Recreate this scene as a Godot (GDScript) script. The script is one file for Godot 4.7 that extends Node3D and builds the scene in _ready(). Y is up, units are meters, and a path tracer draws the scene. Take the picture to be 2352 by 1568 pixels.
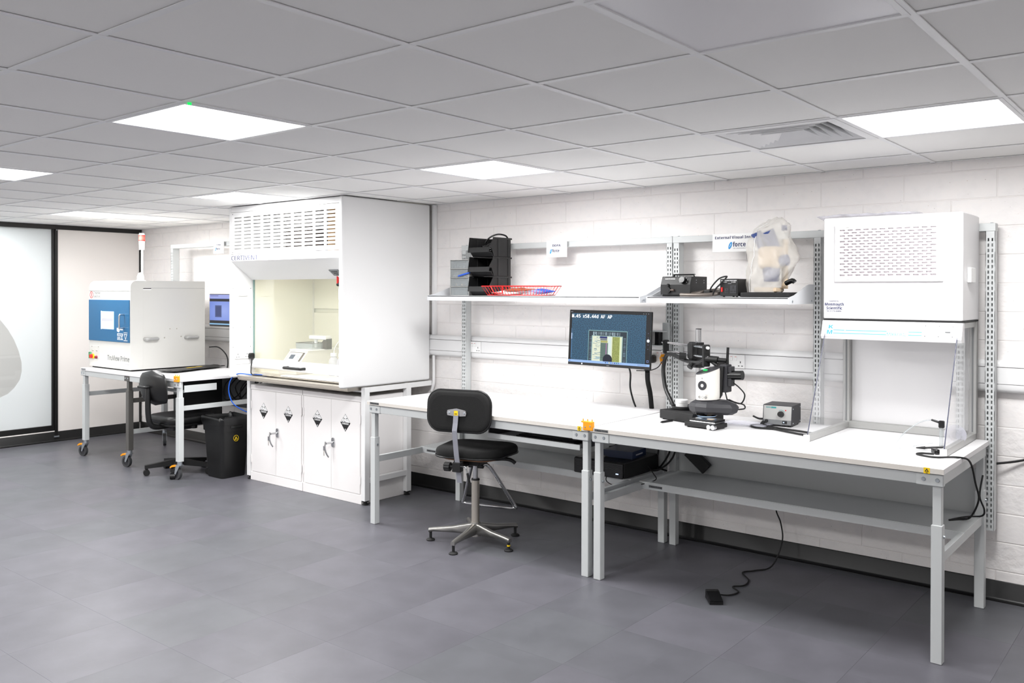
extends Node3D

var taken := {}
var M := {}
var mesh_cache := {}

# ---------------------------------------------------------------- geometry
class G:
	var st := SurfaceTool.new()
	var xf := Transform3D()
	func _init(x := Transform3D()):
		st.begin(Mesh.PRIMITIVE_TRIANGLES)
		xf = x
	func tri(a: Vector3, b: Vector3, c: Vector3, na: Vector3, nb: Vector3, nc: Vector3, ua := Vector2.ZERO, ub := Vector2.ZERO, uc := Vector2.ZERO):
		var A := xf * a
		var B := xf * b
		var Cc := xf * c
		var bs := xf.basis
		var NA := (bs * na).normalized()
		var NB := (bs * nb).normalized()
		var NC := (bs * nc).normalized()
		if (B - A).cross(Cc - A).dot(NA + NB + NC) > 0.0:
			var t := B
			B = Cc
			Cc = t
			t = NB
			NB = NC
			NC = t
			var u := ub
			ub = uc
			uc = u
		st.set_normal(NA)
		st.set_uv(ua)
		st.add_vertex(A)
		st.set_normal(NB)
		st.set_uv(ub)
		st.add_vertex(B)
		st.set_normal(NC)
		st.set_uv(uc)
		st.add_vertex(Cc)
	func quad(a: Vector3, b: Vector3, c: Vector3, d: Vector3, n: Vector3):
		tri(a, b, c, n, n, n, Vector2(0, 1), Vector2(1, 1), Vector2(1, 0))
		tri(a, c, d, n, n, n, Vector2(0, 1), Vector2(1, 0), Vector2(0, 0))
	func quad4(a: Vector3, b: Vector3, c: Vector3, d: Vector3, na: Vector3, nb: Vector3, nc: Vector3, nd: Vector3):
		tri(a, b, c, na, nb, nc)
		tri(a, c, d, na, nc, nd)
	func box(lo: Vector3, hi: Vector3, bev := 0.0) -> G:
		var c := (lo + hi) / 2.0
		var h := (hi - lo) / 2.0
		bev = minf(bev, minf(h.x, minf(h.y, h.z)) * 0.95)
		for ax in 3:
			for s in [-1.0, 1.0]:
				var n := Vector3.ZERO
				n[ax] = s
				var u := (ax + 1) % 3
				var v := (ax + 2) % 3
				var p := []
				for q in [[-1, -1], [1, -1], [1, 1], [-1, 1]]:
					var w := Vector3.ZERO
					w[ax] = s * h[ax]
					w[u] = q[0] * (h[u] - bev)
					w[v] = q[1] * (h[v] - bev)
					p.append(c + w)
				quad(p[0], p[1], p[2], p[3], n)
		if bev > 0.0:
			for ax in 3:
				var u := (ax + 1) % 3
				var v := (ax + 2) % 3
				for su in [-1.0, 1.0]:
					for sv in [-1.0, 1.0]:
						var nu := Vector3.ZERO
						nu[u] = su
						var nv := Vector3.ZERO
						nv[v] = sv
						var p := []
						for q in [[-1, 0], [1, 0], [1, 1], [-1, 1]]:
							var w := Vector3.ZERO
							w[ax] = q[0] * (h[ax] - bev)
							w[u] = su * (h[u] if q[1] == 0 else h[u] - bev)
							w[v] = sv * (h[v] - bev if q[1] == 0 else h[v])
							p.append(c + w)
						quad4(p[0], p[1], p[2], p[3], nu, nu, nv, nv)
			for sx in [-1.0, 1.0]:
				for sy in [-1.0, 1.0]:
					for sz in [-1.0, 1.0]:
						tri(c + Vector3(sx * h.x, sy * (h.y - bev), sz * (h.z - bev)), c + Vector3(sx * (h.x - bev), sy * h.y, sz * (h.z - bev)), c + Vector3(sx * (h.x - bev), sy * (h.y - bev), sz * h.z), Vector3(sx, 0, 0), Vector3(0, sy, 0), Vector3(0, 0, sz))
		return self
	func frame_of(d: Vector3) -> Basis:
		var z := d.normalized()
		var up := Vector3.UP if absf(z.y) < 0.95 else Vector3.RIGHT
		var x := up.cross(z).normalized()
		return Basis(x, z.cross(x), z)
	func cyl(a: Vector3, b: Vector3, r0: float, r1 := -1.0, seg := 16, caps := true) -> G:
		if r1 < 0.0:
			r1 = r0
		var f := frame_of(b - a)
		var L := (b - a).length()
		for i in seg:
			var t0 := TAU * i / seg
			var t1 := TAU * (i + 1) / seg
			var d0 := f.x * cos(t0) + f.y * sin(t0)
			var d1 := f.x * cos(t1) + f.y * sin(t1)
			var k := (r0 - r1) / L
			var n0 := d0 + f.z * k
			var n1 := d1 + f.z * k
			quad4(a + d0 * r0, a + d1 * r0, b + d1 * r1, b + d0 * r1, n0, n1, n1, n0)
			if caps:
				if r0 > 0.0:
					tri(a, a + d0 * r0, a + d1 * r0, -f.z, -f.z, -f.z)
				if r1 > 0.0:
					tri(b, b + d0 * r1, b + d1 * r1, f.z, f.z, f.z)
		return self
	func ring(a: Vector3, b: Vector3, ro: float, ri: float, seg := 24) -> G:
		var f := frame_of(b - a)
		for i in seg:
			var t0 := TAU * i / seg
			var t1 := TAU * (i + 1) / seg
			var d0 := f.x * cos(t0) + f.y * sin(t0)
			var d1 := f.x * cos(t1) + f.y * sin(t1)
			quad4(a + d0 * ro, a + d1 * ro, b + d1 * ro, b + d0 * ro, d0, d1, d1, d0)
			quad4(a + d0 * ri, a + d1 * ri, b + d1 * ri, b + d0 * ri, -d0, -d1, -d1, -d0)
			quad(a + d0 * ri, a + d1 * ri, a + d1 * ro, a + d0 * ro, -f.z)
			quad(b + d0 * ri, b + d1 * ri, b + d1 * ro, b + d0 * ro, f.z)
		return self
	static func smooth_path(pts: Array, sub := 6) -> Array:
		var out := []
		for i in pts.size() - 1:
			var p0: Vector3 = pts[maxi(i - 1, 0)]
			var p1: Vector3 = pts[i]
			var p2: Vector3 = pts[i + 1]
			var p3: Vector3 = pts[mini(i + 2, pts.size() - 1)]
			for k in sub:
				out.append(p1.cubic_interpolate(p2, p0, p3, float(k) / sub))
		out.append(pts[pts.size() - 1])
		return out
	func tube(pts: Array, r: float, seg := 8, sub := 6) -> G:
		var p: Array = pts if sub <= 1 else smooth_path(pts, sub)
		var n := p.size()
		var rings := []
		var prev := Vector3.ZERO
		for i in n:
			var d: Vector3 = (p[mini(i + 1, n - 1)] - p[maxi(i - 1, 0)])
			if d.length() < 1e-7:
				d = Vector3.UP
			d = d.normalized()
			var x: Vector3
			if i == 0:
				x = frame_of(d).x
			else:
				x = (prev - d * prev.dot(d)).normalized()
			prev = x
			var y := d.cross(x)
			var rg := []
			for k in seg:
				var t := TAU * k / seg
				rg.append(x * cos(t) + y * sin(t))
			rings.append(rg)
		for i in n - 1:
			for k in seg:
				var k2 := (k + 1) % seg
				quad4(p[i] + rings[i][k] * r, p[i] + rings[i][k2] * r, p[i + 1] + rings[i + 1][k2] * r, p[i + 1] + rings[i + 1][k] * r, rings[i][k], rings[i][k2], rings[i + 1][k2], rings[i + 1][k])
		for e in [0, n - 1]:
			var dd: Vector3 = (p[0] - p[1]) if e == 0 else (p[n - 1] - p[n - 2])
			for k in seg:
				tri(p[e], p[e] + rings[e][k] * r, p[e] + rings[e][(k + 1) % seg] * r, dd, dd, dd)
		return self
	# profile: Vector2(r, y) from bottom to top, turned about the local y axis through c
	func lathe(c: Vector3, prof: Array, seg := 28) -> G:
		for j in prof.size() - 1:
			var a: Vector2 = prof[j]
			var b: Vector2 = prof[j + 1]
			if a.distance_to(b) < 1e-6:
				continue
			var e := (b - a).normalized()
			var nn := Vector2(e.y, -e.x)
			for i in seg:
				var t0 := TAU * i / seg
				var t1 := TAU * (i + 1) / seg
				var d0 := Vector3(cos(t0), 0, sin(t0))
				var d1 := Vector3(cos(t1), 0, sin(t1))
				var n0 := d0 * nn.x + Vector3.UP * nn.y
				var n1 := d1 * nn.x + Vector3.UP * nn.y
				quad4(c + d0 * a.x + Vector3.UP * a.y, c + d1 * a.x + Vector3.UP * a.y, c + d1 * b.x + Vector3.UP * b.y, c + d0 * b.x + Vector3.UP * b.y, n0, n1, n1, n0)
		return self
	# polygon (x, y) extruded along local z from z0 to z1
	func prism(poly: Array, z0: float, z1: float, smooth := false) -> G:
		var pv := PackedVector2Array(poly)
		if Geometry2D.is_polygon_clockwise(pv):
			pv.reverse()
		var n := pv.size()
		var idx := Geometry2D.triangulate_polygon(pv)
		for i in range(0, idx.size(), 3):
			for e in [[z0, -1.0], [z1, 1.0]]:
				var nz := Vector3(0, 0, e[1])
				tri(Vector3(pv[idx[i]].x, pv[idx[i]].y, e[0]), Vector3(pv[idx[i + 1]].x, pv[idx[i + 1]].y, e[0]), Vector3(pv[idx[i + 2]].x, pv[idx[i + 2]].y, e[0]), nz, nz, nz)
		var en := []
		for i in n:
			var d := (pv[(i + 1) % n] - pv[i]).normalized()
			en.append(Vector3(d.y, -d.x, 0))
		for i in n:
			var j := (i + 1) % n
			var a: Vector3 = en[i]
			var b: Vector3 = en[i]
			if smooth:
				var pa: Vector3 = en[(i + n - 1) % n]
				var nb: Vector3 = en[j]
				if pa.dot(a) > 0.5:
					a = (a + pa).normalized()
				if nb.dot(b) > 0.5:
					b = (b + nb).normalized()
			quad4(Vector3(pv[i].x, pv[i].y, z0), Vector3(pv[j].x, pv[j].y, z0), Vector3(pv[j].x, pv[j].y, z1), Vector3(pv[i].x, pv[i].y, z1), a, b, b, a)
		return self
	# rings of points joined into one skin, both ends closed to their middle
	func loft(rings: Array, cap0 := true, cap1 := true, flat := false) -> G:
		var m := rings.size()
		var n: int = rings[0].size()
		var nr := []
		var mid := []
		for r in rings:
			var s := Vector3.ZERO
			for q in r:
				s += q
			mid.append(s / n)
		for i in m:
			var row := []
			for k in n:
				var du: Vector3 = rings[i][(k + 1) % n] - rings[i][(k + n - 1) % n]
				var dv: Vector3 = rings[mini(i + 1, m - 1)][k] - rings[maxi(i - 1, 0)][k]
				var nn := du.cross(dv)
				var outw: Vector3 = rings[i][k] - mid[i]
				if nn.length() < 1e-10:
					nn = outw
				if nn.dot(outw) < 0.0:
					nn = -nn
				row.append(nn.normalized())
			nr.append(row)
		for i in m - 1:
			for k in n:
				var k2 := (k + 1) % n
				if flat:
					var fn: Vector3 = (nr[i][k] + nr[i][k2] + nr[i + 1][k] + nr[i + 1][k2])
					var cn: Vector3 = (rings[i][k2] - rings[i][k]).cross(rings[i + 1][k] - rings[i][k])
					if cn.length() < 1e-9:
						cn = (rings[i][k2] - rings[i + 1][k2]).cross(rings[i + 1][k] - rings[i + 1][k2])
					if cn.dot(fn) < 0.0:
						cn = -cn
					quad(rings[i][k], rings[i][k2], rings[i + 1][k2], rings[i + 1][k], cn)
				else:
					quad4(rings[i][k], rings[i][k2], rings[i + 1][k2], rings[i + 1][k], nr[i][k], nr[i][k2], nr[i + 1][k2], nr[i + 1][k])
		for e in [[0, cap0, 1], [m - 1, cap1, m - 2]]:
			if e[1]:
				var d: Vector3 = mid[e[0]] - mid[e[2]]
				for k in n:
					tri(mid[e[0]], rings[e[0]][k], rings[e[0]][(k + 1) % n], d, d, d)
		return self
	# rounded rectangle outline, centre at origin
	static func rrect(w: float, h: float, r: float, steps := 5) -> Array:
		var out := []
		r = minf(r, minf(w, h) / 2.0 - 0.0001)
		for q in 4:
			var cx := (w / 2 - r) * (1 if q == 0 or q == 3 else -1)
			var cy := (h / 2 - r) * (1 if q < 2 else -1)
			for k in steps + 1:
				var t := PI / 2 * (q + float(k) / steps)
				out.append(Vector2(cx + r * cos(t), cy + r * sin(t)))
		return out
	# soft pad: outline in (x, z), filled from y0 to y1 with edges rounded by r
	func pad(outline: Array, y0: float, y1: float, r: float, bulge := 0.0) -> G:
		var rings := []
		var st_ := 5
		var cen := Vector2.ZERO
		var ext := 0.0
		for q in outline:
			cen += q
		cen /= outline.size()
		for q in outline:
			ext = maxf(ext, q.distance_to(cen))
		var lay := []
		for k in st_ + 1:
			var t := PI / 2 * k / st_
			lay.append([r * (1 - sin(t)), y0 + r * (1 - cos(t))])
		for k in st_ + 1:
			var t := PI / 2 * k / st_
			lay.append([r * (1 - cos(t)), y1 - r * (1 - sin(t))])
		if bulge > 0.0:
			for k in [0.85, 0.6, 0.3]:
				lay.append([ext * (1 - k), y1 + bulge * (1 - k * k)])
		for l in lay:
			var rg := []
			for q in outline:
				var d: Vector2 = q - cen
				var s: float = maxf(0.0, 1.0 - l[0] / maxf(d.length(), 0.0001))
				if l[0] > r * 1.01:
					s = maxf(0.0, 1.0 - l[0] / ext)
				rg.append(Vector3(cen.x + d.x * s, l[1], cen.y + d.y * s))
			rings.append(rg)
		return loft(rings)
	# plate with rows of slots: rows = [[y0, y1, [[xa, xb], ...]], ...], faces local +z at z, thickness t
	func slotted(x0: float, x1: float, y0: float, y1: float, z: float, t: float, rows: Array) -> G:
		var y := y0
		var nz := Vector3(0, 0, 1)
		for r in rows:
			quad(Vector3(x0, y, z), Vector3(x1, y, z), Vector3(x1, r[0], z), Vector3(x0, r[0], z), nz)
			var x := x0
			for s in r[2]:
				quad(Vector3(x, r[0], z), Vector3(s[0], r[0], z), Vector3(s[0], r[1], z), Vector3(x, r[1], z), nz)
				quad(Vector3(s[0], r[0], z), Vector3(s[1], r[0], z), Vector3(s[1], r[0], z - t), Vector3(s[0], r[0], z - t), Vector3(0, 1, 0))
				quad(Vector3(s[0], r[1], z), Vector3(s[1], r[1], z), Vector3(s[1], r[1], z - t), Vector3(s[0], r[1], z - t), Vector3(0, -1, 0))
				quad(Vector3(s[0], r[0], z), Vector3(s[0], r[1], z), Vector3(s[0], r[1], z - t), Vector3(s[0], r[0], z - t), Vector3(1, 0, 0))
				quad(Vector3(s[1], r[0], z), Vector3(s[1], r[1], z), Vector3(s[1], r[1], z - t), Vector3(s[1], r[0], z - t), Vector3(-1, 0, 0))
				x = s[1]
			quad(Vector3(x, r[0], z), Vector3(x1, r[0], z), Vector3(x1, r[1], z), Vector3(x, r[1], z), nz)
			y = r[1]
		quad(Vector3(x0, y, z), Vector3(x1, y, z), Vector3(x1, y1, z), Vector3(x0, y1, z), nz)
		return self
	func done() -> ArrayMesh:
		return st.commit()

# ---------------------------------------------------------------- naming and nodes
func numbered(n: String) -> String:
	if not taken.has(n):
		taken[n] = 0
		return n
	taken[n] += 1
	return "%s_%03d" % [n, taken[n]]

func thing(called: String, label: String, category: String, at := Vector3.ZERO, turn := 0.0, group := "") -> Node3D:
	var o := Node3D.new()
	o.name = numbered(called)
	add_child(o)
	o.position = at
	o.rotation.y = turn
	o.set_meta("label", label)
	o.set_meta("category", category)
	if group:
		o.set_meta("group", group)
	return o

func single(called: String, label: String, category: String, g: G, m: Material, at := Vector3.ZERO, group := "") -> MeshInstance3D:
	var o := MeshInstance3D.new()
	o.name = numbered(called)
	o.mesh = g.done()
	o.material_override = m
	add_child(o)
	o.position = at
	o.set_meta("label", label)
	o.set_meta("category", category)
	if group:
		o.set_meta("group", group)
	return o

func setting(called: String, label: String, at := Vector3.ZERO) -> Node3D:
	var o := Node3D.new()
	o.name = called
	add_child(o)
	o.position = at
	o.set_meta("kind", "structure")
	o.set_meta("label", label)
	return o

# geometry written in world coordinates for a part of root
func wg(root: Node3D) -> G:
	return G.new(root.transform.affine_inverse())

func part(parent: Node3D, called: String, g: G, m: Material, label := "") -> MeshInstance3D:
	return part_mesh(parent, called, g.done(), m, label)

func part_mesh(parent: Node3D, called: String, mesh: Mesh, m: Material, label := "") -> MeshInstance3D:
	var o := MeshInstance3D.new()
	o.name = called
	o.mesh = mesh
	o.material_override = m
	parent.add_child(o, true)
	if label:
		o.set_meta("label", label)
	return o

# lettering: origin is the lower end of the writing, right and up span it; w and h in metres
func text(parent: Node3D, s: String, at: Vector3, right: Vector3, up: Vector3, w: float, h: float, m: Material, font := "Droid Sans", bold := 400, italic := false) -> MeshInstance3D:
	var f := SystemFont.new()
	f.font_names = PackedStringArray([font])
	f.font_weight = bold
	f.font_italic = italic
	var tm := TextMesh.new()
	tm.font = f
	tm.text = s
	tm.font_size = 32
	tm.pixel_size = 0.01
	tm.depth = 0.01
	tm.curve_step = 2.0
	var bb := tm.get_aabb()
	var o := MeshInstance3D.new()
	o.name = "lettering"
	o.mesh = tm
	o.material_override = m
	parent.add_child(o, true)
	var rx := right.normalized() * (w / maxf(bb.size.x, 0.001))
	var uy := up.normalized() * (h / maxf(bb.size.y, 0.001))
	var nz := right.cross(up).normalized()
	var T := Transform3D(Basis(rx, uy, nz * 0.1), at)
	T.origin = at - T.basis * (bb.position + Vector3(0, 0, bb.size.z / 2)) + nz * 0.0005
	o.transform = T
	return o

# the same with the place given in the world instead of in the thing
func wtext(root: Node3D, parent: Node3D, s: String, at: Vector3, right: Vector3, up: Vector3, w: float, h: float, m: Material, font := "Droid Sans", bold := 400, italic := false):
	var inv := root.transform.affine_inverse()
	return text(parent, s, inv * at, inv.basis * right, inv.basis * up, w, h, m, font, bold, italic)

# ---------------------------------------------------------------- materials
func c8(r: int, g: int, b: int, a := 1.0) -> Color:
	return Color(r / 255.0, g / 255.0, b / 255.0, a)

func mat(key: String, col: Color, rough := 0.5, metal := 0.0) -> StandardMaterial3D:
	var m := StandardMaterial3D.new()
	m.resource_name = key
	m.albedo_color = col
	m.roughness = rough
	m.metallic = metal
	M[key] = m
	return m

func noise_tex(freq: float, type: int, octaves: int, seed_: int, size := 512, normal := false, strength := 4.0) -> NoiseTexture2D:
	var n := FastNoiseLite.new()
	n.noise_type = type
	n.frequency = freq
	n.fractal_octaves = octaves
	n.seed = seed_
	var t := NoiseTexture2D.new()
	t.width = size
	t.height = size
	t.seamless = true
	t.noise = n
	t.as_normal_map = normal
	t.bump_strength = strength
	return t

func ramped(t: NoiseTexture2D, stops: Array) -> NoiseTexture2D:
	var g := Gradient.new()
	g.offsets = PackedFloat32Array(stops.map(func(s): return s[0]))
	g.colors = PackedColorArray(stops.map(func(s): return s[1]))
	t.color_ramp = g
	return t

func relief(m: StandardMaterial3D, t: Texture2D, scale: float, depth: float):
	m.uv1_triplanar = true
	m.uv1_world_triplanar = true
	m.uv1_scale = Vector3.ONE * scale
	m.heightmap_enabled = true
	m.heightmap_texture = t
	m.heightmap_scale = depth

func glow(key: String, col: Color, energy: float) -> StandardMaterial3D:
	var m := mat(key, col, 0.5)
	m.emission_enabled = true
	m.emission = col
	m.emission_energy_multiplier = energy
	return m

func glass(key: String, col: Color, alpha := 0.08, rough := 0.02) -> StandardMaterial3D:
	var m := mat(key, col, rough)
	m.albedo_color.a = alpha
	m.transparency = BaseMaterial3D.TRANSPARENCY_ALPHA
	return m

const H := 2.31          # ceiling height
const XL := -6.06        # partition
const XR := 5.4
const ZF := 7.6

func panel_light(x: float, z: float, label: String, on := true, energy := 4.2):
	var t := thing("ceiling_light", label, "light", Vector3(x, H, z), 0.0, "ceiling light panels")
	var f := G.new()
	for s in [-1.0, 1.0]:
		f.box(Vector3(-0.298, -0.002, s * 0.289 - 0.009), Vector3(0.298, 0.012, s * 0.289 + 0.009), 0.001)
		f.box(Vector3(s * 0.289 - 0.009, -0.002, -0.28), Vector3(s * 0.289 + 0.009, 0.012, 0.28), 0.001)
	part(t, "frame", f, M.tee)
	part(t, "diffuser", G.new().box(Vector3(-0.282, 0.002, -0.282), Vector3(0.282, 0.01, 0.282)), M.panel_glow if on else M.panel_off)
	if on:
		var a := AreaLight3D.new()
		a.name = "lamp"
		a.area_size = Vector2(0.56, 0.56)
		a.light_energy = energy
		a.light_color = Color(1.0, 1.0, 0.998)
		a.shadow_enabled = true
		t.add_child(a)
		a.position = Vector3(0, -0.004, 0)
		a.rotation.x = -PI / 2
		if "area_range" in a:
			a.set("area_range", 16.0)

func materials():
	# walls, floor and ceiling
	var lumps := noise_tex(0.02, FastNoiseLite.TYPE_SIMPLEX_SMOOTH, 5, 3)
	var specks := wall_specks()
	for i in 8:
		var paint := mat("painted_block_%d" % i, c8(246, 243, 242), 0.6)
		paint.uv1_scale = Vector3(0.46 * 1.5, 0.15 * 1.5, 1)
		paint.uv1_offset = Vector3(0.137 * i, fmod(0.371 * i, 1.0), 0)
		paint.albedo_texture = specks
		paint.heightmap_enabled = true
		paint.heightmap_texture = lumps
		paint.heightmap_scale = [0.10, 0.28, 0.14, 0.2, 0.3, 0.12, 0.18, 0.22][i]
	mat("mortar", c8(243, 239, 237), 0.7)
	mat("plain_wall", c8(246, 243, 241), 0.6)
	var panel := mat("partition_panel", c8(243, 238, 234), 0.55)
	panel.resource_name = "partition_panel"
	for i in 8:
		var k: int = [0, 1, -1, 1, 2, -1, -2, 0][i]
		var q: int = [0, 0, 1, 2, 0, 1, 0, 2][i]
		var fl := mat("floor_vinyl_%d" % i, c8(100 + k - q, 99 + k, 106 + k - q), 0.4)
		fl.metallic_specular = 0.4
		fl.uv1_scale = Vector3(0.37, 0.37, 1)
		fl.uv1_offset = Vector3(0.13 * i, fmod(0.37 * i, 1.0), 0)
		fl.albedo_texture = scuffs()
	mat("floor_joint", c8(101, 100, 107), 0.6)
	mat("ceiling_tile", c8(250, 249, 247), 0.9)
	mat("tee", c8(245, 245, 246), 0.45)
	glow("panel_glow", Color(1, 1, 1), 3.0)
	mat("panel_off", c8(233, 231, 235), 0.35)
	mat("black_frame", c8(14, 13, 13), 0.45)
	mat("skirting", c8(11, 11, 12), 0.4)
	var film := mat("frosted_film", c8(235, 238, 238), 0.35)
	film.backlight_enabled = true
	film.backlight = Color(0.97, 0.98, 0.985)
	var film2 := mat("drop_film", c8(238, 233, 230), 0.45)
	film2.backlight_enabled = true
	film2.backlight = Color(0.93, 0.90, 0.88)
	glass("clear_glass", Color(0.9, 0.95, 0.93), 0.07)
	glass("sash_glass", Color(0.80, 0.93, 0.84), 0.035)
	glass("acrylic", Color(0.93, 0.94, 0.97), 0.05)
	mat("glass_edge", c8(120, 150, 145), 0.15)
	mat("acrylic_edge", c8(74, 76, 96), 0.25)
	# furniture
	mat("laminate", c8(230, 229, 230), 0.42)
	mat("front_edge_strip", c8(212, 207, 200), 0.5)
	mat("slot_tan", c8(140, 126, 108), 0.7)
	mat("steel_grey", c8(203, 206, 206), 0.42)
	mat("slot_dark", c8(172, 174, 174), 0.6)
	mat("shelf_white", c8(226, 228, 231), 0.38)
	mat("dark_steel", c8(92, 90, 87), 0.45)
	mat("zinc", c8(178, 184, 190), 0.3, 0.75)
	mat("chrome", c8(205, 206, 208), 0.16, 1.0)
	mat("cast_alu", c8(178, 176, 172), 0.34, 0.9)
	mat("brushed", c8(196, 190, 180), 0.36, 0.85)
	mat("hood_white", c8(236, 236, 236), 0.33)
	mat("cab_white", c8(240, 237, 236), 0.36)
	mat("cream", c8(243, 240, 226), 0.4)
	mat("xray_side", c8(217, 216, 211), 0.4)
	mat("xray_front", c8(217, 216, 211), 0.4)
	mat("xray_top", c8(217, 216, 211), 0.4)
	mat("blue_door", c8(20, 96, 142), 0.4)
	mat("mikro_white", c8(236, 235, 236), 0.35)
	mat("filter_pale", c8(222, 213, 218), 0.8)
	mat("white_plastic", c8(243, 243, 242), 0.35)
	mat("off_white", c8(229, 226, 219), 0.4)
	mat("black_plastic", c8(15, 15, 16), 0.42)
	mat("black_gloss", c8(9, 9, 10), 0.22)
	mat("black_satin", c8(14, 14, 15), 0.5)
	mat("black_rubber", c8(16, 16, 17), 0.65)
	mat("grey_rubber", c8(62, 63, 65), 0.6)
	mat("dark_grey", c8(46, 46, 50), 0.45)
	mat("mid_grey", c8(120, 122, 124), 0.45)
	mat("silver_paint", c8(180, 180, 178), 0.38, 0.45)
	var fab := mat("black_fabric", c8(27, 27, 27), 0.95)
	fab.uv1_triplanar = true
	fab.uv1_scale = Vector3.ONE * 5.0
	fab.albedo_texture = ramped(noise_tex(0.35, FastNoiseLite.TYPE_VALUE, 2, 5, 256), [[0.0, Color(0.6, 0.6, 0.6)], [1.0, Color(1, 1, 1)]])
	mat("black_vinyl", c8(13, 13, 14), 0.38)
	mat("grey_strap", c8(140, 141, 150), 0.45)
	mat("plywood", c8(150, 108, 78), 0.6)
	mat("ink_navy", c8(38, 44, 92), 0.5)
	mat("ink_black", c8(22, 22, 24), 0.6)
	mat("ink_grey", c8(96, 98, 100), 0.6)
	mat("ink_pale", c8(190, 190, 196), 0.6)
	mat("ink_blue", c8(70, 165, 222), 0.5)
	mat("ink_cyan", c8(18, 148, 218), 0.5)
	mat("ink_teal", c8(40, 140, 140), 0.5)
	mat("ink_red", c8(214, 40, 44), 0.5)
	mat("ink_white", c8(240, 240, 240), 0.6)
	mat("yellow", c8(246, 206, 10), 0.5)
	mat("orange", c8(248, 160, 12), 0.45)
	mat("red", c8(214, 24, 22), 0.4)
	mat("dark_red", c8(130, 16, 34), 0.4)
	mat("green", c8(34, 150, 84), 0.45)
	mat("cable_blue", c8(16, 92, 205), 0.45)
	mat("navy_box", c8(26, 44, 78), 0.45)
	mat("worktop_edge", c8(186, 128, 96), 0.5)
	mat("brown", c8(72, 56, 48), 0.45)
	mat("gooseneck", c8(112, 104, 98), 0.4, 0.5)
	var bag := mat("cloudy_bag", c8(236, 232, 225, 0.46), 0.4)
	bag.transparency = BaseMaterial3D.TRANSPARENCY_ALPHA
	var thin := mat("clear_bag", c8(226, 226, 240, 0.34), 0.3)
	thin.transparency = BaseMaterial3D.TRANSPARENCY_ALPHA
	var smoke := mat("smoke_plastic", c8(176, 182, 184, 0.38), 0.3)
	smoke.transparency = BaseMaterial3D.TRANSPARENCY_ALPHA
	mat("scope_blue", c8(66, 84, 140), 0.4)
	mat("scope_cream", c8(222, 200, 172), 0.45)
	mat("bag_brown", c8(150, 84, 58), 0.5)
	mat("bag_blue", c8(40, 92, 205), 0.45)
	mat("paper", c8(244, 242, 240), 0.7)
	mat("duct_dark", c8(48, 40, 34), 0.7)
	mat("duct_tan", c8(150, 116, 72), 0.6)
	glow("led_white", Color(0.75, 0.86, 1.0), 2.0)
	glow("led_green", Color(0.05, 0.85, 0.35), 1.2)
	glow("led_red", Color(1.0, 0.12, 0.08), 1.5)
	glow("beacon_lamp", Color(1.0, 0.36, 0.32), 1.3)
	glow("window_glow", Color(0.72, 0.84, 0.98), 0.62)
	glow("hood_tube_glow", Color(1.0, 0.96, 0.84), 2.0)

func wall_specks() -> ImageTexture:
	var rng := RandomNumberGenerator.new()
	rng.seed = 11
	var im := Image.create(1024, 1024, false, Image.FORMAT_RGB8)
	im.fill(Color(1, 1, 1))
	var n := FastNoiseLite.new()
	n.seed = 4
	n.frequency = 0.006
	n.fractal_octaves = 4
	for y in 1024:
		for x in 1024:
			var v := 1.0 + 0.022 * n.get_noise_2d(x, y)
			im.set_pixel(x, y, Color(minf(v, 1.0), minf(v, 1.0) - 0.002, minf(v, 1.0) - 0.004))
	for i in 34:
		var cx := rng.randi_range(4, 1018)
		var cy := rng.randi_range(4, 1018)
		var r := rng.randi_range(1, 2)
		var c := Color(0.28, 0.22, 0.18) if rng.randf() < 0.7 else Color(0.7, 0.52, 0.38)
		for dx in range(-r, r + 1):
			for dy in range(-r, r + 1):
				if dx * dx + dy * dy <= r * r and rng.randf() < 0.8:
					im.set_pixel(cx + dx, cy + dy, c)
	return ImageTexture.create_from_image(im)

var _scuff: ImageTexture
func scuffs() -> ImageTexture:
	if _scuff:
		return _scuff
	var rng := RandomNumberGenerator.new()
	rng.seed = 5
	var im := Image.create(1024, 1024, false, Image.FORMAT_RGB8)
	var n := FastNoiseLite.new()
	n.seed = 8
	n.frequency = 0.004
	n.fractal_octaves = 5
	for y in 1024:
		for x in 1024:
			var v := 0.93 + 0.07 * n.get_noise_2d(x, y)
			im.set_pixel(x, y, Color(v, v, v))
	for i in 60:
		var p := Vector2(rng.randf_range(0, 1023), rng.randf_range(0, 1023))
		var a := rng.randf_range(0, TAU)
		var bend := rng.randf_range(-0.01, 0.01)
		var v := rng.randf_range(0.95, 1.0)
		for k in rng.randi_range(25, 110):
			p += Vector2(cos(a), sin(a))
			a += bend
			var q := Vector2i(posmod(int(p.x), 1024), posmod(int(p.y), 1024))
			im.set_pixelv(q, Color(v, v, v))
	_scuff = ImageTexture.create_from_image(im)
	return _scuff

var _grain: NoiseTexture2D
func fine_grain() -> NoiseTexture2D:
	if _grain == null:
		_grain = noise_tex(0.25, FastNoiseLite.TYPE_SIMPLEX, 3, 21, 512)
	return _grain

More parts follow.
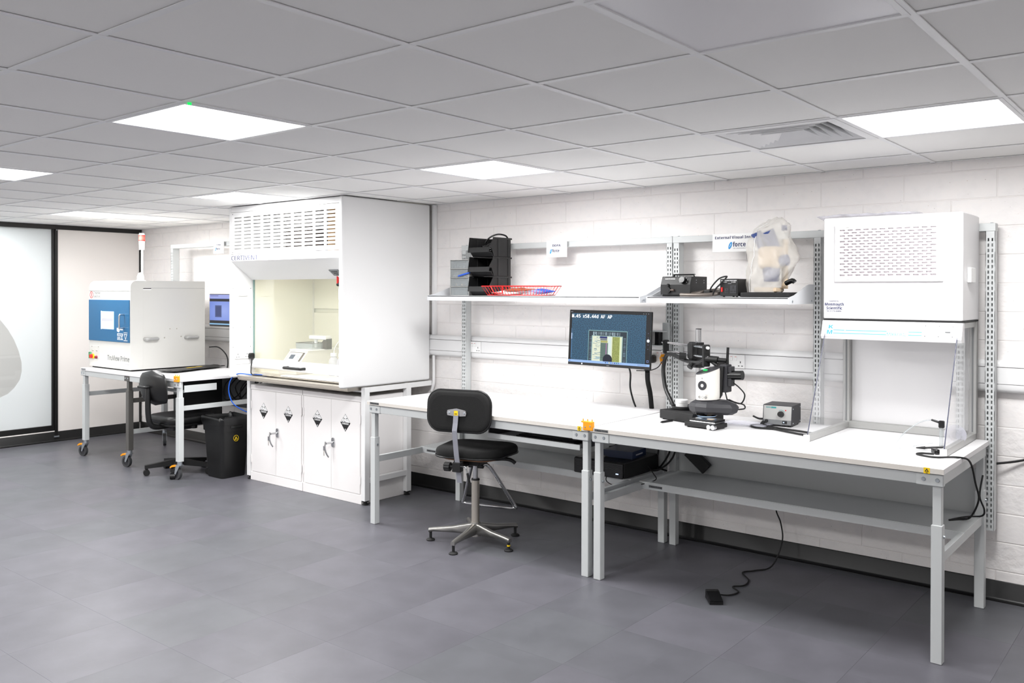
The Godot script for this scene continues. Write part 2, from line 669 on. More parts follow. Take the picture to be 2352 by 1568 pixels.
func view():
	var cam := Camera3D.new()
	cam.name = "camera"
	cam.projection = Camera3D.PROJECTION_FRUSTUM
	cam.near = 0.05
	cam.far = 60.0
	cam.size = 0.05 * 1568.0 / 2007.642
	cam.frustum_offset = Vector2(0, -0.05 * (784.0 - 679.856) / 2007.642)
	cam.transform = Transform3D(Basis(Vector3(0.777333, 0.002, -0.629086), Vector3(-0.0047, 0.999986, -0.002629), Vector3(0.629072, 0.005, 0.777331)), Vector3(3.6092, 1.6061, 5.1442))
	add_child(cam)
	cam.current = true
	var we := WorldEnvironment.new()
	we.name = "environment"
	var e := Environment.new()
	e.background_mode = Environment.BG_COLOR
	e.background_color = Color(0.02, 0.02, 0.02)
	e.tonemap_mode = Environment.TONE_MAPPER_LINEAR
	e.tonemap_exposure = 1.0
	e.sdfgi_enabled = true
	e.ssao_enabled = true
	e.ssil_enabled = true
	we.environment = e
	add_child(we)

func ceiling_lights():
	for k in 4:
		panel_light(2.7 - 2.4 * k, 1.28, ["lit square ceiling panel beside the air diffuser", "lit square ceiling panel over the table with the monitor", "lit square ceiling panel against the top of the fume hood", "lit square ceiling panel over the x-ray cabinet"][k])
	panel_light(2.7, 3.08, "unlit square ceiling panel among the grey tiles", false)
	panel_light(0.3, 3.08, "lit square ceiling panel with a small green light at its corner")
	panel_light(-2.1, 3.08, "lit square ceiling panel by the frosted glass partition")
	panel_light(-4.5, 3.08, "lit square ceiling panel in front of the frosted glass window")
	for k in 4:
		panel_light(2.7 - 2.4 * k, 5.48, "lit square ceiling panel in the open half of the room")
	var led := thing("indicator_light", "tiny green indicator light beside a lit ceiling panel", "light", Vector3(0.612, H - 0.004, 3.36))
	part(led, "lens", G.new().cyl(Vector3(0, -0.004, 0), Vector3(0, 0.004, 0), 0.007, 0.008, 12), M.led_green)

func structure():
	# floor
	var fl := setting("floor", "purple grey vinyl tile floor")
	part(fl, "subfloor", G.new().box(Vector3(XL - 2.2, -0.12, -0.3), Vector3(XR + 0.1, -0.0022, ZF + 0.1)), M.floor_joint)
	var ts := 0.49
	var rng := RandomNumberGenerator.new()
	rng.seed = 2
	var xs := []
	var x := 0.922 - ts * 15
	while x < XR:
		xs.append(x)
		x += ts
	var zs := []
	var z := 2.077 - ts * 5
	while z < ZF:
		zs.append(z)
		z += ts
	var cache := {}
	for xi in xs:
		for zi in zs:
			if zi > 4.6 or xi > 3.4 or (zi > 3.4 and xi < -4.0):
				continue
			var a := Vector2(maxf(xi, XL), maxf(zi, 0.0))
			var b := Vector2(minf(xi + ts, XR), minf(zi + ts, ZF))
			if b.x - a.x < 0.02 or b.y - a.y < 0.02:
				continue
			var sz := b - a
			var key := "%.3f %.3f" % [sz.x, sz.y]
			if not cache.has(key):
				cache[key] = G.new().box(Vector3(-sz.x / 2 + 0.0002, -0.0022, -sz.y / 2 + 0.0002), Vector3(sz.x / 2 - 0.0002, 0, sz.y / 2 - 0.0002), 0.0003).done()
			var o := part_mesh(fl, "floor_tile", cache[key], M["floor_vinyl_%d" % rng.randi_range(0, 7)])
			o.position = Vector3((a.x + b.x) / 2, 0, (a.y + b.y) / 2)
	var far := G.new()
	far.box(Vector3(XL, -0.0022, 2.077 + ts * 6), Vector3(XR, 0, ZF))
	far.box(Vector3(0.922 + ts * 6, -0.0022, 0), Vector3(XR, 0, 2.077 + ts * 6 - 0.0006))
	far.box(Vector3(XL, -0.0022, 2.077 + ts * 3), Vector3(0.922 - ts * 10, 0, 2.077 + ts * 6 - 0.0006))
	part(fl, "floor_covering", far, M.floor_vinyl_0)
	# ceiling
	var ce := setting("ceiling", "suspended ceiling of pale square tiles in white bars")
	part(ce, "soffit", G.new().box(Vector3(XL - 2.2, H + 0.1, -0.3), Vector3(XR + 0.1, H + 0.2, ZF + 0.1)), M.plain_wall)
	var lit := {}
	for k in 4:
		lit[Vector2i(roundi((2.4 - 2.4 * k) / 0.6), 1)] = true
		lit[Vector2i(roundi((2.4 - 2.4 * k) / 0.6), 4)] = true
		lit[Vector2i(roundi((2.4 - 2.4 * k) / 0.6), 8)] = true
	lit[Vector2i(3, 1)] = true
	var tc := {}
	for i in range(-11, 9):
		for j in range(-1, 13):
			if lit.has(Vector2i(i, j)):
				continue
			var a := Vector2(maxf(i * 0.6 + 0.005, XL), maxf(0.38 + j * 0.6 + 0.005, 0.0))
			var b := Vector2(minf(i * 0.6 + 0.595, XR), minf(0.38 + j * 0.6 + 0.595, ZF))
			if b.x - a.x < 0.03 or b.y - a.y < 0.03:
				continue
			var sz := b - a
			var key := "%.3f %.3f" % [sz.x, sz.y]
			if not tc.has(key):
				tc[key] = G.new().box(Vector3(-sz.x / 2, 0.0045, -sz.y / 2), Vector3(sz.x / 2, 0.02, sz.y / 2), 0.0015).done()
			var o := part_mesh(ce, "ceiling_tile", tc[key], M.ceiling_tile)
			o.position = Vector3((a.x + b.x) / 2, H, (a.y + b.y) / 2)
	for i in range(-10, 10):
		if i * 0.6 < XR:
			part(ce, "grid_bar", G.new().box(Vector3(i * 0.6 - 0.012, H, 0), Vector3(i * 0.6 + 0.012, H + 0.003, ZF)), M.tee)
	for j in range(0, 13):
		if 0.38 + j * 0.6 < ZF:
			for i in range(-11, 9):
				var xa := maxf(i * 0.6 + 0.012, XL)
				var xb := minf(i * 0.6 + 0.588, XR)
				if xb - xa > 0.02:
					var key := "bar %.3f" % (xb - xa)
					if not tc.has(key):
						tc[key] = G.new().box(Vector3(-(xb - xa) / 2, 0.0005, -0.012), Vector3((xb - xa) / 2, 0.0032, 0.012)).done()
					var o := part_mesh(ce, "grid_bar", tc[key], M.tee)
					o.position = Vector3((xa + xb) / 2, H, 0.38 + j * 0.6)
	var ang := G.new()
	ang.box(Vector3(XL, H, 0), Vector3(XR, H + 0.003, 0.018))
	ang.box(Vector3(XL, H, 0), Vector3(XL + 0.018, H + 0.003, ZF))
	part(ce, "edge_angle", ang, M.tee)
	# back wall of painted blocks
	var wb := setting("wall_back", "white painted blockwork wall")
	part(wb, "mortar_bed", G.new().box(Vector3(XL - 0.2, 0, -0.2), Vector3(XR + 0.1, H + 0.1, -0.0035)), M.mortar)
	var bc := {}
	for c in 16:
		var y0 := 0.005 + 0.15 * c
		var y1 := minf(y0 + 0.15, H + 0.05)
		if y1 - y0 < 0.03:
			continue
		var off := -0.055 if (c % 2 == 0) else -0.275
		for k in range(-14, 9):
			var xa := maxf(off + 0.46 * k, XL)
			var xb := minf(off + 0.46 * (k + 1), 3.62)
			if xb - xa < 0.03 or (xa > -2.86 and xb < -1.37):
				continue
			var key := "%.3f %.3f" % [xb - xa, y1 - y0]
			if not bc.has(key):
				var hw := (xb - xa) / 2 - 0.0016
				var hh := (y1 - y0) / 2 - 0.0022
				bc[key] = G.new().box(Vector3(-hw, -hh, -0.06), Vector3(hw, hh, 0), 0.003).done()
			var o := part_mesh(wb, "block", bc[key], M["painted_block_%d" % rng.randi_range(0, 7)])
			o.position = Vector3((xa + xb) / 2, (y0 + y1) / 2, rng.randf_range(-0.0012, 0.0))
	part(wb, "plain_end", G.new().box(Vector3(3.62, 0, -0.05), Vector3(XR, H + 0.1, 0)), M.plain_wall)
	# black skirtings
	var sb := setting("baseboard_back", "black vinyl skirting")
	sb.position = Vector3.ZERO
	var prof := [Vector2(0, 0), Vector2(0.03, 0), Vector2(0.03, 0.003), Vector2(0.012, 0.008), Vector2(0.005, 0.018), Vector2(0.004, 0.1), Vector2(0, 0.104)]
	var gb := G.new(Transform3D(Basis(Vector3(0, 0, 1), Vector3(0, 1, 0), Vector3(-1, 0, 0)), Vector3.ZERO))
	gb.prism(prof, -XR, -XL, true)
	part(sb, "skirting_strip", gb, M.skirting)
	var sl := setting("baseboard_left", "black vinyl skirting of the partition")
	part(sl, "skirting_strip", G.new(Transform3D(Basis.IDENTITY, Vector3(XL + 0.012, 0, 0))).prism(prof, 0.03, ZF, true), M.skirting)
	# partition with a frosted window
	var wl := setting("wall_left", "white partition in black frames")
	part(wl, "core", G.new().box(Vector3(XL - 0.1, 0, -0.1), Vector3(XL, H + 0.1, 0.94)), M.plain_wall)
	part(wl, "panel", G.new().box(Vector3(XL - 0.05, 0.09, 0.02), Vector3(XL + 0.01, 2.265, 0.935), 0.002), M.partition_panel)
	var low := G.new()
	low.box(Vector3(XL - 0.08, 0, 0.94), Vector3(XL + 0.008, 0.13, ZF))
	low.box(Vector3(XL - 0.08, 0, 3.1), Vector3(XL + 0.008, H, ZF))
	part(wl, "lower_panel", low, M.partition_panel)
	var fr := G.new()
	fr.box(Vector3(XL - 0.1, 2.262, 0), Vector3(XL + 0.022, H, 3.15), 0.002)
	part(wl, "head_rail", fr, M.black_frame)
	part(wl, "corner_post", G.new().box(Vector3(XL - 0.05, 0.1, 0.0), Vector3(XL + 0.018, 2.262, 0.028), 0.002), M.black_frame)
	part(wl, "post", G.new().box(Vector3(XL - 0.05, 0.05, 0.936), Vector3(XL + 0.024, 2.262, 0.966), 0.002), M.black_frame)
	part(wl, "bracket", G.new().box(Vector3(XL, 0.045, 0.925), Vector3(XL + 0.03, 0.06, 0.976), 0.001), M.zinc)
	part(wl, "bracket", G.new().box(Vector3(XL, 2.25, 0.946), Vector3(XL + 0.03, 2.262, 0.954), 0.001), M.zinc)
	var w1 := setting("window_1", "frosted glass window with a drop shaped motif")
	var wf := G.new()
	wf.box(Vector3(XL - 0.04, 0.115, 0.966), Vector3(XL + 0.012, 0.172, 3.1), 0.003)
	wf.box(Vector3(XL - 0.04, 0.172, 0.966), Vector3(XL + 0.012, 2.262, 0.99), 0.003)
	wf.box(Vector3(XL - 0.04, 0.172, 3.07), Vector3(XL + 0.012, 2.262, 3.1), 0.003)
	part(w1, "window_frame", wf, M.black_frame)
	part(w1, "pane", G.new().box(Vector3(XL - 0.02, 0.165, 0.98), Vector3(XL - 0.014, 2.262, 3.08)), M.clear_glass)
	# films lie on the pane; (z, y) outlines
	var edge := [Vector2(1.64, 0.50), Vector2(1.50, 0.512), Vector2(1.42, 0.545), Vector2(1.36, 0.60), Vector2(1.305, 0.68), Vector2(1.285, 0.77), Vector2(1.287, 0.86), Vector2(1.315, 0.98), Vector2(1.36, 1.10), Vector2(1.42, 1.21), Vector2(1.50, 1.32), Vector2(1.64, 1.46)]
	var gx := Transform3D(Basis(Vector3(0, 0, -1), Vector3(0, 1, 0), Vector3(1, 0, 0)), Vector3(XL - 0.0138, 0, 0))
	var sur := [Vector2(-0.99, 0.172), Vector2(-0.99, 2.262), Vector2(-1.64, 2.262)]
	for i in range(edge.size() - 1, -1, -1):
		sur.append(Vector2(-edge[i].x, edge[i].y))
	sur.append(Vector2(-1.64, 0.172))
	part(w1, "frosted_film", G.new(gx).prism(sur, 0.0, 0.0004), M.frosted_film)
	var sur2 := []
	for q in sur:
		sur2.append(Vector2(-3.28 - q.x, q.y))
	var rest := G.new(gx)
	rest.prism(sur2, 0.0, 0.0004)
	rest.prism([Vector2(-2.29, 0.172), Vector2(-2.29, 2.262), Vector2(-3.07, 2.262), Vector2(-3.07, 0.172)], 0.0, 0.0004)
	part(w1, "frosted_film", rest, M.frosted_film)
	var drop := []
	for q in edge:
		drop.append(Vector2(-q.x - 0.004, q.y))
	for i in range(edge.size() - 1, -1, -1):
		drop.append(Vector2(-3.28 + edge[i].x + 0.004, edge[i].y))
	part(w1, "drop_film", G.new(gx).prism(drop, 0.0, 0.0004), M.drop_film)
	# unseen room behind the frosted glass; its lamp is added to backlight the pane
	var nb := setting("wall_neighbour", "white walls of the room behind the frosted glass")
	var ng := G.new()
	ng.box(Vector3(XL - 2.2, 0, -0.1), Vector3(XL - 2.1, H + 0.1, ZF))
	ng.box(Vector3(XL - 2.2, 0, -0.2), Vector3(XL - 0.1, H + 0.1, -0.1))
	ng.box(Vector3(XL - 2.2, 0, 4.4), Vector3(XL - 0.08, H + 0.1, 4.5))
	ng.box(Vector3(XL - 2.2, H, -0.1), Vector3(XL - 0.1, H + 0.1, 4.5))
	part(nb, "wall_shell", ng, M.plain_wall)
	panel_light(XL - 0.6, 1.75, "added ceiling panel in the unseen room, backlighting the frosted glass", true, 3.6)
	# unseen sides of the room
	var wr := setting("wall_right", "white wall at the open end of the room")
	part(wr, "wall_shell", G.new().box(Vector3(XR, 0, -0.2), Vector3(XR + 0.1, H + 0.1, ZF)), M.plain_wall)
	var wfr := setting("wall_front", "white wall facing the benches")
	part(wfr, "wall_shell", G.new().box(Vector3(XL - 0.1, 0, ZF), Vector3(XR + 0.1, H + 0.1, ZF + 0.1)), M.plain_wall)
	# white boxing in the corner beside the fume hood
	var tr := setting("trim_1", "white vertical boxing beside the fume hood")
	part(tr, "boxing", G.new().box(Vector3(-1.365, 1.257, 0.0), Vector3(-1.335, H, 0.035), 0.003), M.hood_white)
	part(tr, "pipe", G.new().tube([Vector3(-1.345, 1.09, 0.03), Vector3(-1.345, 0.9, 0.03), Vector3(-1.35, 0.85, 0.03), Vector3(-1.37, 0.8, 0.03)], 0.012, 8, 4), M.hood_white)

# ---------------------------------------------------------------- work benches
func bolt(parent: Node3D, at: Vector3, n := Vector3(0, 0, 1), r := 0.0095):
	var g := G.new()
	g.cyl(at, at + n * 0.004, r, r * 0.75, 12)
	part(parent, "bolt", g, M.zinc)

func make_leg(t: Node3D, x: float, z: float, ybot := 0.0, m: Material = null, split := 0.6):
	if m == null:
		m = M.steel_grey
	var l := part(t, "leg", G.new().box(Vector3(x - 0.023, ybot, z - 0.023), Vector3(x + 0.023, split, z + 0.023), 0.003), m)
	part(l, "leg_insert", G.new().box(Vector3(x - 0.018, split - 0.005, z - 0.018), Vector3(x + 0.018, 0.8, z + 0.018), 0.002), m)
	part(l, "clamp_screw", G.new().cyl(Vector3(x + 0.02, split - 0.05, z), Vector3(x + 0.03, split - 0.05, z), 0.007, 0.006, 10), M.zinc)
	return l

func bench(x0: float, x1: float, label: String, esd := 0.055) -> Node3D:
	var cx := (x0 + x1) / 2
	var w := (x1 - x0) / 2
	var t := thing("workbench", label, "workbench", Vector3(cx, 0, 0.6))
	part(t, "tabletop", G.new().box(Vector3(-w, 0.825, -0.47), Vector3(w, 0.85, 0.478), 0.0015), M.laminate)
	part(t, "front_edge_strip", G.new().box(Vector3(-w, 0.8255, 0.478), Vector3(w, 0.8485, 0.4792), 0.0004), M.front_edge_strip)  # thin strip along the front edge, greyer than the top
	part(t, "front_rail", G.new().box(Vector3(-w + 0.03, 0.772, 0.435), Vector3(w - 0.03, 0.8205, 0.462), 0.002), M.steel_grey)
	part(t, "rear_rail", G.new().box(Vector3(-w + 0.03, 0.772, -0.465), Vector3(w - 0.03, 0.823, -0.44), 0.002), M.steel_grey)
	for s in [-1.0, 1.0]:
		part(t, "side_rail", G.new().box(Vector3(s * (w - 0.022) - 0.012, 0.772, -0.44), Vector3(s * (w - 0.022) + 0.012, 0.823, 0.44), 0.002), M.steel_grey)
		var br := part(t, "corner_bracket", G.new().box(Vector3(s * (w - 0.06) - 0.057, 0.768, 0.44), Vector3(s * (w - 0.06) + 0.057, 0.822, 0.468), 0.006), M.steel_grey)
		bolt(br, Vector3(s * (w - 0.028), 0.797, 0.468))
		bolt(br, Vector3(s * (w - 0.084), 0.797, 0.468))
		make_leg(t, s * (w - 0.033), 0.435)
		make_leg(t, s * (w - 0.033), -0.432)
		part(t, "shelf_beam", G.new().box(Vector3(s * (w - 0.033) - 0.012, 0.425, -0.41), Vector3(s * (w - 0.033) + 0.012, 0.468, 0.412), 0.002), M.steel_grey)
	var sh := part(t, "lower_shelf", G.new().box(Vector3(-w + 0.02, 0.462, -0.455), Vector3(w - 0.02, 0.472, -0.02), 0.002), M.steel_grey)
	part(sh, "shelf_lip", G.new().prism([Vector2(-w + 0.045, 0.43), Vector2(w - 0.045, 0.43), Vector2(w - 0.02, 0.468), Vector2(-w + 0.02, 0.468)], -0.022, -0.016), M.steel_grey)
	part(sh, "back_plate", G.new().box(Vector3(-w + 0.03, 0.472, -0.458), Vector3(w - 0.03, 0.70, -0.452)), M.steel_grey)
	esd_label(t, Vector3(w - esd, 0.837, 0.4792), 0.026)
	# maker's plates
	for p in [[Vector3(-w + 0.03, 0.8305, 0.4792), 0.09], [Vector3(-w + 0.09, 0.442, -0.0155), 0.09]]:
		var pl := part(t, "name_plate", G.new().box(p[0], p[0] + Vector3(p[1], 0.015, 0.0008)), M.mid_grey)
		text(pl, "TRESTON", p[0] + Vector3(0.004, 0.003, 0.001), Vector3.RIGHT, Vector3.UP, p[1] - 0.008, 0.009, M.ink_black, "Droid Sans", 700)
	return t

func esd_label(parent: Node3D, at: Vector3, s := 0.03):
	var l := part(parent, "static_warning_label", G.new().box(at + Vector3(-s / 2, -s / 2, 0), at + Vector3(s / 2, s / 2, 0.0008), 0.0003), M.yellow)
	part(l, "triangle", G.new().prism([Vector2(at.x - s * 0.33, at.y - s * 0.18), Vector2(at.x + s * 0.33, at.y - s * 0.18), Vector2(at.x, at.y + s * 0.36)], at.z + 0.0008, at.z + 0.0012), M.ink_black)
	part(l, "triangle", G.new().prism([Vector2(at.x - s * 0.14, at.y - s * 0.08), Vector2(at.x + s * 0.16, at.y - s * 0.08), Vector2(at.x - s * 0.02, at.y + s * 0.1)], at.z + 0.0012, at.z + 0.0015), M.yellow)
	text(l, "ESD", at + Vector3(-s * 0.16, -s * 0.42, 0.001), Vector3.RIGHT, Vector3.UP, s * 0.32, s * 0.13, M.ink_black, "Droid Sans", 700)

# earthing point: orange block screwed to a bench corner
func ground_clip(at: Vector3, label: String):
	var t := thing("earth_point", label, "earth point", at, 0.0, "orange earthing points")
	part(t, "body", G.new().box(Vector3(-0.035, -0.03, -0.012), Vector3(0.03, 0.02, 0.012), 0.003), M.orange)
	part(t, "spout", G.new().box(Vector3(-0.06, 0.008, -0.02), Vector3(-0.03, 0.018, -0.008), 0.002), M.orange)
	for k in 3:
		part(t, "stud", G.new().cyl(Vector3(-0.05 + 0.03 * k, 0.012, -0.016), Vector3(-0.05 + 0.03 * k, 0.03, -0.016), 0.004, 0.003, 8), M.orange)
	part(t, "screw", G.new().cyl(Vector3(-0.02, -0.012, 0.012), Vector3(-0.02, -0.012, 0.015), 0.005, 0.004, 10), M.zinc)
	part(t, "screw", G.new().cyl(Vector3(0.015, -0.005, 0.012), Vector3(0.015, -0.005, 0.015), 0.005, 0.004, 10), M.zinc)

func upright(t: Node3D, x: float, y0: float, y1: float, z1 := 0.115, depth := 0.06, w := 0.044):
	# hollow steel post whose face is pierced by two columns of slots
	var inv := Transform3D(Basis.IDENTITY, -t.position)
	var g := G.new(inv)
	var rows := []
	var y := y0 + 0.012
	while y < y1 - 0.03:
		rows.append([y, y + 0.016, [[x - 0.0125, x - 0.0055], [x + 0.0055, x + 0.0125]]])
		y += 0.0278
	g.slotted(x - w / 2, x + w / 2, y0, y1, z1, 0.002, rows)
	for s in [-1.0, 1.0]:
		g.box(Vector3(x + s * w / 2 - (0.002 if s > 0 else 0.0), y0, z1 - depth), Vector3(x + s * w / 2 + (0.0 if s > 0 else 0.002), y1, z1))
	g.box(Vector3(x - w / 2, y0, z1 - depth), Vector3(x + w / 2, y1, z1 - depth + 0.002))
	return part(t, "upright", g, M.steel_grey)

func rear_frame(xs: Array, ybot: float, label: String) -> Node3D:
	var t := thing("upright_frame", label, "shelf frame", Vector3(xs[0], 0, 0.1))
	for x in xs:
		upright(t, x, ybot if x == xs[xs.size() - 1] or true else ybot, 1.922)
	var g := wg(t)
	g.box(Vector3(xs[0] - 0.024, 1.922, 0.055), Vector3(xs[xs.size() - 1] + 0.024, 1.963, 0.118), 0.002)
	part(t, "top_rail", g, M.steel_grey)
	for x in xs:
		part(t, "cap_bolt", wg(t).cyl(Vector3(x, 1.963, 0.08), Vector3(x, 1.968, 0.08), 0.009, 0.007, 10), M.zinc)
	return t

func shelf(x0: float, x1: float, label: String) -> Node3D:
	var t := thing("steel_shelf", label, "shelf", Vector3((x0 + x1) / 2, 1.54, 0.3), 0.0, "upper shelves over the benches")
	var g := wg(t)
	g.box(Vector3(x0, 1.57, 0.125), Vector3(x1, 1.576, 0.5))
	g.box(Vector3(x0, 1.54, 0.494), Vector3(x1, 1.577, 0.5), 0.002)
	g.box(Vector3(x0, 1.54, 0.118), Vector3(x1, 1.60, 0.124), 0.001)
	g.box(Vector3(x0, 1.54, 0.124), Vector3(x0 + 0.003, 1.576, 0.494))
	g.box(Vector3(x1 - 0.003, 1.54, 0.124), Vector3(x1, 1.576, 0.494))
	part(t, "tray", g, M.shelf_white)
	for e in [[x0 - 0.0035, 0.003], [x1 + 0.0005, 0.003]]:
		var b := wg(t)
		b.xf = b.xf * Transform3D(Basis(Vector3(0, 0, -1), Vector3(0, 1, 0), Vector3(1, 0, 0)), Vector3(e[0], 0, 0))
		b.prism([Vector2(-0.5, 1.54), Vector2(-0.118, 1.54), Vector2(-0.118, 1.652), Vector2(-0.2, 1.652), Vector2(-0.235, 1.645), Vector2(-0.42, 1.59), Vector2(-0.5, 1.577)], 0.0, e[1])
		var bp := part(t, "bracket", b, M.shelf_white)
		part(bp, "screw", wg(t).cyl(Vector3(e[0] + 0.003, 1.555, 0.45), Vector3(e[0] + 0.006, 1.555, 0.45), 0.007, 0.006, 10), M.zinc)
		part(bp, "screw", wg(t).cyl(Vector3(e[0] + 0.003, 1.556, 0.16), Vector3(e[0] + 0.006, 1.556, 0.16), 0.006, 0.005, 10), M.zinc)
	for k in 3:
		var x := lerpf(x0, x1, [0.07, 0.42, 0.86][k])
		part(t, "plug", wg(t).cyl(Vector3(x, 1.562, 0.5), Vector3(x, 1.562, 0.5012), 0.008, 0.007, 12), M.shelf_white)
	return t

func force_logo(t: Node3D, sgn: Node3D, at: Vector3, s: float):
	# blue leaf mark and the word beside it; s is the height of the word
	var ell := []
	var hole := []
	var c := Vector2(at.x - s * 0.55, at.y + s * 0.25)
	for i in 18:
		var a := TAU * i / 18
		var p := Vector2(cos(a) * s * 0.32, sin(a) * s * 0.78).rotated(-0.38)
		ell.append(c + p)
		hole.append(c + Vector2(cos(a) * s * 0.045, sin(a) * s * 0.42).rotated(-0.5))
	part(sgn, "leaf_mark", wg(t).prism(ell, at.z, at.z + 0.0008, true), M.ink_cyan)
	part(sgn, "leaf_mark", wg(t).prism(hole, at.z + 0.0008, at.z + 0.0012, true), M.ink_white)
	wtext(t, sgn, "force", at, Vector3.RIGHT, Vector3.UP, s * 2.75, s, M.ink_navy, "Droid Sans", 700)
	wtext(t, sgn, "TECHNOLOGIES", at + Vector3(0.002, -s * 0.45, 0), Vector3.RIGHT, Vector3.UP, s * 2.7, s * 0.24, M.ink_pale)

func hang_sign(x0: float, x1: float, y0: float, y1: float, z: float, word: String, label: String):
	var t := thing("hanging_sign", label, "sign", Vector3((x0 + x1) / 2, y0, z), 0.0, "white station signs on the frames")
	var b := part(t, "board", wg(t).box(Vector3(x0, y0, z - 0.004), Vector3(x1, y1, z), 0.001), M.white_plastic)
	var h := y1 - y0
	var w := x1 - x0
	if word == "External Visual Inspection":
		wtext(t, b, word, Vector3(x0 + 0.018, y0 + h * 0.66, z), Vector3.RIGHT, Vector3.UP, 0.325, 0.024, M.ink_navy, "Droid Sans", 700)
		force_logo(t, b, Vector3(x0 + 0.135, y0 + h * 0.28, z), 0.03)
	else:
		wtext(t, b, word, Vector3(x0 + w * 0.3, y0 + h * 0.64, z), Vector3.RIGHT, Vector3.UP, w * 0.4, h * 0.13, M.ink_navy, "Droid Sans", 700)
		force_logo(t, b, Vector3(x0 + w * 0.29, y0 + h * 0.31, z), h * 0.19)

# ---------------------------------------------------------------- dado trunking and sockets
func trunking(x0: float, x1: float, label: String):
	var t := thing("dado_trunking", label, "trunking", Vector3((x0 + x1) / 2, 1.09, 0))
	var prof := [[Vector2(0, 1.222), Vector2(0.05, 1.2225), Vector2(0.05, 1.236), Vector2(0.044, 1.25), Vector2(0.032, 1.257), Vector2(0, 1.257)], [Vector2(0, 1.135), Vector2(0.05, 1.135), Vector2(0.05, 1.2195), Vector2(0, 1.2195)], [Vector2(0, 1.09), Vector2(0.032, 1.09), Vector2(0.044, 1.097), Vector2(0.05, 1.11), Vector2(0.05, 1.1325), Vector2(0, 1.1325)]]
	for p in prof:
		var g := wg(t)
		g.xf = g.xf * Transform3D(Basis(Vector3(0, 0, 1), Vector3(0, 1, 0), Vector3(-1, 0, 0)), Vector3.ZERO)
		g.prism(p, -x1, -x0, true)
		part(t, "cover", g, M.hood_white)
	for x in [x0, x1]:
		part(t, "end_cap", wg(t).box(Vector3(x - 0.004, 1.088, 0.001), Vector3(x + 0.004, 1.259, 0.052), 0.002), M.hood_white)

func socket_plate(parent: Node3D, f: Transform3D):
	# f: origin at the plate's middle, x to the right along it, z out of the wall; 0.146 x 0.086
	part(parent, "plate", G.new(f).box(Vector3(-0.073, -0.043, 0), Vector3(0.073, 0.043, 0.008), 0.003), M.white_plastic)
	for s in [-1.0, 1.0]:
		var r := part(parent, "rocker", G.new(f).box(Vector3(s * 0.014 - 0.008, 0.004, 0.007), Vector3(s * 0.014 + 0.008, 0.03, 0.0115), 0.002), M.white_plastic)
		part(r, "mark", G.new(f).box(Vector3(s * 0.014 - 0.006, 0.0275, 0.011), Vector3(s * 0.014 + 0.006, 0.0295, 0.0118)), M.red)
		for q in [[0.0, -0.004, 0.0025, 0.006], [-0.011, -0.027, 0.005, 0.0025], [0.011, -0.027, 0.005, 0.0025]]:
			var x: float = s * 0.045 + q[0]
			part(parent, "pin_hole", G.new(f).box(Vector3(x - q[2], q[1] - q[3], 0.0076), Vector3(x + q[2], q[1] + q[3], 0.0083)), M.ink_black)

func wall_socket(at: Vector3, label: String):
	var t := thing("double_socket", label, "socket", at, 0.0, "double sockets in the trunking")
	socket_plate(t, Transform3D())

